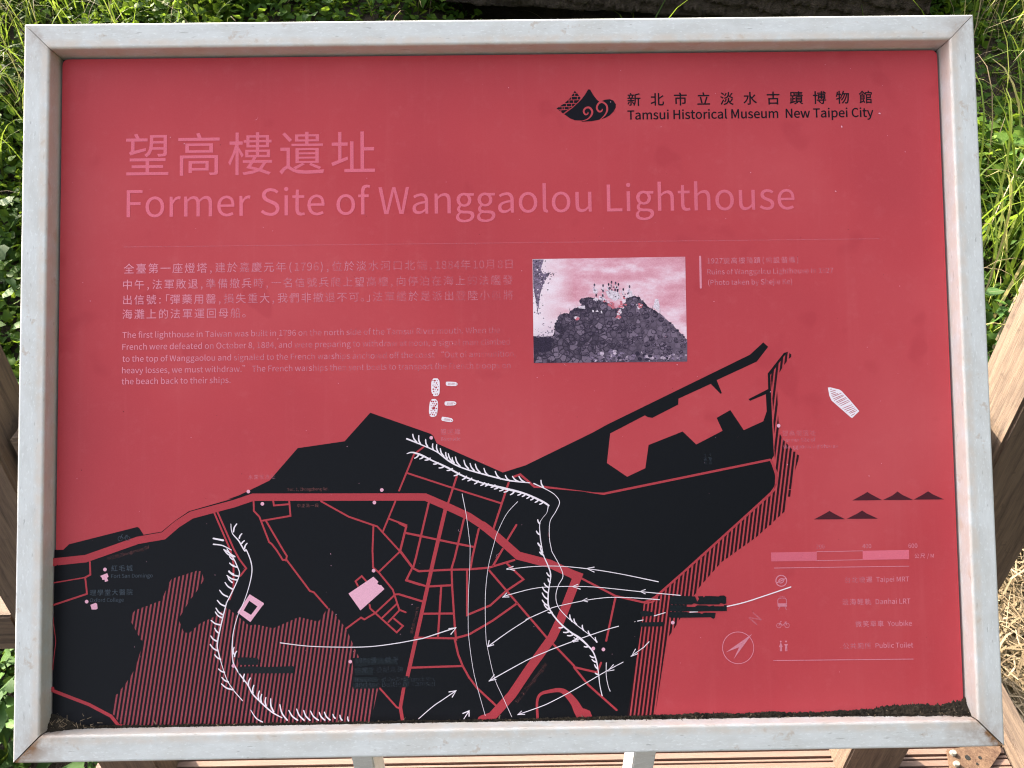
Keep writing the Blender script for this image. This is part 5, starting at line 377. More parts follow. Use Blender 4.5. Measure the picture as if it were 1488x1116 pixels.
# ------------------------------------------------------------------ materials
class NT:
    def __init__(self, name):
        self.m = bpy.data.materials.new(name)
        self.m.use_nodes = True
        self.t = self.m.node_tree
        self.t.nodes.clear()
        self.out = self.t.nodes.new('ShaderNodeOutputMaterial')
    def n(self, typ, **kw):
        nd = self.t.nodes.new(typ)
        for k, v in kw.items():
            if k.startswith('i_'):
                nd.inputs[k[2:].replace('_', ' ')].default_value = v
            else:
                setattr(nd, k, v)
        return nd
    def l(self, a, b):
        self.t.links.new(a, b)
    def coords(self, scale=(1, 1, 1)):
        tc = self.n('ShaderNodeTexCoord')
        mp = self.n('ShaderNodeMapping')
        mp.inputs['Scale'].default_value = scale
        self.l(tc.outputs['Object'], mp.inputs['Vector'])
        return mp.outputs['Vector']
    def noise(self, scale, detail=4, rough=0.6, vec=None, out='Fac'):
        nd = self.n('ShaderNodeTexNoise')
        nd.inputs['Scale'].default_value = scale
        nd.inputs['Detail'].default_value = detail
        nd.inputs['Roughness'].default_value = rough
        if vec is not None: self.l(vec, nd.inputs['Vector'])
        return nd.outputs[out]
    def ramp(self, fac, stops):
        r = self.n('ShaderNodeValToRGB')
        e = r.color_ramp.elements
        while len(e) < len(stops): e.new(0.5)
        for el, (p, c) in zip(e, stops):
            el.position = p
            el.color = c if len(c) == 4 else (*c, 1)
        self.l(fac, r.inputs['Fac'])
        return r.outputs['Color']
    def math(self, op, a, b=None, clamp=False):
        nd = self.n('ShaderNodeMath', operation=op, use_clamp=clamp)
        for i, v in enumerate((a, b)):
            if v is None: continue
            if isinstance(v, (int, float)): nd.inputs[i].default_value = v
            else: self.l(v, nd.inputs[i])
        return nd.outputs[0]
    def mix(self, fac, a, b, blend='MIX'):
        nd = self.n('ShaderNodeMix', data_type='RGBA', blend_type=blend)
        if isinstance(fac, (int, float)): nd.inputs[0].default_value = fac
        else: self.l(fac, nd.inputs[0])
        for i, v in ((6, a), (7, b)):
            if isinstance(v, tuple): nd.inputs[i].default_value = v if len(v) == 4 else (*v, 1)
            else: self.l(v, nd.inputs[i])
        return nd.outputs[2]
    def bsdf(self, color, rough=0.5, metal=0.0, spec=0.5, normal=None):
        b = self.n('ShaderNodeBsdfPrincipled')
        if isinstance(color, tuple): b.inputs['Base Color'].default_value = (*color, 1) if len(color) == 3 else color
        else: self.l(color, b.inputs['Base Color'])
        if isinstance(rough, (int, float)): b.inputs['Roughness'].default_value = rough
        else: self.l(rough, b.inputs['Roughness'])
        b.inputs['Metallic'].default_value = metal
        b.inputs['Specular IOR Level'].default_value = spec
        if normal is not None: self.l(normal, b.inputs['Normal'])
        return b.outputs[0]
    def bump(self, h, strength=0.3, dist=0.01):
        nd = self.n('ShaderNodeBump')
        nd.inputs['Strength'].default_value = strength
        nd.inputs['Distance'].default_value = dist
        self.l(h, nd.inputs['Height'])
        return nd.outputs[0]
    def attr(self, name):
        a = self.n('ShaderNodeAttribute', attribute_name=name)
        return a.outputs['Fac']
    def done(self, surf):
        self.l(surf, self.out.inputs['Surface'])
        return self.m

RED = (0.400, 0.043, 0.062)
BLACK = (0.0036, 0.0042, 0.0068)
PINK = (0.640, 0.165, 0.235)
PALE = (0.78, 0.50, 0.62)
WHITE = (0.90, 0.80, 0.88)
PSPEC = 0.15
PROUGH = 0.36

def panel_material():
    t = NT('faded red print')
    v = t.coords()
    big = t.noise(3.2, 3, 0.55, v)
    mid = t.noise(26, 4, 0.6, v)
    fine = t.noise(900, 2, 0.6, v)
    c = t.ramp(big, [(0.28, (0.445, 0.050, 0.064)), (0.50, (0.515, 0.059, 0.072)), (0.72, (0.570, 0.085, 0.098))])
    c = t.mix(t.math('MULTIPLY', t.ramp(mid, [(0.35, (0, 0, 0)), (0.70, (1, 1, 1))]), 0.22), c, (0.46, 0.045, 0.062))
    c = t.mix(t.math('MULTIPLY', t.ramp(fine, [(0.35, (0, 0, 0)), (0.75, (1, 1, 1))]), 0.20), c, (0.60, 0.088, 0.115))
    # water streaks and dust that have dried on the print
    sk = t.noise(1.0, 5, 0.7, t.coords((46, 2.2, 1)))
    c = t.mix(t.math('MULTIPLY', t.ramp(sk, [(0.55, (0, 0, 0)), (0.75, (1, 1, 1))]), 0.16), c, (0.60, 0.13, 0.14))
    du = t.noise(60, 6, 0.75, v)
    c = t.mix(t.math('MULTIPLY', t.ramp(du, [(0.55, (0, 0, 0)), (0.80, (1, 1, 1))]), 0.20), c, (0.62, 0.16, 0.17))
    # small blotches of old damp
    bl = t.noise(17, 2, 0.5, v)
    c = t.mix(t.math('MULTIPLY', t.ramp(bl, [(0.66, (0, 0, 0)), (0.72, (1, 1, 1))]), 0.25), c, (0.38, 0.030, 0.045))
    ro = t.math('ADD', t.math('MULTIPLY', mid, 0.20), PROUGH - 0.10)
    return t.done(t.bsdf(c, ro, 0, PSPEC, t.bump(t.noise(240, 3, 0.5, v), 0.06, 0.001)))

def print_material(name, colr, worn=False, grain=0.15, top=1.0, fine=1100):
    """a printed ink: where it is worn, the panel below shows through in specks"""
    t = NT(name)
    v = t.coords()
    n1 = t.noise(fine, 3, 0.7, v)
    dark = tuple(c * (1 - grain * 1.6) for c in colr)
    lite = tuple(min(1, c * (1 + grain)) for c in colr)
    c = t.ramp(n1, [(0.3, dark), (0.7, lite)])
    b = t.bsdf(c, PROUGH + 0.03, 0, PSPEC)
    if not worn:
        return t.done(b)
    w = t.attr('wear')
    n2 = t.math('ADD', t.math('MULTIPLY', n1, 0.84), t.math('MULTIPLY', t.noise(170, 3, 0.6, v), 0.16))
    a = t.math('ADD', t.math('MULTIPLY', t.math('SUBTRACT', w, n2), 3.4), 0.62, clamp=True)
    a = t.math('MULTIPLY', a, t.math('ADD', t.math('MULTIPLY', w, 0.70 * top), 0.30 * top), clamp=True)
    tr = t.n('ShaderNodeBsdfTransparent')
    mx = t.n('ShaderNodeMixShader')
    t.l(a, mx.inputs[0]); t.l(tr.outputs[0], mx.inputs[1]); t.l(b, mx.inputs[2])
    return t.done(mx.outputs[0])

def metal_material():
    t = NT('weathered galvanised steel')
    v = t.coords((1.0, 4.0, 4.0))
    w = t.coords()
    st = t.noise(17, 7, 0.72, v)
    cl = t.noise(15, 6, 0.7, w)
    fine = t.noise(420, 3, 0.7, t.coords((0.35, 1, 1)))
    c = t.ramp(st, [(0.25, (0.575, 0.582, 0.575)), (0.50, (0.670, 0.680, 0.680)), (0.76, (0.745, 0.760, 0.765))])
    c = t.mix(t.math('MULTIPLY', t.ramp(cl, [(0.45, (0, 0, 0)), (0.72, (1, 1, 1))]), 0.38), c, (0.53, 0.49, 0.435))
    c = t.mix(t.math('MULTIPLY', t.ramp(fine, [(0.56, (0, 0, 0)), (0.66, (1, 1, 1))]), 0.55), c, (0.84, 0.86, 0.87))
    c = t.mix(t.math('MULTIPLY', t.ramp(t.noise(300, 2, 0.5, t.coords((0.25, 1, 1))), [(0.68, (0, 0, 0)), (0.74, (1, 1, 1))]), 0.5), c, (0.28, 0.27, 0.26))
    # rust that has crept out of the mitred corners and a few scattered spots
    rn = t.noise(60, 4, 0.65, w)
    mask = t.math('MULTIPLY', t.attr('corner'), t.ramp(rn, [(0.30, (0.15, 0.15, 0.15)), (0.58, (1, 1, 1))]))
    c = t.mix(t.math('MULTIPLY', mask, 0.85), c, (0.24, 0.125, 0.060))
    sp = t.ramp(t.noise(38, 4, 0.65, w), [(0.63, (0, 0, 0)), (0.70, (1, 1, 1))])
    c = t.mix(t.math('MULTIPLY', sp, 0.42), c, (0.42, 0.27, 0.16))
    edge = t.math('MULTIPLY', t.attr('edge'), t.ramp(t.noise(45, 4, 0.6, w), [(0.30, (0, 0, 0)), (0.60, (1, 1, 1))]))
    c = t.mix(t.math('MULTIPLY', edge, 0.55), c, (0.66, 0.55, 0.46))
    ro = t.math('ADD', t.math('MULTIPLY', st, 0.25), 0.32)
    return t.done(t.bsdf(c, ro, 0.0, 0.35, t.bump(fine, 0.12, 0.0006)))

def simple(name, c1, c2, scale=30, rough=0.7, stretch=(1, 1, 1), bump=0.3, spec=0.4, dist=0.002):
    t = NT(name)
    v = t.coords(stretch)
    n = t.noise(scale, 5, 0.65, v)
    n2 = t.noise(scale * 7, 3, 0.6, v)
    c = t.mix(0.35, t.ramp(n, [(0.3, c1), (0.7, c2)]), t.ramp(n2, [(0.35, c1), (0.65, c2)]))
    return t.done(t.bsdf(c, rough, 0, spec, t.bump(t.math('ADD', n, t.math('MULTIPLY', n2, 0.4)), bump, dist)))

def leaf_material(name, dark, mid, lite, trans=0.45, yellow=None):
    t = NT(name)
    r = t.attr('rnd')
    stops = [(0.0, dark), (0.55, mid), (0.92, lite)]
    if yellow: stops += [(0.97, yellow)]
    c = t.ramp(r, stops)
    b = t.bsdf(c, 0.62, 0, 0.16)
    tl = t.n('ShaderNodeBsdfTranslucent')
    t.l(t.mix(0.5, c, (0.30, 0.42, 0.03), 'MIX'), tl.inputs['Color'])
    mx = t.n('ShaderNodeMixShader')
    mx.inputs[0].default_value = trans
    t.l(b, mx.inputs[1]); t.l(tl.outputs[0], mx.inputs[2])
    return t.done(mx.outputs[0])

M_panel = panel_material()
M_metal = metal_material()
M_seal = simple('black rubber seal', (0.004, 0.004, 0.004), (0.012, 0.011, 0.010), 60, 0.7)
M_land = print_material('black ink', BLACK, grain=0.12, fine=500)
M_logo = print_material('logo black ink', (0.0045, 0.004, 0.009), grain=0.10)
M_road = print_material('red road ink', (0.46, 0.048, 0.064), grain=0.12)
M_hatch_red = print_material('hatch red ink', (0.32, 0.058, 0.076), grain=0.2)
M_hatch_black = print_material('hatch black ink', (0.020, 0.004, 0.008), grain=0.2)
M_white = print_material('white ink', WHITE, grain=0.05)
M_pale = print_material('pale pink ink', (0.86, 0.44, 0.58), grain=0.12)
M_title = print_material('pink title ink', (0.86, 0.185, 0.265), worn=True, grain=0.14, top=1.0)
M_text = print_material('pink text ink', (0.90, 0.34, 0.45), worn=True, grain=0.14, top=1.0)
M_grey = print_material('grey label ink', (0.075, 0.095, 0.125), worn=True, grain=0.3, top=1.0)
M_smudge = print_material('dark label smudge ink', (0.0085, 0.0125, 0.0165), grain=0.25, fine=400)
M_dullred = print_material('dull red label ink', (0.26, 0.085, 0.085), worn=True, grain=0.3)
M_peak = print_material('dark maroon ink', (0.075, 0.014, 0.024), grain=0.12)
M_dirt = simple('wet black dirt', (0.004, 0.003, 0.002), (0.050, 0.036, 0.020), 70, 0.85, bump=0.8, dist=0.003)

# ------------------------------------------------------------------ ground, deck
def smooth(a, b, x):
    t = np.clip((x - a) / (b - a), 0, 1)
    return t * t * (3 - 2 * t)
def terrain(x, y):
    x = np.asarray(x, float); y = np.asarray(y, float)
    bank = 0.40 * (np.clip(y, 0.55, 3.6) - 0.55) * smooth(0.4, 1.2, y)
    bump = 0.030 * np.sin(x * 3.1 + 1.3) * np.cos(y * 2.7) + 0.018 * np.sin(x * 7.3 + y * 5.1)
    yl = 3.0 - 0.27 * (x + 0.11)
    dip = 0.27 * smooth(-0.5, -0.1, x) * (1 - smooth(1.30, 1.60, x)) * smooth(yl - 0.75, yl - 0.25, y) * (1 - smooth(yl + 0.9, yl + 1.3, y))
    near = smooth(0.25, 0.8, y) + smooth(1.05, 1.3, np.abs(x)) * 0.5
    return bank - dip - 0.06 + bump * np.clip(near, 0, 1) - 0.05 * (1 - smooth(0.1, 0.5, y))

def build_ground():
    xs = np.concatenate([np.linspace(-120, -6, 8), np.linspace(-5, 5, 161), np.linspace(6, 16, 6), np.linspace(30, 120, 6)])
    ys = np.concatenate([np.linspace(-120, -4, 8), np.linspace(-3, 6, 145), np.linspace(7, 200, 9)])
    X, Y = np.meshgrid(xs, ys)
    Z = terrain(X, Y)
    V = np.stack([X.ravel(), Y.ravel(), Z.ravel()], 1)
    nx, ny = len(xs), len(ys)
    idx = np.arange(nx * ny).reshape(ny, nx)
    F = np.stack([idx[:-1, :-1].ravel(), idx[:-1, 1:].ravel(), idx[1:, 1:].ravel(), idx[1:, :-1].ravel()], 1)
    m = simple('dark soil', (0.020, 0.015, 0.010), (0.060, 0.045, 0.030), 14, 0.95, bump=0.9, dist=0.02)
    tag(fast_mesh('ground', V, F, m, smooth=True), kind='structure')
build_ground()

M_deck = simple('pale brown decking', (0.150, 0.096, 0.078), (0.215, 0.145, 0.118), 9, 0.75, (1, 8, 8), 0.35, 0.3)
def build_deck():
    x0, x1 = -0.86, 1.030
    prof = []
    y = -0.30
    k = 0
    while y < 0.30:
        prof += [(y, 0.0), (y + 0.0115, 0.0), (y + 0.0122, -0.006), (y + 0.0148, -0.006)]
        y += 0.0155
        k += 1
        if k % 9 == 0:
            prof += [(y, 0.0), (y + 0.004, 0.0), (y + 0.0045, -0.03), (y + 0.009, -0.03)]
            y += 0.0098
    prof += [(y, 0.0), (y, -0.04)]
    V, F = [], []
    for px, pz in prof:
        V += [(x0, px, pz), (x1, px, pz)]
    for i in range(len(prof) - 1):
        a = 2 * i
        F.append((a, a + 1, a + 3, a + 2))
    tag(link_mesh('deck', V, F, M_deck), kind='structure')
build_deck()

def build_sky_blocker():
    # dark sky blocker added out of view, right and behind, to block sky light
    us = np.linspace(-14, 20, 60); hs_ = np.linspace(0, 1, 14)
    V = np.zeros((60, 14, 3))
    for i, u in enumerate(us):
        if u < 2: bx_, by_, nx_, ny_, top = u + 3.2, -6.0, 0.0, -1.0, 1.2 + 6.3 * min(1, max(0, (u + 5.5) / 6.0))
        else: bx_, by_, nx_, ny_, top = 4.4, u - 8.0, 1.0, 0.0, 7.5
        if u > 12: bx_ += (u - 12) * 0.9
        for j, h in enumerate(hs_):
            w = 0.35 * math.sin(u * 2.1 + j) + 0.25 * math.sin(u * 5.3 - 2 * j)
            V[i, j] = (bx_ + nx_ * (h * 3.0 + w), by_ + ny_ * (h * 3.0 + w), -0.3 + h * top + 0.2 * w)
    idx = np.arange(60 * 14).reshape(60, 14)
    F = np.stack([idx[:-1, :-1].ravel(), idx[1:, :-1].ravel(), idx[1:, 1:].ravel(), idx[:-1, 1:].ravel()], 1)
    m = simple('dark sky blocker', (0.008, 0.014, 0.006), (0.028, 0.045, 0.016), 1.5, 0.95, bump=1.0, dist=0.3)
    tag(fast_mesh('unseen_sky_blocker', V.reshape(-1, 3), F, m, smooth=True), kind='structure')
build_sky_blocker()

# ------------------------------------------------------------------ timber fence
def timber(name, dark, lite):
    t = NT(name)
    v = t.coords((9, 9, 0.6))
    n = t.noise(11, 7, 0.75, v)
    n2 = t.noise(60, 3, 0.6, t.coords())
    c = t.ramp(n, [(0.28, tuple(x * 0.55 for x in dark)), (0.40, dark), (0.55, lite), (0.75, tuple(x * 1.3 for x in lite))])
    c = t.mix(t.math('MULTIPLY', t.ramp(n2, [(0.62, (0, 0, 0)), (0.70, (1, 1, 1))]), 0.5), c, tuple(x * 0.6 for x in dark))
    return t.done(t.bsdf(c, 0.8, 0, 0.3, t.bump(n, 0.5, 0.004)))
M_wood = timber('weathered brown timber', (0.090, 0.064, 0.050), (0.146, 0.104, 0.076))
M_woodx = M_wood

def box_mesh(x0, x1, y0, y1, z0, z1, bev=0.004, along='z'):
    import bmesh
    bm = bmesh.new()
    bmesh.ops.create_cube(bm, size=1.0)
    for v in bm.verts:
        v.co = Vector(((x0 + x1) / 2 + v.co.x * (x1 - x0), (y0 + y1) / 2 + v.co.y * (y1 - y0), (z0 + z1) / 2 + v.co.z * (z1 - z0)))
    if bev:
        bmesh.ops.bevel(bm, geom=bm.edges[:], offset=bev, segments=2, affect='EDGES')
    vs_ = [v.co.copy() for v in bm.verts]
    bm.verts.index_update()
    fs = [tuple(v.index for v in f.verts) for f in bm.faces]
    bm.free()
    return vs_, fs

def beam(name, x0, x1, y0, y1, z0, z1, mat, parent, along='z', bev=0.004):
    """box timber whose own z axis runs along its grain"""
    c = Vector(((x0 + x1) / 2, (y0 + y1) / 2, (z0 + z1) / 2))
    hx, hy, hz = (x1 - x0) / 2, (y1 - y0) / 2, (z1 - z0) / 2
    rot = (0, 0, 0)
    if along == 'x': hx, hz = hz, hx; rot = (0, R(90), 0)
    if along == 'y': hy, hz = hz, hy; rot = (R(90), 0, 0)
    v, f = box_mesh(-hx, hx, -hy, hy, -hz, hz, bev)
    o = link_mesh(name, v, f, mat, parent)
    o.location = c - Vector(parent.location if parent else (0, 0, 0))
    o.rotation_euler = rot
    return o

fence = tag(empty('timber_fence', (0, 0.15, 0)), 'brown timber post and rail fence standing behind the information sign', 'fence')
p_ = beam('post', 0.676, 0.790, 0.100, 0.200, -0.25, 1.130, M_wood, fence)
p_.rotation_euler = (0, R(1.1), 0)
beam('post', -0.806, -0.692, 0.100, 0.200, -0.25, 1.150, M_wood, fence)
beam('post', -2.30, -2.185, 0.100, 0.200, -0.25, 1.15, M_wood, fence)
beam('rail', -0.680, 0.660, 0.112, 0.185, 0.830, 0.925, M_wood, fence, 'x')
beam('rail', -2.175, -0.815, 0.112, 0.185, 0.455, 0.545, M_wood, fence, 'x')
beam('rail', -2.175, -0.815, 0.112, 0.185, 0.830, 0.925, M_wood, fence, 'x')

kerb = beam('deck_edge_beam', 1.034, 1.085, -0.30, 0.42, -0.16, 0.034, M_wood, None, 'y')
tag(kerb, 'sunlit timber beam running along the right edge of the deck', 'timber beam')

# rusty steel bracket lying across the deck boards
M_rust = simple('rusted steel', (0.040, 0.017, 0.010), (0.17, 0.105, 0.065), 45, 0.75, bump=0.5)
M_zinc = simple('dull zinc', (0.16, 0.15, 0.13), (0.30, 0.29, 0.26), 60, 0.4, spec=0.6)
def flat_plate(pts, z0, z1):
    n = len(pts)
    V = [(x, y, z0) for x, y in pts] + [(x, y, z1) for x, y in pts]
    F = [tuple(range(n, 2 * n))] + [(i, (i + 1) % n, n + (i + 1) % n, n + i) for i in range(n)]
    return V, F
def disc(cx, cy, r, z0, z1, n=10, top=1.0):
    V = [(cx + r * math.cos(2 * math.pi * i / n), cy + r * math.sin(2 * math.pi * i / n), z0) for i in range(n)]
    V += [(cx + r * top * math.cos(2 * math.pi * i / n), cy + r * top * math.sin(2 * math.pi * i / n), z1) for i in range(n)]
    F = [tuple(range(n, 2 * n))] + [(i, (i + 1) % n, n + (i + 1) % n, n + i) for i in range(n)]
    return V, F
bx, by = BRACKET[0]
br = tag(empty('steel_bracket', (bx, by, 0.0)), 'rusty steel angle bracket bolted to the deck boards below the sign', 'bracket')
V, F = flat_plate([(x - bx, y - by) for x, y in BRACKET], 0.0005, 0.007)
link_mesh('plate', V, F, M_rust, br)
for x, y in BRACKET_BOLTS:
    V, F = disc(x - bx, y - by, 0.007, 0.007, 0.0130, 12, 0.75)
    link_mesh('bolt', V, F, M_zinc, br)
for (x, y), rh in zip(BRACKET_HOLES, (0.0055, 0.0036, 0.0028)):
    V, F = disc(x - bx, y - by, rh, 0.007, 0.0076, 12)
    link_mesh('bolt_hole', V, F, M_seal, br)

# ------------------------------------------------------------------ the sign
SW, SH, SB, SD = 1.1000, 0.83515, 0.02949, 0.02285           # width, height, bar width, recess of the panel
Q = Matrix.Rotation(0.874850, 4, 'X')
ZC = 1.10
sign = tag(empty('information_sign', (0, 0, 0)),
           'red and black information sign in a grey steel frame tilted towards the viewer', 'sign')
def sign_part(o, local=Matrix.Identity(4)):
    o.parent = sign
    o.matrix_local = Matrix.Translation((0, 0, ZC)) @ Q @ local
    return o

def frame_bar(L, g=0.0004, depth=0.045, r=0.0028):
    """bar along +x, outer edge at v=0, inner edge at v=SB, front at z=0, mitred at both ends"""
    prof = []
    def arc(cx, cz, a0, a1):
        for i in range(5):
            a = R(a0 + (a1 - a0) * i / 4)
            prof.append((cx + r * math.cos(a), cz + r * math.sin(a)))
    prof.append((0.0, -depth))
    arc(r, -r, 180, 90)
    for v_ in np.linspace(0.007, SB - 0.007, 4): prof.append((v_, 0.0))
    arc(SB - r, -r, 90, 0)
    prof.append((SB, -SD)); prof.append((SB, -depth))
    n = len(prof)
    ts = [0, 0.004, 0.012, 0.03, 0.06, 0.12, 0.3, 0.5, 0.7, 0.88, 0.94, 0.97, 0.988, 0.996, 1]
    V, F, cor, edg = [], [], [], []
    for t in ts:
        for v_, z in prof:
            hl = L / 2 - v_ - g
            x = -hl + 2 * hl * t
            V.append((x, -v_, z))
            d = L / 2 - abs(x)
            cor.append(math.exp(-max(0, d - v_) / 0.020))
            edg.append(1.0 if (v_ > SB - 0.0075) else 0.0)
    for k in range(len(ts) - 1):
        for i in range(n - 1):
            a, b = k * n + i, (k + 1) * n + i
            F.append((a, a + 1, b + 1, b))
    F.append(tuple(range(n - 1, -1, -1)))
    F.append(tuple((len(ts) - 1) * n + i for i in range(n)))
    return V, F, cor, edg

def bar(L, local, rust=0.6, g=0.0004):
    V, F, c, e = frame_bar(L, g)
    c = [q * rust for q in c]
    o = link_mesh('frame_bar', V, F, M_metal, None, attrs={'corner': c, 'edge': e})
    return sign_part(o, local)
bar(SW, Matrix.Translation((0, SH / 2, 0)))
bar(SW, Matrix.Translation((0, -SH / 2, 0)) @ Matrix.Rotation(math.pi, 4, 'Z'), 1.7, 0.0014)
bar(SH, Matrix.Translation((-SW / 2, 0, 0)) @ Matrix.Rotation(math.pi / 2, 4, 'Z'))
bar(SH, Matrix.Translation((SW / 2, 0, 0)) @ Matrix.Rotation(-math.pi / 2, 4, 'Z'))

def leg_post(x0, x1):
    v, f = box_mesh(x0, x1, -0.120, -0.065, 0.0, 0.90, 0.002)
    o = link_mesh('leg', v, f, M_metal, sign, attrs={'corner': [0] * len(v), 'edge': [0] * len(v)})
leg_post(*LEG_L)
leg_post(*LEG_R)

def rrect(hw, hh, r, n=6):
    P = []
    for cx, cy, a0 in ((hw - r, hh - r, 0), (-hw + r, hh - r, 90), (-hw + r, -hh + r, 180), (hw - r, -hh + r, 270)):
        for i in range(n + 1):
            a = R(a0 + 90 * i / n)
            P.append((cx + r * math.cos(a), cy + r * math.sin(a)))
    return P
IW, IH = SW / 2 - SB, SH / 2 - SB
P = rrect(IW - 0.0030, IH - 0.0026, 0.007)
V, F = flat_plate(P, -SD - 0.003, -SD)
panel = sign_part(link_mesh('panel', V, F, M_panel))
V, F = flat_plate([(-IW + .0004, -IH + .0004), (IW - .0004, -IH + .0004), (IW - .0004, IH - .0004), (-IW + .0004, IH - .0004)], -SD - 0.012, -SD - 0.006)
sign_part(link_mesh('backing_sheet', V, F, M_seal))

# ------------------------------------------------------------------ printing on the panel
class Ink:
    def __init__(self):
        self.v, self.f, self.w, self.mi = [], [], [], []
    def poly(self, loops, z, mi=0, wear=1.0):
        if loops and not isinstance(loops[0][0], (list, tuple)): loops = [loops]
        pts = [[Vector((p[0], p[1], 0)) for p in lp] for lp in loops]
        flat = [p for lp in pts for p in lp]
        base = len(self.v)
        for p in flat:
            self.v.append((p.x / 1000, p.y / 1000, -SD + z / 2500))
            self.w.append(wear(p.x, p.y) if callable(wear) else wear)
        for t in tessellate_polygon(pts):
            a, b, c = t
            A, B, C = flat[a], flat[b], flat[c]
            cr = (B.x - A.x) * (C.y - A.y) - (B.y - A.y) * (C.x - A.x)
            if abs(cr) < 1e-9: continue
            self.f.append((base + a, base + b, base + c) if cr > 0 else (base + a, base + c, base + b))
            self.mi.append(mi)
        return self
    def quad(self, a, b, c, d, z, mi=0, wear=1.0):
        base = len(self.v)
        ar = sum(p[0] * q[1] - q[0] * p[1] for p, q in ((a, b), (b, c), (c, d), (d, a)))
        pts = (a, b, c, d) if ar > 0 else (d, c, b, a)
        for p in pts:
            self.v.append((p[0] / 1000, p[1] / 1000, -SD + z / 2500))
            self.w.append(wear)
        self.f.append((base, base + 1, base + 2, base + 3)); self.mi.append(mi)
    def ribbon(self, pts, width, z, mi=0, wear=1.0, smooth_=False, cap=True):
        P = [(p[0], p[1]) for p in pts]
        Wd = [(p[2] if len(p) > 2 else width) for p in pts]
        if smooth_ and len(P) > 2:
            q, qw = [], []
            for i in range(len(P) - 1):
                p0, p1, p2, p3 = P[max(i - 1, 0)], P[i], P[i + 1], P[min(i + 2, len(P) - 1)]
                for k in range(6):
                    t = k / 6
                    q.append(tuple(0.5 * (2 * p1[j] + (p2[j] - p0[j]) * t + (2 * p0[j] - 5 * p1[j] + 4 * p2[j] - p3[j]) * t * t
                                          + (3 * p1[j] - p0[j] - 3 * p2[j] + p3[j]) * t ** 3) for j in (0, 1)))
                    qw.append(Wd[i] + (Wd[i + 1] - Wd[i]) * t)
            q.append(P[-1]); qw.append(Wd[-1])
            P, Wd = q, qw
        keep = [0]
        for i in range(1, len(P)):
            if math.dist(P[i], P[keep[-1]]) > 0.05: keep.append(i)
        P = [P[i] for i in keep]; Wd = [Wd[i] for i in keep]
        n = len(P)
        if n < 2: return self
        L, Rr = [], []
        for i in range(n):
            ds = []
            if i > 0: ds.append((P[i][0] - P[i - 1][0], P[i][1] - P[i - 1][1]))
            if i < n - 1: ds.append((P[i + 1][0] - P[i][0], P[i + 1][1] - P[i][1]))
            ns = []
            for dx, dy in ds:
                l = math.hypot(dx, dy); ns.append((-dy / l, dx / l))
            nx = sum(a[0] for a in ns) / len(ns); ny = sum(a[1] for a in ns) / len(ns)
            l2 = nx * nx + ny * ny
            if l2 < 0.25:
                l = math.sqrt(max(l2, 1e-6)); nx, ny = nx / l * 1.3, ny / l * 1.3
            else:
                nx, ny = nx / l2, ny / l2
            h = Wd[i] / 2
            L.append((P[i][0] + nx * h, P[i][1] + ny * h)); Rr.append((P[i][0] - nx * h, P[i][1] - ny * h))
        for i in range(n - 1):
            self.quad(L[i], Rr[i], Rr[i + 1], L[i + 1], z, mi, wear)
        if cap:
            for i in (0, n - 1):
                self.ellipse(P[i], Wd[i] / 2, Wd[i] / 2, z + 0.004, mi, wear, 8)
        return self
    def ellipse(self, c, rx, ry, z, mi=0, wear=1.0, n=16, rot=0.0):
        base = len(self.v)
        for i in range(n):
            a = 2 * math.pi * i / n
            x, y = rx * math.cos(a), ry * math.sin(a)
            self.v.append(((c[0] + x * math.cos(rot) - y * math.sin(rot)) / 1000, (c[1] + x * math.sin(rot) + y * math.cos(rot)) / 1000, -SD + z / 2500))
            self.w.append(wear)
        self.f.append(tuple(range(base, base + n))); self.mi.append(mi)
        return self
    def ring(self, c, r, w, z, mi=0, wear=1.0, n=40, ry=None, rot=0.0):
        ry = ry or r
        pts = []
        for i in range(n + 1):
            a = 2 * math.pi * i / n
            x, y = r * math.cos(a), ry * math.sin(a)
            pts.append((c[0] + x * math.cos(rot) - y * math.sin(rot), c[1] + x * math.sin(rot) + y * math.cos(rot)))
        return self.ribbon(pts, w, z, mi, wear, cap=False)
    def hatch(self, poly, z, pitch, frac, slope, mi=0):
        us = [p[0] - slope * p[1] for p in poly]; ys = [p[1] for p in poly]
        n = len(poly)
        def cuts(u):
            r = []
            for i in range(n):
                u0, u1 = us[i], us[(i + 1) % n]
                if (u0 <= u) != (u1 <= u):
                    t = (u - u0) / (u1 - u0)
                    r.append(ys[i] + (ys[(i + 1) % n] - ys[i]) * t)
            return sorted(r)
        u = math.floor(min(us) / pitch) * pitch
        while u < max(us):
            a, b = u, u + pitch * frac
            ca, cb, cm = cuts(a), cuts(b), cuts((a + b) / 2)
            if len(ca) != len(cm): ca = cm
            if len(cb) != len(cm): cb = cm
            for i in range(0, len(cm) - 1, 2):
                p = [(a + slope * ca[i], ca[i]), (b + slope * cb[i], cb[i]), (b + slope * cb[i + 1], cb[i + 1]), (a + slope * ca[i + 1], ca[i + 1])]
                self.quad(*p, z, mi)
            u += pitch
        return self
    def build(self, name, mats):
        o = link_mesh(name, self.v, self.f, mats, panel, self.mi, attrs={'wear': self.w})
        return o

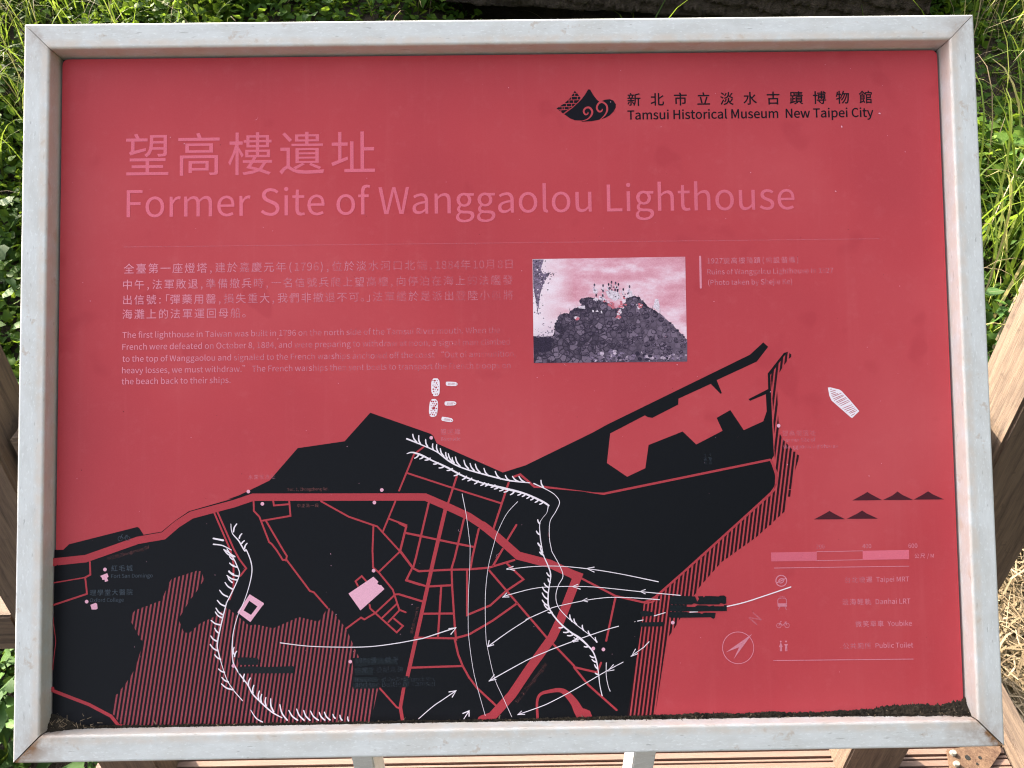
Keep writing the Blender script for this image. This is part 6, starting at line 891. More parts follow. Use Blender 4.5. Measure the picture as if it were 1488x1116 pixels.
PUNC = set(",。:「」()")
GC = {}
def glyph_tris(ch):
    if ch not in GC:
        adv, loops = unglyph(ch)
        flat = [p for lp in loops for p in lp]
        # outlines with their own holes are filled one at a time
        def inp(p, poly):
            r = False
            for k in range(len(poly)):
                (x0, y0), (x1, y1) = poly[k], poly[k - 1]
                if (y0 > p[1]) != (y1 > p[1]) and p[0] < (x1 - x0) * (p[1] - y0) / (y1 - y0) + x0: r = not r
            return r
        def probe(lp):
            return (lp[0][0] + 0.37 * (lp[1][0] - lp[0][0]) + 0.11, lp[0][1] + 0.37 * (lp[1][1] - lp[0][1]) + 0.07)
        starts = np.cumsum([0] + [len(lp) for lp in loops])
        par = [[k for k in range(len(loops)) if k != j and inp(probe(loops[j]), loops[k])] for j in range(len(loops))]
        tr = []
        for j in range(len(loops)):
            if len(par[j]) % 2: continue
            holes = [k for k in range(len(loops)) if len(par[k]) == len(par[j]) + 1 and j in par[k]]
            ids = [j] + holes
            gidx = [int(starts[q]) + m for q in ids for m in range(len(loops[q]))]
            tr += [tuple(gidx[m] for m in t) for t in tessellate_polygon([[Vector((x, y, 0)) for x, y in loops[q]] for q in ids])]
        out = []
        for a, b, c in tr:
            A, B, C = flat[a], flat[b], flat[c]
            cr = (B[0] - A[0]) * (C[1] - A[1]) - (B[1] - A[1]) * (C[0] - A[0])
            if abs(cr) < 1: continue
            out.append((a, b, c) if cr > 0 else (a, c, b))
        GC[ch] = (adv, flat, out)
    return GC[ch]
def layout(txt, style):
    pos, x = [], 0.0
    track = {'cjkT': 1.09, 'cjkS': 1.66, 'cjk': 1.115, 'lat': 1.0}[style]
    for ch in txt:
        adv, flat, tr = glyph_tris(ch)
        wide = ord(ch) > 0x2E00
        if style != 'lat' and ch in PUNC: a = 560; off = (-440 if ch == '「' else -20) if wide else 60
        elif style != 'lat' and wide: a = 1000 * track; off = 0
        elif style == 'cjk' and ch.isdigit(): a = adv * 1.06; off = 0
        else: a = adv; off = 0
        pos.append((ch, x + off)); x += a
    xs = [px + p[0] for ch, px in pos for p in glyph_tris(ch)[1]]
    return pos, min(xs), max(xs)
def put_text(ink, txt, xl, xr, y, style, z, wear, ang=0.0, org=None, mi=0, bold=0):
    pos, a, b = layout(txt, style)
    k = (xr - xl) / (b - a)
    ca, sa = math.cos(ang), math.sin(ang)
    rr = random.Random(txt)
    for ch, px in pos:
        adv, flat, tr = glyph_tris(ch)
        base = len(ink.v)
        jit = rr.uniform(-0.055, 0.055)
        for gx, gy in flat:
            X, Y = (px + gx - a) * k, gy * k
            if org is None: X, Y = xl + X, y + Y
            else: X, Y = org[0] + X * ca - Y * sa, org[1] + X * sa + Y * ca
            ink.v.append((X / 1000, Y / 1000, -SD + z / 2500))
            ink.w.append(min(1, max(0, (wear(X, Y) if callable(wear) else wear) + jit)))
        for t in tr:
            ink.f.append(tuple(base + i for i in t)); ink.mi.append(mi)

def lerp_x(x0, w0, x1, w1):
    return lambda x, y: w0 + (w1 - w0) * min(1, max(0, (x - x0) / (x1 - x0)))

K = PXMM
Ink().poly(LAND, 0.30).build('map_land', M_land)
i_ = Ink().hatch(HATCH_LAND, 0.45, 5.68 * K, 0.44, 0.150)
i_.build('map_hatching', M_hatch_red)
Ink().hatch(HATCH_SEA, 0.45, 5.68 * K, 0.56, 0.150).build('map_hatching', M_hatch_black)
i_ = Ink()
for j, (w, pts) in enumerate(ROADS):
    i_.ribbon(pts, w, 0.55 + 0.002 * j)
i_.ribbon(LOOP, 3, 0.66, smooth_=True)
i_.build('map_road', M_road)
i_ = Ink()
for b in BUILDINGS: Ink().poly(b, 0.75).build('map_building', M_pale)
Ink().poly(RING, 0.75).build('map_fort', M_pale)
i_ = Ink()
for j, p in enumerate(BRUSH): i_.ribbon([(a, b, c * K) for a, b, c in [q if len(q) > 2 else q + [1.5] for q in p]] , 1, 0.80 + 0.006 * j, smooth_=True)
for j, (a, b) in enumerate(TICKS):
    m = ((a[0] + b[0]) / 2 + (b[1] - a[1]) * 0.10, (a[1] + b[1]) / 2 - (b[0] - a[0]) * 0.10)
    i_.ribbon([(*a, 1.5 * K), (*m, 2.0 * K), (*b, 2.2 * K)], 1, 0.88 + 0.0012 * j, smooth_=True)
i_.build('brush_line', M_white)
for grp in ((0, 14, 15), (1, 16, 17, 18), (2, 19, 20), (3, 4, 5, 6, 21, 22), (7, 8, 23, 24, 25), (9, 26), (10, 27), (11, 28), (12,), (13,)):
    i_ = Ink()
    for j in grp: i_.ribbon([(a, b, c * K) for a, b, c in ARROWS[j]], 1, 0.98 + 0.004 * j, smooth_=(len(ARROWS[j]) > 3))
    i_.build('map_arrow', M_white)
for s in SMUDGE: Ink().poly(s, 1.14).build('label_smudge', M_smudge)
for d in DOTS: Ink().ellipse(d, 2.6 * K, 2.6 * K, 1.18).build('map_dot', M_pale)

# writing
for txt, xl, xr, y, st in TEXT['title_text']:
    i_ = Ink()
    put_text(i_, txt, xl, xr, y, st, 0.5, lerp_x(-420, 0.86, 330, 0.72))
    i_.build('title_text', M_title)
for txt, xl, xr, y, st in TEXT['museum_name']:
    i_ = Ink()
    for q, (dx, dy) in enumerate(((0, 0), (0.22, 0.05), (-0.22, -0.05), (0.0, 0.20), (0.0, -0.20))):
        put_text(i_, txt, xl + dx, xr + dx, y + dy, st, 0.5 + 0.02 * q, 1.0)
    i_.build('museum_name', M_logo)
wb = lerp_x(-455, 0.92, -320, 0.57)
wb2 = lerp_x(-320, 0.0, 5, 0.13)
for txt, xl, xr, y, st in TEXT['body_text']:
    i_ = Ink()
    put_text(i_, txt, xl, xr, y, st, 0.5, lambda x, y: wb(x, y) - wb2(x, y))
    i_.build('text_line', M_text)
for txt, xl, xr, y, st in TEXT['photo_caption']:
    i_ = Ink()
    put_text(i_, txt, xl, xr, y, st, 0.5, lerp_x(230, 0.58, 380, 0.48))
    i_.build('photo_caption', M_text)
for txt, xl, xr, y, st in TEXT['legend_text']:
    i_ = Ink()
    put_text(i_, txt, xl, xr, y, st, 0.5, lerp_x(380, 0.48, 470, 0.72))
    i_.build('legend_text', M_text)
for txt, xl, xr, y, st in TEXT['map_label_pink']:
    i_ = Ink()
    put_text(i_, txt, xl, xr, y, st, 0.5, 0.48)
    i_.build('map_label', M_text)
for txt, xl, xr, y, st in TEXT['map_label_grey']:
    i_ = Ink()
    put_text(i_, txt, xl, xr, y, st, 1.18, 0.80 if y > -260 and xl < -350 else 0.45)
    i_.build('map_label', M_grey)
i_ = Ink()
for txt, xl, xr, y, st in TEXT['map_label_red']:
    i_ = Ink()
    put_text(i_, txt, xl, xr, y, st, 0.62, 0.62)
    i_.build('road_name', M_dullred)
for txt, a, b in ROTTEXT:
    i_ = Ink()
    put_text(i_, txt, 0, math.dist(a, b), 0, 'lat', 0.62, 0.52, math.atan2(b[1] - a[1], b[0] - a[0]), a)
    i_.build('road_name', M_dullred)

# rules, scale bar, compass, legend icons
for (w, pts), wr in zip(RULES, (0.60, 0.60, 0.60, 0.60, 0.42, 0.70)): Ink().ribbon(pts, w, 0.5, wear=wr).build('rule_line', M_text)
for p, wr in zip(PINKBAR, (0.66, 0.84)): Ink().poly(p, 0.5, wear=wr).build('scale_bar', M_title)
i_ = Ink()
cx, cy = COMPASS_C
i_.ring(COMPASS_C, COMPASS_R, 0.75, 0.5, wear=0.68)
i_.poly(NEEDLE, 0.5, wear=0.62)
put_text(i_, 'N', 0, 9, 0, 'lat', 0.5, 0.47, R(48), (cx + 22, cy + 25))
i_.build('compass', M_text)
def bike(i_, c, s, z, wear):
    x, y = c
    i_.ring((x - 7.5 * s, y - 1.5 * s), 4.2 * s, 0.9 * s, z, wear=wear, n=24)
    i_.ring((x + 7.5 * s, y - 1.5 * s), 4.2 * s, 0.9 * s, z, wear=wear, n=24)
    i_.ribbon([(x - 7.5 * s, y - 1.5 * s), (x - 4.5 * s, y + 5.5 * s), (x - 2.5 * s, y + 6.2 * s)], 1.0 * s, z, wear=wear)
    i_.ribbon([(x - 5 * s, y + 3 * s), (x, y - 1.5 * s), (x + 5 * s, y + 4.5 * s), (x + 7.5 * s, y - 1.5 * s)], 1.0 * s, z, wear=wear)
    i_.ribbon([(x + 3.5 * s, y + 4.8 * s), (x + 7 * s, y + 4.8 * s)], 1.2 * s, z, wear=wear)
def toilets(i_, c, s, z, wear):
    x, y = c
    for d, flip in ((-4.2, 1), (4.2, -1)):
        i_.ellipse((x + d * s, y + 7.2 * s), 1.5 * s, 1.5 * s, z, wear=wear, n=12)
        i_.poly([(x + (d - 3.0) * s, y - 2.2 * s * flip + 1 * s), (x + d * s, y + 5.2 * s * flip + 1 * s), (x + (d + 3.0) * s, y - 2.2 * s * flip + 1 * s)], z, wear=wear)
        i_.ribbon([(x + (d - 1) * s, y + 2 * s), (x + (d - 1) * s, y - 8 * s)], 1.3 * s, z, wear=wear, cap=False)
        i_.ribbon([(x + (d + 1) * s, y + 2 * s), (x + (d + 1) * s, y - 8 * s)], 1.3 * s, z, wear=wear, cap=False)
i_ = Ink()
x, y = ICON[0]
i_.ring((x, y), 6.2, 1.2, 0.5, wear=0.62)
i_.ring((x, y), 3.2, 1.2, 0.5, wear=0.6, n=24, ry=2.2, rot=0.5)
i_.ribbon([(x - 5, y - 2.2), (x + 1, y + 0.6), (x + 5, y + 2.6)], 1.1, 0.5, wear=0.62)
i_.build('train_icon', M_text)
i_ = Ink()
x, y = ICON[1]
i_.ribbon([(x - 5, y - 4), (x - 5, y + 3.5), (x - 3.6, y + 5.5), (x + 3.6, y + 5.5), (x + 5, y + 3.5), (x + 5, y - 4), (x - 5, y - 4)], 0.8, 0.5, wear=0.55)
i_.ribbon([(x - 2.5, y + 7), (x + 2.5, y + 7)], 0.7, 0.5, wear=0.5)
i_.poly([(x - 4.8, y - 4.2), (x + 4.8, y - 4.2), (x + 4.8, y - 0.4), (x - 4.8, y - 0.4)], 0.5, wear=0.58)
i_.ribbon([(x - 3.2, y - 4.5), (x - 4.6, y - 7.5)], 0.8, 0.5, wear=0.55)
i_.ribbon([(x + 3.2, y - 4.5), (x + 4.6, y - 7.5)], 0.8, 0.5, wear=0.55)
i_.build('tram_icon', M_text)
for c, s, z, wr, m in ((ICON[2], 0.62, 0.5, 0.62, M_text), (ICON[4], 0.58, 1.19, 0.70, M_grey)):
    i_ = Ink(); bike(i_, c, s, z, wr); i_.build('bicycle_icon', m)
for c, s, z, wr, m in ((ICON[3], 0.72, 0.5, 0.68, M_text), (ICON[5], 0.72, 1.19, 0.42, M_grey)):
    i_ = Ink(); toilets(i_, c, s, z, wr); i_.build('toilet_icon', m)

# boats and blockade barrels drawn in white, and the dark mountain marks
i_ = Ink()
i_.poly(BOAT, 0.5)
for a, b in BOATLINES:
    i_.ribbon([(*a, 0.5), ((a[0] + b[0]) / 2, (a[1] + b[1]) / 2, 0.75), (*b, 0.4)], 0.6, 0.62, 1, cap=False)
i_.build('boat_drawing', [M_white, M_road])
rb = random.Random(5)
for c, tilt in zip(BARREL, (0.0, -0.09)):
    i_ = Ink()
    pts = []
    for k in range(22):
        a = 2 * math.pi * k / 22
        px, py = 4.9 * abs(math.cos(a)) ** 0.75 * math.copysign(1, math.cos(a)), 10.4 * abs(math.sin(a)) ** 0.55 * math.copysign(1, math.sin(a))
        px *= 1 + rb.uniform(-.05, .05); py *= 1 + rb.uniform(-.03, .03)
        pts.append((c[0] + px * math.cos(tilt) - py * math.sin(tilt), c[1] + px * math.sin(tilt) + py * math.cos(tilt)))
    i_.poly(pts, 0.5)
    for k in range(7):
        for q in range(3):
            px, py = (-2.5 + 2.5 * q) + rb.uniform(-.5, .5) + (0.9 if k % 2 else -0.4), -8 + 2.6 * k + rb.uniform(-.5, .5)
            if abs(px) > 3.6: continue
            r_ = rb.uniform(0.45, 1.0) + (0.7 if (q == 1 and k == 3) else 0)
            i_.ellipse((c[0] + px * math.cos(tilt) - py * math.sin(tilt), c[1] + px * math.sin(tilt) + py * math.cos(tilt)), r_, r_ * rb.uniform(.8, 1.4), 0.62, 1, n=8, rot=rb.uniform(0, 3))
    i_.build('barrel_drawing', [M_white, M_road])
for c, tilt in zip(DINGHY, (-0.03, 0.03, -0.16)):
    i_ = Ink()
    def tp(px, py): return (c[0] + px * math.cos(tilt) - py * math.sin(tilt), c[1] + px * math.sin(tilt) + py * math.cos(tilt))
    i_.poly([tp(*p) for p in ((-6.8, 0.2), (-6.4, 2.4), (-5, 2.6), (0, 2.6), (4.5, 2.3), (6.4, 1.2), (7.0, 0), (6.4, -1.2), (4.6, -2.3), (0, -2.4), (-5.6, -2.1), (-6.6, -1.2))], 0.5)
    for k in range(8):
        xx = -3.6 + k * 0.95
        i_.ribbon([tp(xx - .2, -1.3), tp(xx + .3, 1.3)], rb.uniform(.18, .40), 0.62, 1, cap=False)
    i_.ellipse(tp(5.2, 0), 0.7, 0.6, 0.62, 1, n=8)
    i_.build('boat_drawing', [M_white, M_road])
for p in PEAKS: Ink().poly(p, 0.5).build('mountain_mark', M_peak)

# museum emblem: brick wall, hill and two curling waves
i_ = Ink()
i_.poly(LOGO_BRICK, 0.5)
i_.poly(LOGO_HILL, 0.5)
for j, (p, w) in enumerate(LOGO_CUTS):
    i_.ribbon(p, w * K, 0.58 + 0.003 * j, 1, smooth_=len(p) > 3 and len(p[0]) > 2, cap=False)
i_.build('museum_emblem', [M_logo, M_panel])

# old photograph of the ruin, printed on the panel
def stones_material():
    t = NT('printed stones')
    v = t.coords()
    wv = t.n('ShaderNodeVectorMath', operation='ADD')
    sc_ = t.n('ShaderNodeVectorMath', operation='SCALE'); sc_.inputs['Scale'].default_value = 0.003
    t.l(t.noise(120, 2, 0.5, v, 'Color'), sc_.inputs[0])
    t.l(v, wv.inputs[0]); t.l(sc_.outputs[0], wv.inputs[1])
    vo = t.n('ShaderNodeTexVoronoi', feature='F1'); vo.inputs['Scale'].default_value = 145; t.l(wv.outputs[0], vo.inputs['Vector'])
    ve = t.n('ShaderNodeTexVoronoi', feature='DISTANCE_TO_EDGE'); ve.inputs['Scale'].default_value = 145; t.l(wv.outputs[0], ve.inputs['Vector'])
    sep = t.n('ShaderNodeSeparateColor'); t.l(vo.outputs['Color'], sep.inputs[0])
    c = t.ramp(sep.outputs[0], [(0.0, (0.020, 0.014, 0.030)), (0.6, (0.095, 0.068, 0.108)), (1.0, (0.27, 0.20, 0.28))])
    c = t.mix(t.math('MULTIPLY', t.ramp(vo.outputs['Distance'], [(0.15, (1, 1, 1)), (0.6, (0, 0, 0))]), 0.35), c, (0.24, 0.18, 0.25))
    c = t.mix(t.ramp(ve.outputs['Distance'], [(0.02, (1, 1, 1)), (0.10, (0, 0, 0))]), c, (0.020, 0.012, 0.028))
    c = t.mix(0.25, c, t.ramp(t.noise(700, 3, 0.7, v), [(0.35, (0.015, 0.010, 0.02)), (0.7, (0.22, 0.17, 0.24))]))
    sx = t.n('ShaderNodeSeparateXYZ'); t.l(v, sx.inputs[0])
    wash = t.math('MULTIPLY', t.math('SUBTRACT', sx.outputs[0], 0.105), 5.5, clamp=True)
    c = t.mix(t.math('MULTIPLY', wash, 0.55), c, (0.30, 0.22, 0.31))
    return t.done(t.bsdf(c, PROUGH, 0, PSPEC))
def photo_sky_material():
    t = NT('printed photograph sky')
    v = t.coords()
    sx = t.n('ShaderNodeSeparateXYZ'); t.l(v, sx.inputs[0])
    n = t.noise(22, 4, 0.6, t.coords((1, 2.2, 1)))
    c = t.ramp(n, [(0.30, (0.62, 0.20, 0.26)), (0.48, (0.76, 0.36, 0.45)), (0.64, (0.90, 0.68, 0.78))])
    pale = t.math('MULTIPLY', t.math('SUBTRACT', 0.082, sx.outputs[0]), 22, clamp=True)      # bleached left margin of the print
    c = t.mix(t.math('MULTIPLY', pale, 0.90), c, (0.94, 0.84, 0.92))
    low = t.math('MULTIPLY', t.math('SUBTRACT', 0.056, sx.outputs[1]), 26, clamp=True)
    rgt = t.math('MULTIPLY', t.math('SUBTRACT', sx.outputs[0], 0.165), 30, clamp=True)
    c = t.mix(t.math('MULTIPLY', t.math('MULTIPLY', low, rgt), 0.85), c, (0.93, 0.80, 0.90))
    fl = t.math('MULTIPLY', t.math('SUBTRACT', 0.072, sx.outputs[1]), 22, clamp=True)
    fl = t.math('MULTIPLY', fl, t.math('MULTIPLY', t.math('SUBTRACT', 0.075, sx.outputs[0]), 40, clamp=True))
    g = t.noise(900, 2, 0.7, v)
    c = t.mix(t.math('MULTIPLY', fl, t.ramp(g, [(0.35, (0, 0, 0)), (0.6, (1, 1, 1))])), c, (0.36, 0.28, 0.40))
    c = t.mix(0.16, c, t.ramp(g, [(0.35, (0.5, 0.18, 0.28)), (0.7, (1, 0.9, 1))]))
    return t.done(t.bsdf(c, PROUGH, 0, PSPEC))
M_psky = photo_sky_material()
M_pstone = stones_material()
M_pdark = print_material('printed dark plum', (0.040, 0.028, 0.055), grain=0.5, fine=800)
M_ptree = print_material('printed grey plum', (0.20, 0.145, 0.225), grain=0.75, fine=500)
M_plight = print_material('printed pale stones', (0.58, 0.45, 0.57), grain=0.45, fine=300)
M_pbody = print_material('printed pale figures', (0.82, 0.66, 0.76), grain=0.3, fine=900)
M_pstone2 = print_material('printed mid plum stone', (0.115, 0.082, 0.128), grain=0.6, fine=700)
M_pred = print_material('printed rose', (0.62, 0.17, 0.22), grain=0.15)
i_ = Ink()
i_.poly(PH_QUAD, 0.40, 0)
PQ = (max(PH_QUAD[0][0], PH_QUAD[3][0]), min(PH_QUAD[1][0], PH_QUAD[2][0]), max(PH_QUAD[2][1], PH_QUAD[3][1]), min(PH_QUAD[0][1], PH_QUAD[1][1]))
i_.poly(PH_TREE, 0.46, 3)
i_.poly(PH_DARK, 0.48, 1)
i_.poly(PH_MOUND, 0.52, 2)
rs = random.Random(3)
def stone(c, r, z, mi):
    r = min(r, c[0] - PQ[0], PQ[1] - c[0], c[1] - PQ[2], PQ[3] - c[1])
    if r < 0.15: return
    n = 9; a0 = rs.uniform(0, 6)
    st = rs.uniform(0.6, 1.0)
    i_.poly([(c[0] + r * rs.uniform(.8, 1.1) * math.cos(a0 + 6.283 * k / n), c[1] + r * st * rs.uniform(.8, 1.1) * math.sin(a0 + 6.283 * k / n)) for k in range(n)], z, mi)
xs_ = [p[0] for p in PH_LIGHT]; ys_ = [p[1] for p in PH_LIGHT]
def inside(p, poly):
    r = False
    for k in range(len(poly)):
        (x0, y0), (x1, y1) = poly[k], poly[k - 1]
        if (y0 > p[1]) != (y1 > p[1]) and p[0] < (x1 - x0) * (p[1] - y0) / (y1 - y0) + x0: r = not r
    return r
for k in range(230):
    p = (rs.uniform(min(xs_), max(xs_)), rs.uniform(min(ys_), max(ys_)))
    if inside(p, PH_LIGHT): stone(p, rs.uniform(1.2, 3.4), 0.58 + 0.0004 * k, rs.choice((2, 3, 3, 4, 1)))
mx0, mx1 = min(p[0] for p in PH_MOUND), max(p[0] for p in PH_MOUND)
rim = [p for p in PH_MOUND[2:-1]]
for k in range(len(rim) - 1):
    for q in range(4):
        t_ = rs.random()
        stone((rim[k][0] + (rim[k + 1][0] - rim[k][0]) * t_, rim[k][1] + (rim[k + 1][1] - rim[k][1]) * t_ - .6), rs.uniform(0.9, 2.2), 0.68 + 0.0005 * (4 * k + q), rs.choice((1, 1, 2)))
for j, b in enumerate(PH_BODIES): i_.poly(b, 0.74, 5)
for j, b in enumerate(PH_RED):
    bx_ = [p[0] for p in b]; by_ = [p[1] for p in b]
    for q in range(26):
        p = (rs.uniform(min(bx_), max(bx_)), rs.uniform(min(by_), max(by_)))
        if inside(p, b): stone(p, rs.uniform(.7, 1.9), 0.745 + .0006 * q, rs.choice((6, 6, 6, 5)))
for j, h in enumerate(PH_HEADS):
    i_.ellipse(h, 1.0, 1.75, 0.78, 1, n=10)
    if j % 3 != 2: i_.ellipse((h[0] + .1, h[1] - .2), 0.45, 0.8, 0.80, 3, n=8)
    i_.ribbon([(h[0] - .8, h[1] - 3.0), (h[0] + rs.uniform(-1, 1), h[1] - 6)], 1.6, 0.77, 5 if j % 3 else 4)
    for q in range(3): stone((h[0] + rs.uniform(-2.6, 2.6), h[1] - rs.uniform(4.5, 9.5)), rs.uniform(.5, 1.3), 0.79 + .001 * (3 * j + q), rs.choice((1, 1, 3, 5)))
px0, px1 = min(p[0] for p in PH_QUAD), max(p[0] for p in PH_QUAD)
py0, py1 = min(p[1] for p in PH_QUAD), max(p[1] for p in PH_QUAD)
for k in range(420):                                     # the mound: boulders one by one, paler towards the right
    p = (rs.uniform(mx0, mx1), rs.uniform(py0, py0 + 78))
    if inside(p, PH_MOUND) and not inside(p, PH_LIGHT):
        r_ = rs.uniform(1.5, 3.6)
        stone(p, r_ * 1.12, 0.60 + 0.0009 * k / 4, 1)
        stone((p[0] - .15, p[1] + .25), r_ * .88, 0.6004 + 0.0009 * k / 4, rs.choice((2, 2, 7, 7, 3 if p[0] > px0 + 110 else 2)))
for k in range(150):                                     # leaves and twigs of the tree at the left margin
    t_ = rs.random(); a_ = PH_TREE[rs.randrange(len(PH_TREE))]
    stone((min(max(a_[0] + rs.gauss(0, 3.2), px0 + 1), px1), min(a_[1] + rs.gauss(0, 4), py1 - 3)), rs.uniform(.3, 1.0), 0.47 + .0002 * k, rs.choice((3, 3, 1, 0)))
for k in range(60):                                      # grey haze of undergrowth low on the left
    stone((px0 + rs.uniform(2, 26), py0 + 30 + abs(rs.gauss(0, 9))), rs.uniform(.3, .9), 0.49 + .0002 * k, 3)
for k in range(26):                                      # spiky plants along the crest
    a_ = rim[rs.randrange(len(rim))]
    if a_[1] > py0 + 55: i_.ribbon([(a_[0], a_[1] - 1, .6), (a_[0] + rs.uniform(-2, 2), a_[1] + rs.uniform(2, 5), .15)], .5, 0.73, rs.choice((1, 3)), cap=False)
i_.build('old_photograph', [M_psky, M_pdark, M_pstone, M_ptree, M_plight, M_pbody, M_pred, M_pstone2])

# chips and specks in the print
i_ = Ink()
rs = random.Random(11)
for k in range(190):
    p = (rs.uniform(-505, 505), rs.uniform(-370, 370))
    r_ = rs.choice((.16, .2, .25, .3, .42))
    i_.ellipse(p, r_ * rs.uniform(.7, 2.0), r_, 1.22, 0 if rs.random() < 0.62 else 1, n=6, rot=rs.uniform(0, 3))
for k, p in enumerate(SPOTS_W):
    i_.poly([(p[0] + a * [1.9, 1.1, 1.0][k] * rs.uniform(.7, 1.2), p[1] + b * [1.2, 1.8, 1.2][k] * rs.uniform(.7, 1.2)) for a, b in ((-1, .2), (-.3, .8), (.6, .3), (1, -.4), (.2, -.8), (-.6, -.4))], 1.23, 0)
for k in range(9):
    a = (rs.uniform(-490, 490), rs.uniform(-350, 330)); an = rs.uniform(0, 6.28); ln = rs.uniform(3, 9)
    i_.ribbon([(*a, .1), (a[0] + ln * .5 * math.cos(an), a[1] + ln * .5 * math.sin(an), .22), (a[0] + ln * math.cos(an + .4), a[1] + ln * math.sin(an + .4), .08)], .2, 1.22, rs.choice((0, 2, 2)), smooth_=True, cap=False)
i_.build('chip_mark', [M_pale, M_logo, M_road])['kind'] = 'stuff'

# ------------------------------------------------------------------ dirt lying in the bottom of the frame
def build_dirt():
    rg = np.random.default_rng(4)
    N, Mx = 900, 14
    xs = np.linspace(-IW, IW, N)
    def fbm(x, s):
        r = 0
        for f, a in ((9, .5), (23, .3), (61, .25), (160, .2)):
            r = r + a * np.sin(x * f * 6.28 + s * 3.1 + 1.7 * np.sin(x * f * 2.3 + s))
        return r
    hgt = 0.0024 + 0.0032 * smooth(0.0, 0.25, xs) + 0.0085 * smooth(0.36, 0.50, xs) + 0.006 * smooth(0.495, 0.52, xs)
    hgt = hgt * (1 + 0.26 * fbm(xs, 1) + 0.10 * np.sin(xs * 1900) * np.sin(xs * 830 + 1) + rg.normal(0, 0.035, N)) + 0.0004
    hgt = hgt + 0.017 * np.exp(-((xs + IW) / 0.024) ** 2)
    hgt = np.maximum(hgt, 0.0012)
    V = np.zeros((N, Mx, 3))
    for j in range(Mx):
        t = j / (Mx - 1)
        V[:, j, 0] = xs
        V[:, j, 1] = -IH + 0.86 * hgt * (1 - t) ** 1.0 - 0.0001
        thick = np.minimum(hgt * 0.55, 0.010)
        V[:, j, 2] = -SD + thick * t ** 1.6 * (1 + 0.25 * fbm(xs + j * 0.37, j)) + rg.normal(0, 0.0008, N) * (0.2 + t) - (0.0006 if j == 0 else -0.0004)
    V[:, :, 1] += rg.normal(0, 0.0005, (N, Mx)); V[:, -1, 1] = -IH + 0.0002
    idx = np.arange(N * Mx).reshape(N, Mx)
    F = np.stack([idx[:-1, :-1].ravel(), idx[:-1, 1:].ravel(), idx[1:, 1:].ravel(), idx[1:, :-1].ravel()], 1)[:, ::-1]
    o = fast_mesh('dirt', V.reshape(-1, 3), F, M_dirt)
    o.matrix_world = Matrix.Translation((0, 0, ZC)) @ Q
    tag(o, 'black damp dirt lying along the bottom edge inside the sign frame', 'dirt', kind='stuff')
build_dirt()
M_straw = simple('dry straw', (0.34, 0.25, 0.13), (0.62, 0.50, 0.30), 12, 0.7)
def build_crumbs():
    rg = random.Random(8)
    V, F = [], []
    def sliver(x, y, z, an, ln, w, up):
        b = len(V)
        dx, dy = math.cos(an), math.sin(an)
        V.extend([(x - dy * w, y + dx * w, z), (x + dy * w, y - dx * w, z), (x + dx * ln + dy * w * .4, y + dy * ln - dx * w * .4, z + up), (x + dx * ln - dy * w * .4, y + dy * ln + dx * w * .4, z + up)])
        F.append((b, b + 1, b + 2, b + 3))
    for k in range(34):
        x = -IW + abs(rg.gauss(0, 0.024)) + 0.002; y = -IH + 0.002 + abs(rg.gauss(0, .006))
        sliver(x, y, -SD + 0.004 + rg.random() * .005, rg.uniform(-.5, 2.6), rg.uniform(.002, .008), rg.uniform(.0002, .0005), rg.uniform(0, .004))
    for k in range(45):
        x = rg.uniform(-IW, IW); y = -IH + 0.0015 + abs(rg.gauss(0, .002))
        sliver(x, y, -SD + 0.0045 + rg.random() * .003, rg.uniform(0, 6.28), rg.uniform(.001, .005), rg.uniform(.0003, .0009), rg.uniform(0, .001))
    for k in range(16):
        x = IW - abs(rg.gauss(0, 0.05)) - 0.004; y = -IH + 0.004 + abs(rg.gauss(0, .006))
        sliver(x, y, -SD + 0.010 + rg.random() * .003, rg.uniform(0, 6.28), rg.uniform(.001, .004), rg.uniform(.0002, .0005), rg.uniform(0, .001))
    o = link_mesh('dry_crumbs', V, F, simple('brown straw crumbs', (0.08, 0.05, 0.028), (0.34, 0.26, 0.17), 400, 0.8))
    o.matrix_world = Matrix.Translation((0, 0, ZC)) @ Q
    tag(o, 'brown crumbs of dry straw caught in the bottom corners of the sign frame', 'crumbs', kind='stuff')
build_crumbs()

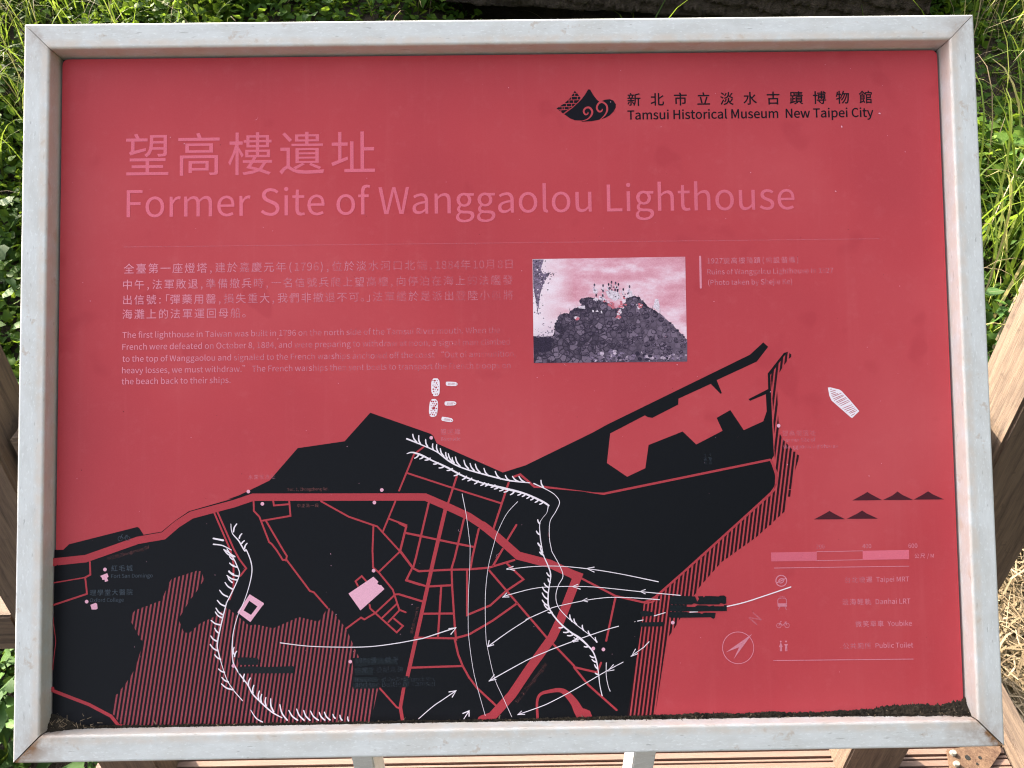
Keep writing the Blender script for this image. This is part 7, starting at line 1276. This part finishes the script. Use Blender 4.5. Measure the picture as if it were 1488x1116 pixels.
# ------------------------------------------------------------------ earth ledge behind
def build_ledge():
    rg = np.random.default_rng(2)
    nx, ns = 240, 26
    xs = np.linspace(-0.75, 1.66, nx)
    V = np.zeros((nx, ns, 3))
    path = [(0.40, -0.5), (0.40, 0.0), (0.36, 0.0), (0.0, 0.0)] + [(0.0, 0.014 * k) for k in range(1, 18)] + [(0.10, 0.245), (0.35, 0.245), (0.60, 0.245), (0.80, 0.245), (0.80, -0.5)]
    for j, (yy, zz) in enumerate(path):
        n = 0.010 * np.sin(xs * 17 + j * 1.9) + 0.008 * np.sin(xs * 41 + j * 0.7) + rg.normal(0, 0.006, nx)
        if not 3 <= j <= 22: n = n * 0
        if j == 3: n = n * 0.35
        V[:, j, 0] = xs
        V[:, j, 1] = yy + n
        V[:, j, 2] = zz + n * 0.5
    idx = np.arange(nx * ns).reshape(nx, ns)
    F = np.stack([idx[:-1, :-1].ravel(), idx[1:, :-1].ravel(), idx[1:, 1:].ravel(), idx[:-1, 1:].ravel()], 1)
    caps = [(int(idx[e, 0]), int(idx[e, 1]), int(idx[e, ns - 2]), int(idx[e, ns - 1])) for e in (0, nx - 1)] + [(int(idx[e, 3]), int(idx[e, 20]), int(idx[e, 22]), int(idx[e, 2])) for e in (0, nx - 1)]
    F = np.concatenate([F, np.array(caps)])
    m = simple('dark rough earth wall', (0.030, 0.023, 0.018), (0.095, 0.074, 0.058), 26, 0.95, (1, 1, 2.2), 1.0, 0.2, 0.02)
    o = fast_mesh('retaining_wall', V.reshape(-1, 3), F, m, smooth=False)
    o.location = (0.0, 2.97, 0.842)
    o.rotation_euler = (0, 0, R(-15))
    tag(o, 'low dark brown retaining wall of rough earth at the top of the bank', 'wall')
build_ledge()

# ------------------------------------------------------------------ plants
M_ivy = leaf_material('ivy leaf', (0.022, 0.060, 0.010), (0.065, 0.140, 0.018), (0.17, 0.27, 0.04), 0.42, (0.38, 0.36, 0.10))
M_broad = leaf_material('broad leaf', (0.018, 0.048, 0.010), (0.038, 0.092, 0.018), (0.075, 0.15, 0.03), 0.12)
M_grass = leaf_material('grass blade', (0.045, 0.085, 0.018), (0.125, 0.180, 0.036), (0.27, 0.30, 0.08), 0.42, (0.50, 0.42, 0.20))
M_drygrass = leaf_material('dry grass blade', (0.10, 0.070, 0.045), (0.26, 0.195, 0.125), (0.46, 0.365, 0.255), 0.20)

LEAF = np.array([(0, 0, 0), (0.36, -0.04, 0.05), (0.50, 0.34, 0.09), (0.24, 0.72, 0.05), (0, 1.08, -0.08), (-0.24, 0.72, 0.05), (-0.50, 0.34, 0.09), (-0.36, -0.04, 0.05), (0, 0.40, 0.0)])
LEAF_F = np.array([(0, 1, 8), (1, 2, 8), (2, 3, 8), (3, 4, 8), (4, 5, 8), (5, 6, 8), (6, 7, 8), (7, 0, 8)])
def leaves(rg, pos, size, tilt, wid=1.0):
    n = len(pos)
    yaw = rg.uniform(0, 2 * np.pi, n)
    pit = rg.normal(0.0, tilt, n) - 0.25
    rol = rg.normal(0, tilt, n)
    T = LEAF[None] * size[:, None, None] * np.array([wid, 1, 1]) * np.stack([rg.uniform(0.62, 1.12, n), np.ones(n), rg.uniform(-1.5, 2.5, n)], -1)[:, None, :]
    T = T * (1 + 0.12 * rg.normal(0, 1, (n, len(LEAF), 1)) * 0.6)
    cr, sr = np.cos(rol), np.sin(rol)
    x = T[..., 0] * cr[:, None] + T[..., 2] * sr[:, None]; z = -T[..., 0] * sr[:, None] + T[..., 2] * cr[:, None]; y = T[..., 1]
    cp, sp = np.cos(pit), np.sin(pit)
    y2 = y * cp[:, None] - z * sp[:, None]; z2 = y * sp[:, None] + z * cp[:, None]
    cy, sy = np.cos(yaw), np.sin(yaw)
    X = x * cy[:, None] - y2 * sy[:, None]; Y = x * sy[:, None] + y2 * cy[:, None]
    V = np.stack([X, Y, z2], -1) + pos[:, None, :]
    F = LEAF_F[None] + (np.arange(n) * len(LEAF))[:, None, None]
    return V.reshape(-1, 3), F.reshape(-1, 3)

def clump_noise(x, y):
    return 0.5 + 0.25 * np.sin(x * 5.1 + 2.0 * np.sin(y * 3.3)) + 0.25 * np.sin(y * 6.7 + 1.5 * np.sin(x * 4.1 + 1))

def build_cover():
    rg = np.random.default_rng(21)
    n = 210000
    x = rg.uniform(-4.4, 4.4, n); y = rg.uniform(0.42, 4.3, n)
    c = clump_noise(x, y)
    keep = rg.random(n) < 0.50 + 0.7 * c
    keep &= ~((x > 0.9) & (y < 1.15))                       # dry straw there
    wall = (y > 3.0 - 0.27 * (x + 0.11) - 0.45) & (y < 3.0 - 0.27 * (x + 0.11) + 1.0) & (x > -0.16 + 0.10 * np.sin(y * 9)) & (x < 1.50)
    keep &= ~wall
    keep &= ~((x > -0.9) & (x < 0.95) & (y < 0.5))
    x, y, c = x[keep], y[keep], c[keep]
    h = terrain(x, y) + rg.uniform(0, 1, len(x)) ** 1.5 * (0.05 + 0.15 * c)
    size = rg.uniform(0.016, 0.046, len(x)) * (0.8 + 0.4 * c)
    V, F = leaves(rg, np.stack([x, y, h], 1), size, 0.55)
    rnd = np.repeat(np.clip(rg.random(len(x)) * 0.8 + 0.25 * c - 0.05, 0, 1), len(LEAF))
    o = fast_mesh('ivy_ground_cover', V, F, M_ivy, attrs={'rnd': rnd})
    tag(o, 'green ivy leaves covering the bank behind the sign', 'ivy', kind='stuff')
build_cover()

def blades(rg, n, cx, cy, spread, lmin, lmax, w, lean=0.5, droop=1.0, seg=7, z0=None):
    bx = cx + rg.normal(0, spread, n); by = cy + rg.normal(0, spread, n)
    bz = terrain(bx, by) - 0.01 if z0 is None else np.full(n, z0)
    L = rg.uniform(lmin, lmax, n); az = rg.uniform(0, 2 * np.pi, n)
    a0 = np.abs(rg.normal(0.15, lean * 0.5, n)); cv = rg.uniform(0.5, 1.7, n) * droop
    W = w * rg.uniform(0.6, 1.2, n)
    V = np.zeros((n, seg + 1, 2, 3))
    px = np.zeros(n); pz = np.zeros(n)
    for k in range(seg + 1):
        t = k / seg
        ang = a0 + cv * t * t
        if k:
            px = px + np.sin(ang) * L / seg; pz = pz + np.cos(ang) * L / seg
        wk = W * (1 - t) ** 0.6 * (0.5 + 0.5 * min(1, t * 5)) + 0.0004
        for s, sg in ((0, -1), (1, 1)):
            V[:, k, s, 0] = bx + np.cos(az) * px - np.sin(az) * wk * sg * 0.5
            V[:, k, s, 1] = by + np.sin(az) * px + np.cos(az) * wk * sg * 0.5
            V[:, k, s, 2] = bz + pz
    idx = np.arange(n * (seg + 1) * 2).reshape(n, seg + 1, 2)
    F = np.stack([idx[:, :-1, 0], idx[:, :-1, 1], idx[:, 1:, 1], idx[:, 1:, 0]], -1).reshape(-1, 4)
    rnd = np.repeat(rg.random(n), (seg + 1) * 2)
    return V.reshape(-1, 3), F, rnd

def grass_clump(seed, n, cx, cy, spread, l0, l1, w, label, lean=0.6, droop=1.0, mat=None, cat='grass', name='tall_grass', dry=0.0, group=None):
    rg = np.random.default_rng(seed)
    V, F, r = blades(rg, n, cx, cy, spread, l0, l1, w, lean, droop)
    z = float(terrain(cx, cy))
    V = V - np.array([cx, cy, z])
    root = tag(empty(name, (cx, cy, z)), label, cat, group)
    fast_mesh('blades', V, F, mat or M_grass, root, attrs={'rnd': r})
    if dry:
        V, F, r = blades(rg, int(n * dry), cx, cy, spread * 1.2, l0 * .8, l1 * .9, w * .5, lean, droop * 1.2)
        fast_mesh('dry_blades', V - np.array([cx, cy, z]), F, M_drygrass, root, attrs={'rnd': r})
    return root

grass_clump(31, 150, 1.62, 1.42, 0.16, 0.45, 0.85, 0.011, 'tall arching green grass clump nearest the right side of the sign', dry=.25, group='grass clumps on the bank')
grass_clump(32, 170, 2.15, 1.85, 0.20, 0.45, 0.90, 0.011, 'tall green grass clump with dry yellow stems further right on the bank', dry=.4, group='grass clumps on the bank')
grass_clump(33, 150, 2.20, 2.55, 0.25, 0.35, 0.60, 0.008, 'yellowish grass clump high on the bank at the right corner', dry=.8, group='grass clumps on the bank')
grass_clump(34, 190, -2.25, 2.75, 0.30, 0.35, 0.70, 0.008, 'pale feathery grass clump at the top left corner of the sign', dry=.7, group='grass clumps on the bank')
grass_clump(35, 120, -2.05, 1.95, 0.20, 0.30, 0.60, 0.008, 'thin grass clump growing on the bank left of the sign', dry=.5, group='grass clumps on the bank')
grass_clump(39, 170, 2.60, 3.20, 0.35, 0.30, 0.60, 0.007, 'pale grass clump on the skyline of the bank at the far right', dry=.5, group='grass clumps on the bank')
grass_clump(40, 150, -1.75, 2.95, 0.40, 0.20, 0.42, 0.006, 'low scattered grass blades in the ivy above the top left of the sign', dry=.6, group='grass clumps on the bank')
grass_clump(41, 140, -1.75, 2.35, 0.30, 0.25, 0.50, 0.007, 'loose grass blades in the ivy beside the upper left of the sign', dry=.4, group='grass clumps on the bank')
grass_clump(36, 16, 0.55, 2.68, 0.03, 0.50, 0.66, 0.017, 'drooping grass sprout, the left and larger of two by the dark wall', lean=.7, droop=1.5, name='grass_sprout', group='grass sprouts by the wall')
grass_clump(37, 14, 0.98, 2.56, 0.06, 0.42, 0.56, 0.012, 'curled grass sprout, the right and smaller of two by the dark wall', lean=.7, droop=1.4, name='grass_sprout', group='grass sprouts by the wall')
grass_clump(38, 10, 1.36, 2.42, 0.04, 0.45, 0.62, 0.009, 'thin yellow grass stems against the dark wall near the corner', lean=.4, droop=.6, dry=.8, name='grass_sprout', group='grass sprouts by the wall')

def straw():
    rg = np.random.default_rng(9)
    n = 13000
    x = rg.uniform(1.09, 2.0, n); y = rg.uniform(-0.5, 1.15, n)
    L = rg.uniform(0.06, 0.26, n); az = rg.uniform(0, 2 * np.pi, n); w = rg.uniform(0.0015, 0.005, n)
    z = terrain(x, y) + rg.random(n) ** 1.4 * 0.045
    seg = 3
    V = np.zeros((n, seg + 1, 2, 3))
    bend = rg.normal(0, 0.5, n); pit = rg.normal(0, 0.12, n)
    for k in range(seg + 1):
        t = k / seg
        a = az + bend * t
        cx = x + np.cos(a) * L * (t - .5); cy = y + np.sin(a) * L * (t - .5)
        for s, sg in ((0, -1), (1, 1)):
            V[:, k, s, 0] = cx - np.sin(a) * w * sg * .5
            V[:, k, s, 1] = cy + np.cos(a) * w * sg * .5
            V[:, k, s, 2] = z + pit * L * (t - .5) + 0.01 * np.sin(t * 3.14)
    idx = np.arange(n * (seg + 1) * 2).reshape(n, seg + 1, 2)
    F = np.stack([idx[:, :-1, 0], idx[:, :-1, 1], idx[:, 1:, 1], idx[:, 1:, 0]], -1).reshape(-1, 4)
    o = fast_mesh('dry_straw', V.reshape(-1, 3), F, M_drygrass, attrs={'rnd': np.repeat(rg.random(n), (seg + 1) * 2)})
    tag(o, 'pale dry straw strewn over the soil right of the deck', 'straw', kind='stuff')
straw()

def broad_plant(seed, cx, cy, n, spread, hgt, s0, s1, label, group=None):
    rg = np.random.default_rng(seed)
    z = float(terrain(cx, cy))
    root = tag(empty('leafy_plant', (cx, cy, z)), label, 'plant', group)
    px = rg.normal(0, spread, n); py = rg.normal(0, spread, n)
    pz = rg.random(n) ** 0.8 * hgt
    size = rg.uniform(s0, s1, n)
    V, F = leaves(rg, np.stack([px, py, pz], 1), size, 0.42, 0.85)
    fast_mesh('foliage', V, F, M_broad, root, attrs={'rnd': np.repeat(rg.random(n), len(LEAF))})
    V, F = [], []
    for k in range(14):
        a = rg.uniform(0, 6.28); r = rg.uniform(0, spread); hh = hgt * rg.uniform(.5, 1)
        b = len(V)
        for zz, w in ((-0.02, .003), (hh, .0015)):
            for q in range(3):
                V.append((r * math.cos(a) * (0.3 if zz < 0 else 1) + w * math.cos(q * 2.1), r * math.sin(a) * (0.3 if zz < 0 else 1) + w * math.sin(q * 2.1), zz))
        F += [(b + q, b + (q + 1) % 3, b + 3 + (q + 1) % 3, b + 3 + q) for q in range(3)]
    link_mesh('stem', V, F, M_broad, root, attrs={'rnd': [0.1] * len(V)})
def dry_litter():
    rg = np.random.default_rng(77)
    V, F, r = [], [], []
    off = 0
    for cx, cy, n in ((-2.4, 2.6, 90), (-1.2, 3.1, 70), (-2.0, 1.6, 60), (2.0, 2.3, 110), (1.9, 1.5, 70), (2.6, 3.0, 80), (-0.6, 3.2, 40)):
        v, f, q = blades(rg, n, cx, cy, 0.38, 0.08, 0.28, 0.004, 1.4, 1.0)
        V.append(v); F.append(f + off); r.append(q); off += len(v)
    o = fast_mesh('dry_stalks', np.concatenate(V), np.concatenate(F), M_drygrass, attrs={'rnd': np.concatenate(r)})
    tag(o, 'thin dead brown stalks scattered through the ivy on the bank', 'dead stalks', kind='stuff')
dry_litter()
broad_plant(51, -1.12, 0.30, 380, 0.14, 0.20, 0.032, 0.060, 'broad green leaves at the lower left corner of the sign', group='leafy plants round the fence')
broad_plant(52, -0.90, 0.02, 110, 0.08, 0.12, 0.035, 0.060, 'small leafy plant beside the foot of the left fence post', group='leafy plants round the fence')
broad_plant(53, -1.55, 0.95, 320, 0.20, 0.30, 0.040, 0.070, 'bright leafy shrub behind the left end of the fence', group='leafy plants round the fence')
broad_plant(54, -1.95, 1.45, 320, 0.24, 0.35, 0.035, 0.065, 'darker leafy shrub on the bank left of the sign', group='leafy plants round the fence')
broad_plant(55, 1.48, 1.20, 260, 0.14, 0.22, 0.035, 0.060, 'shaded leafy plant behind the right fence post', group='leafy plants round the fence')
broad_plant(56, 1.18, 0.10, 60, 0.06, 0.08, 0.025, 0.045, 'small bright weed in the straw by the deck edge beam', group='leafy plants round the fence')
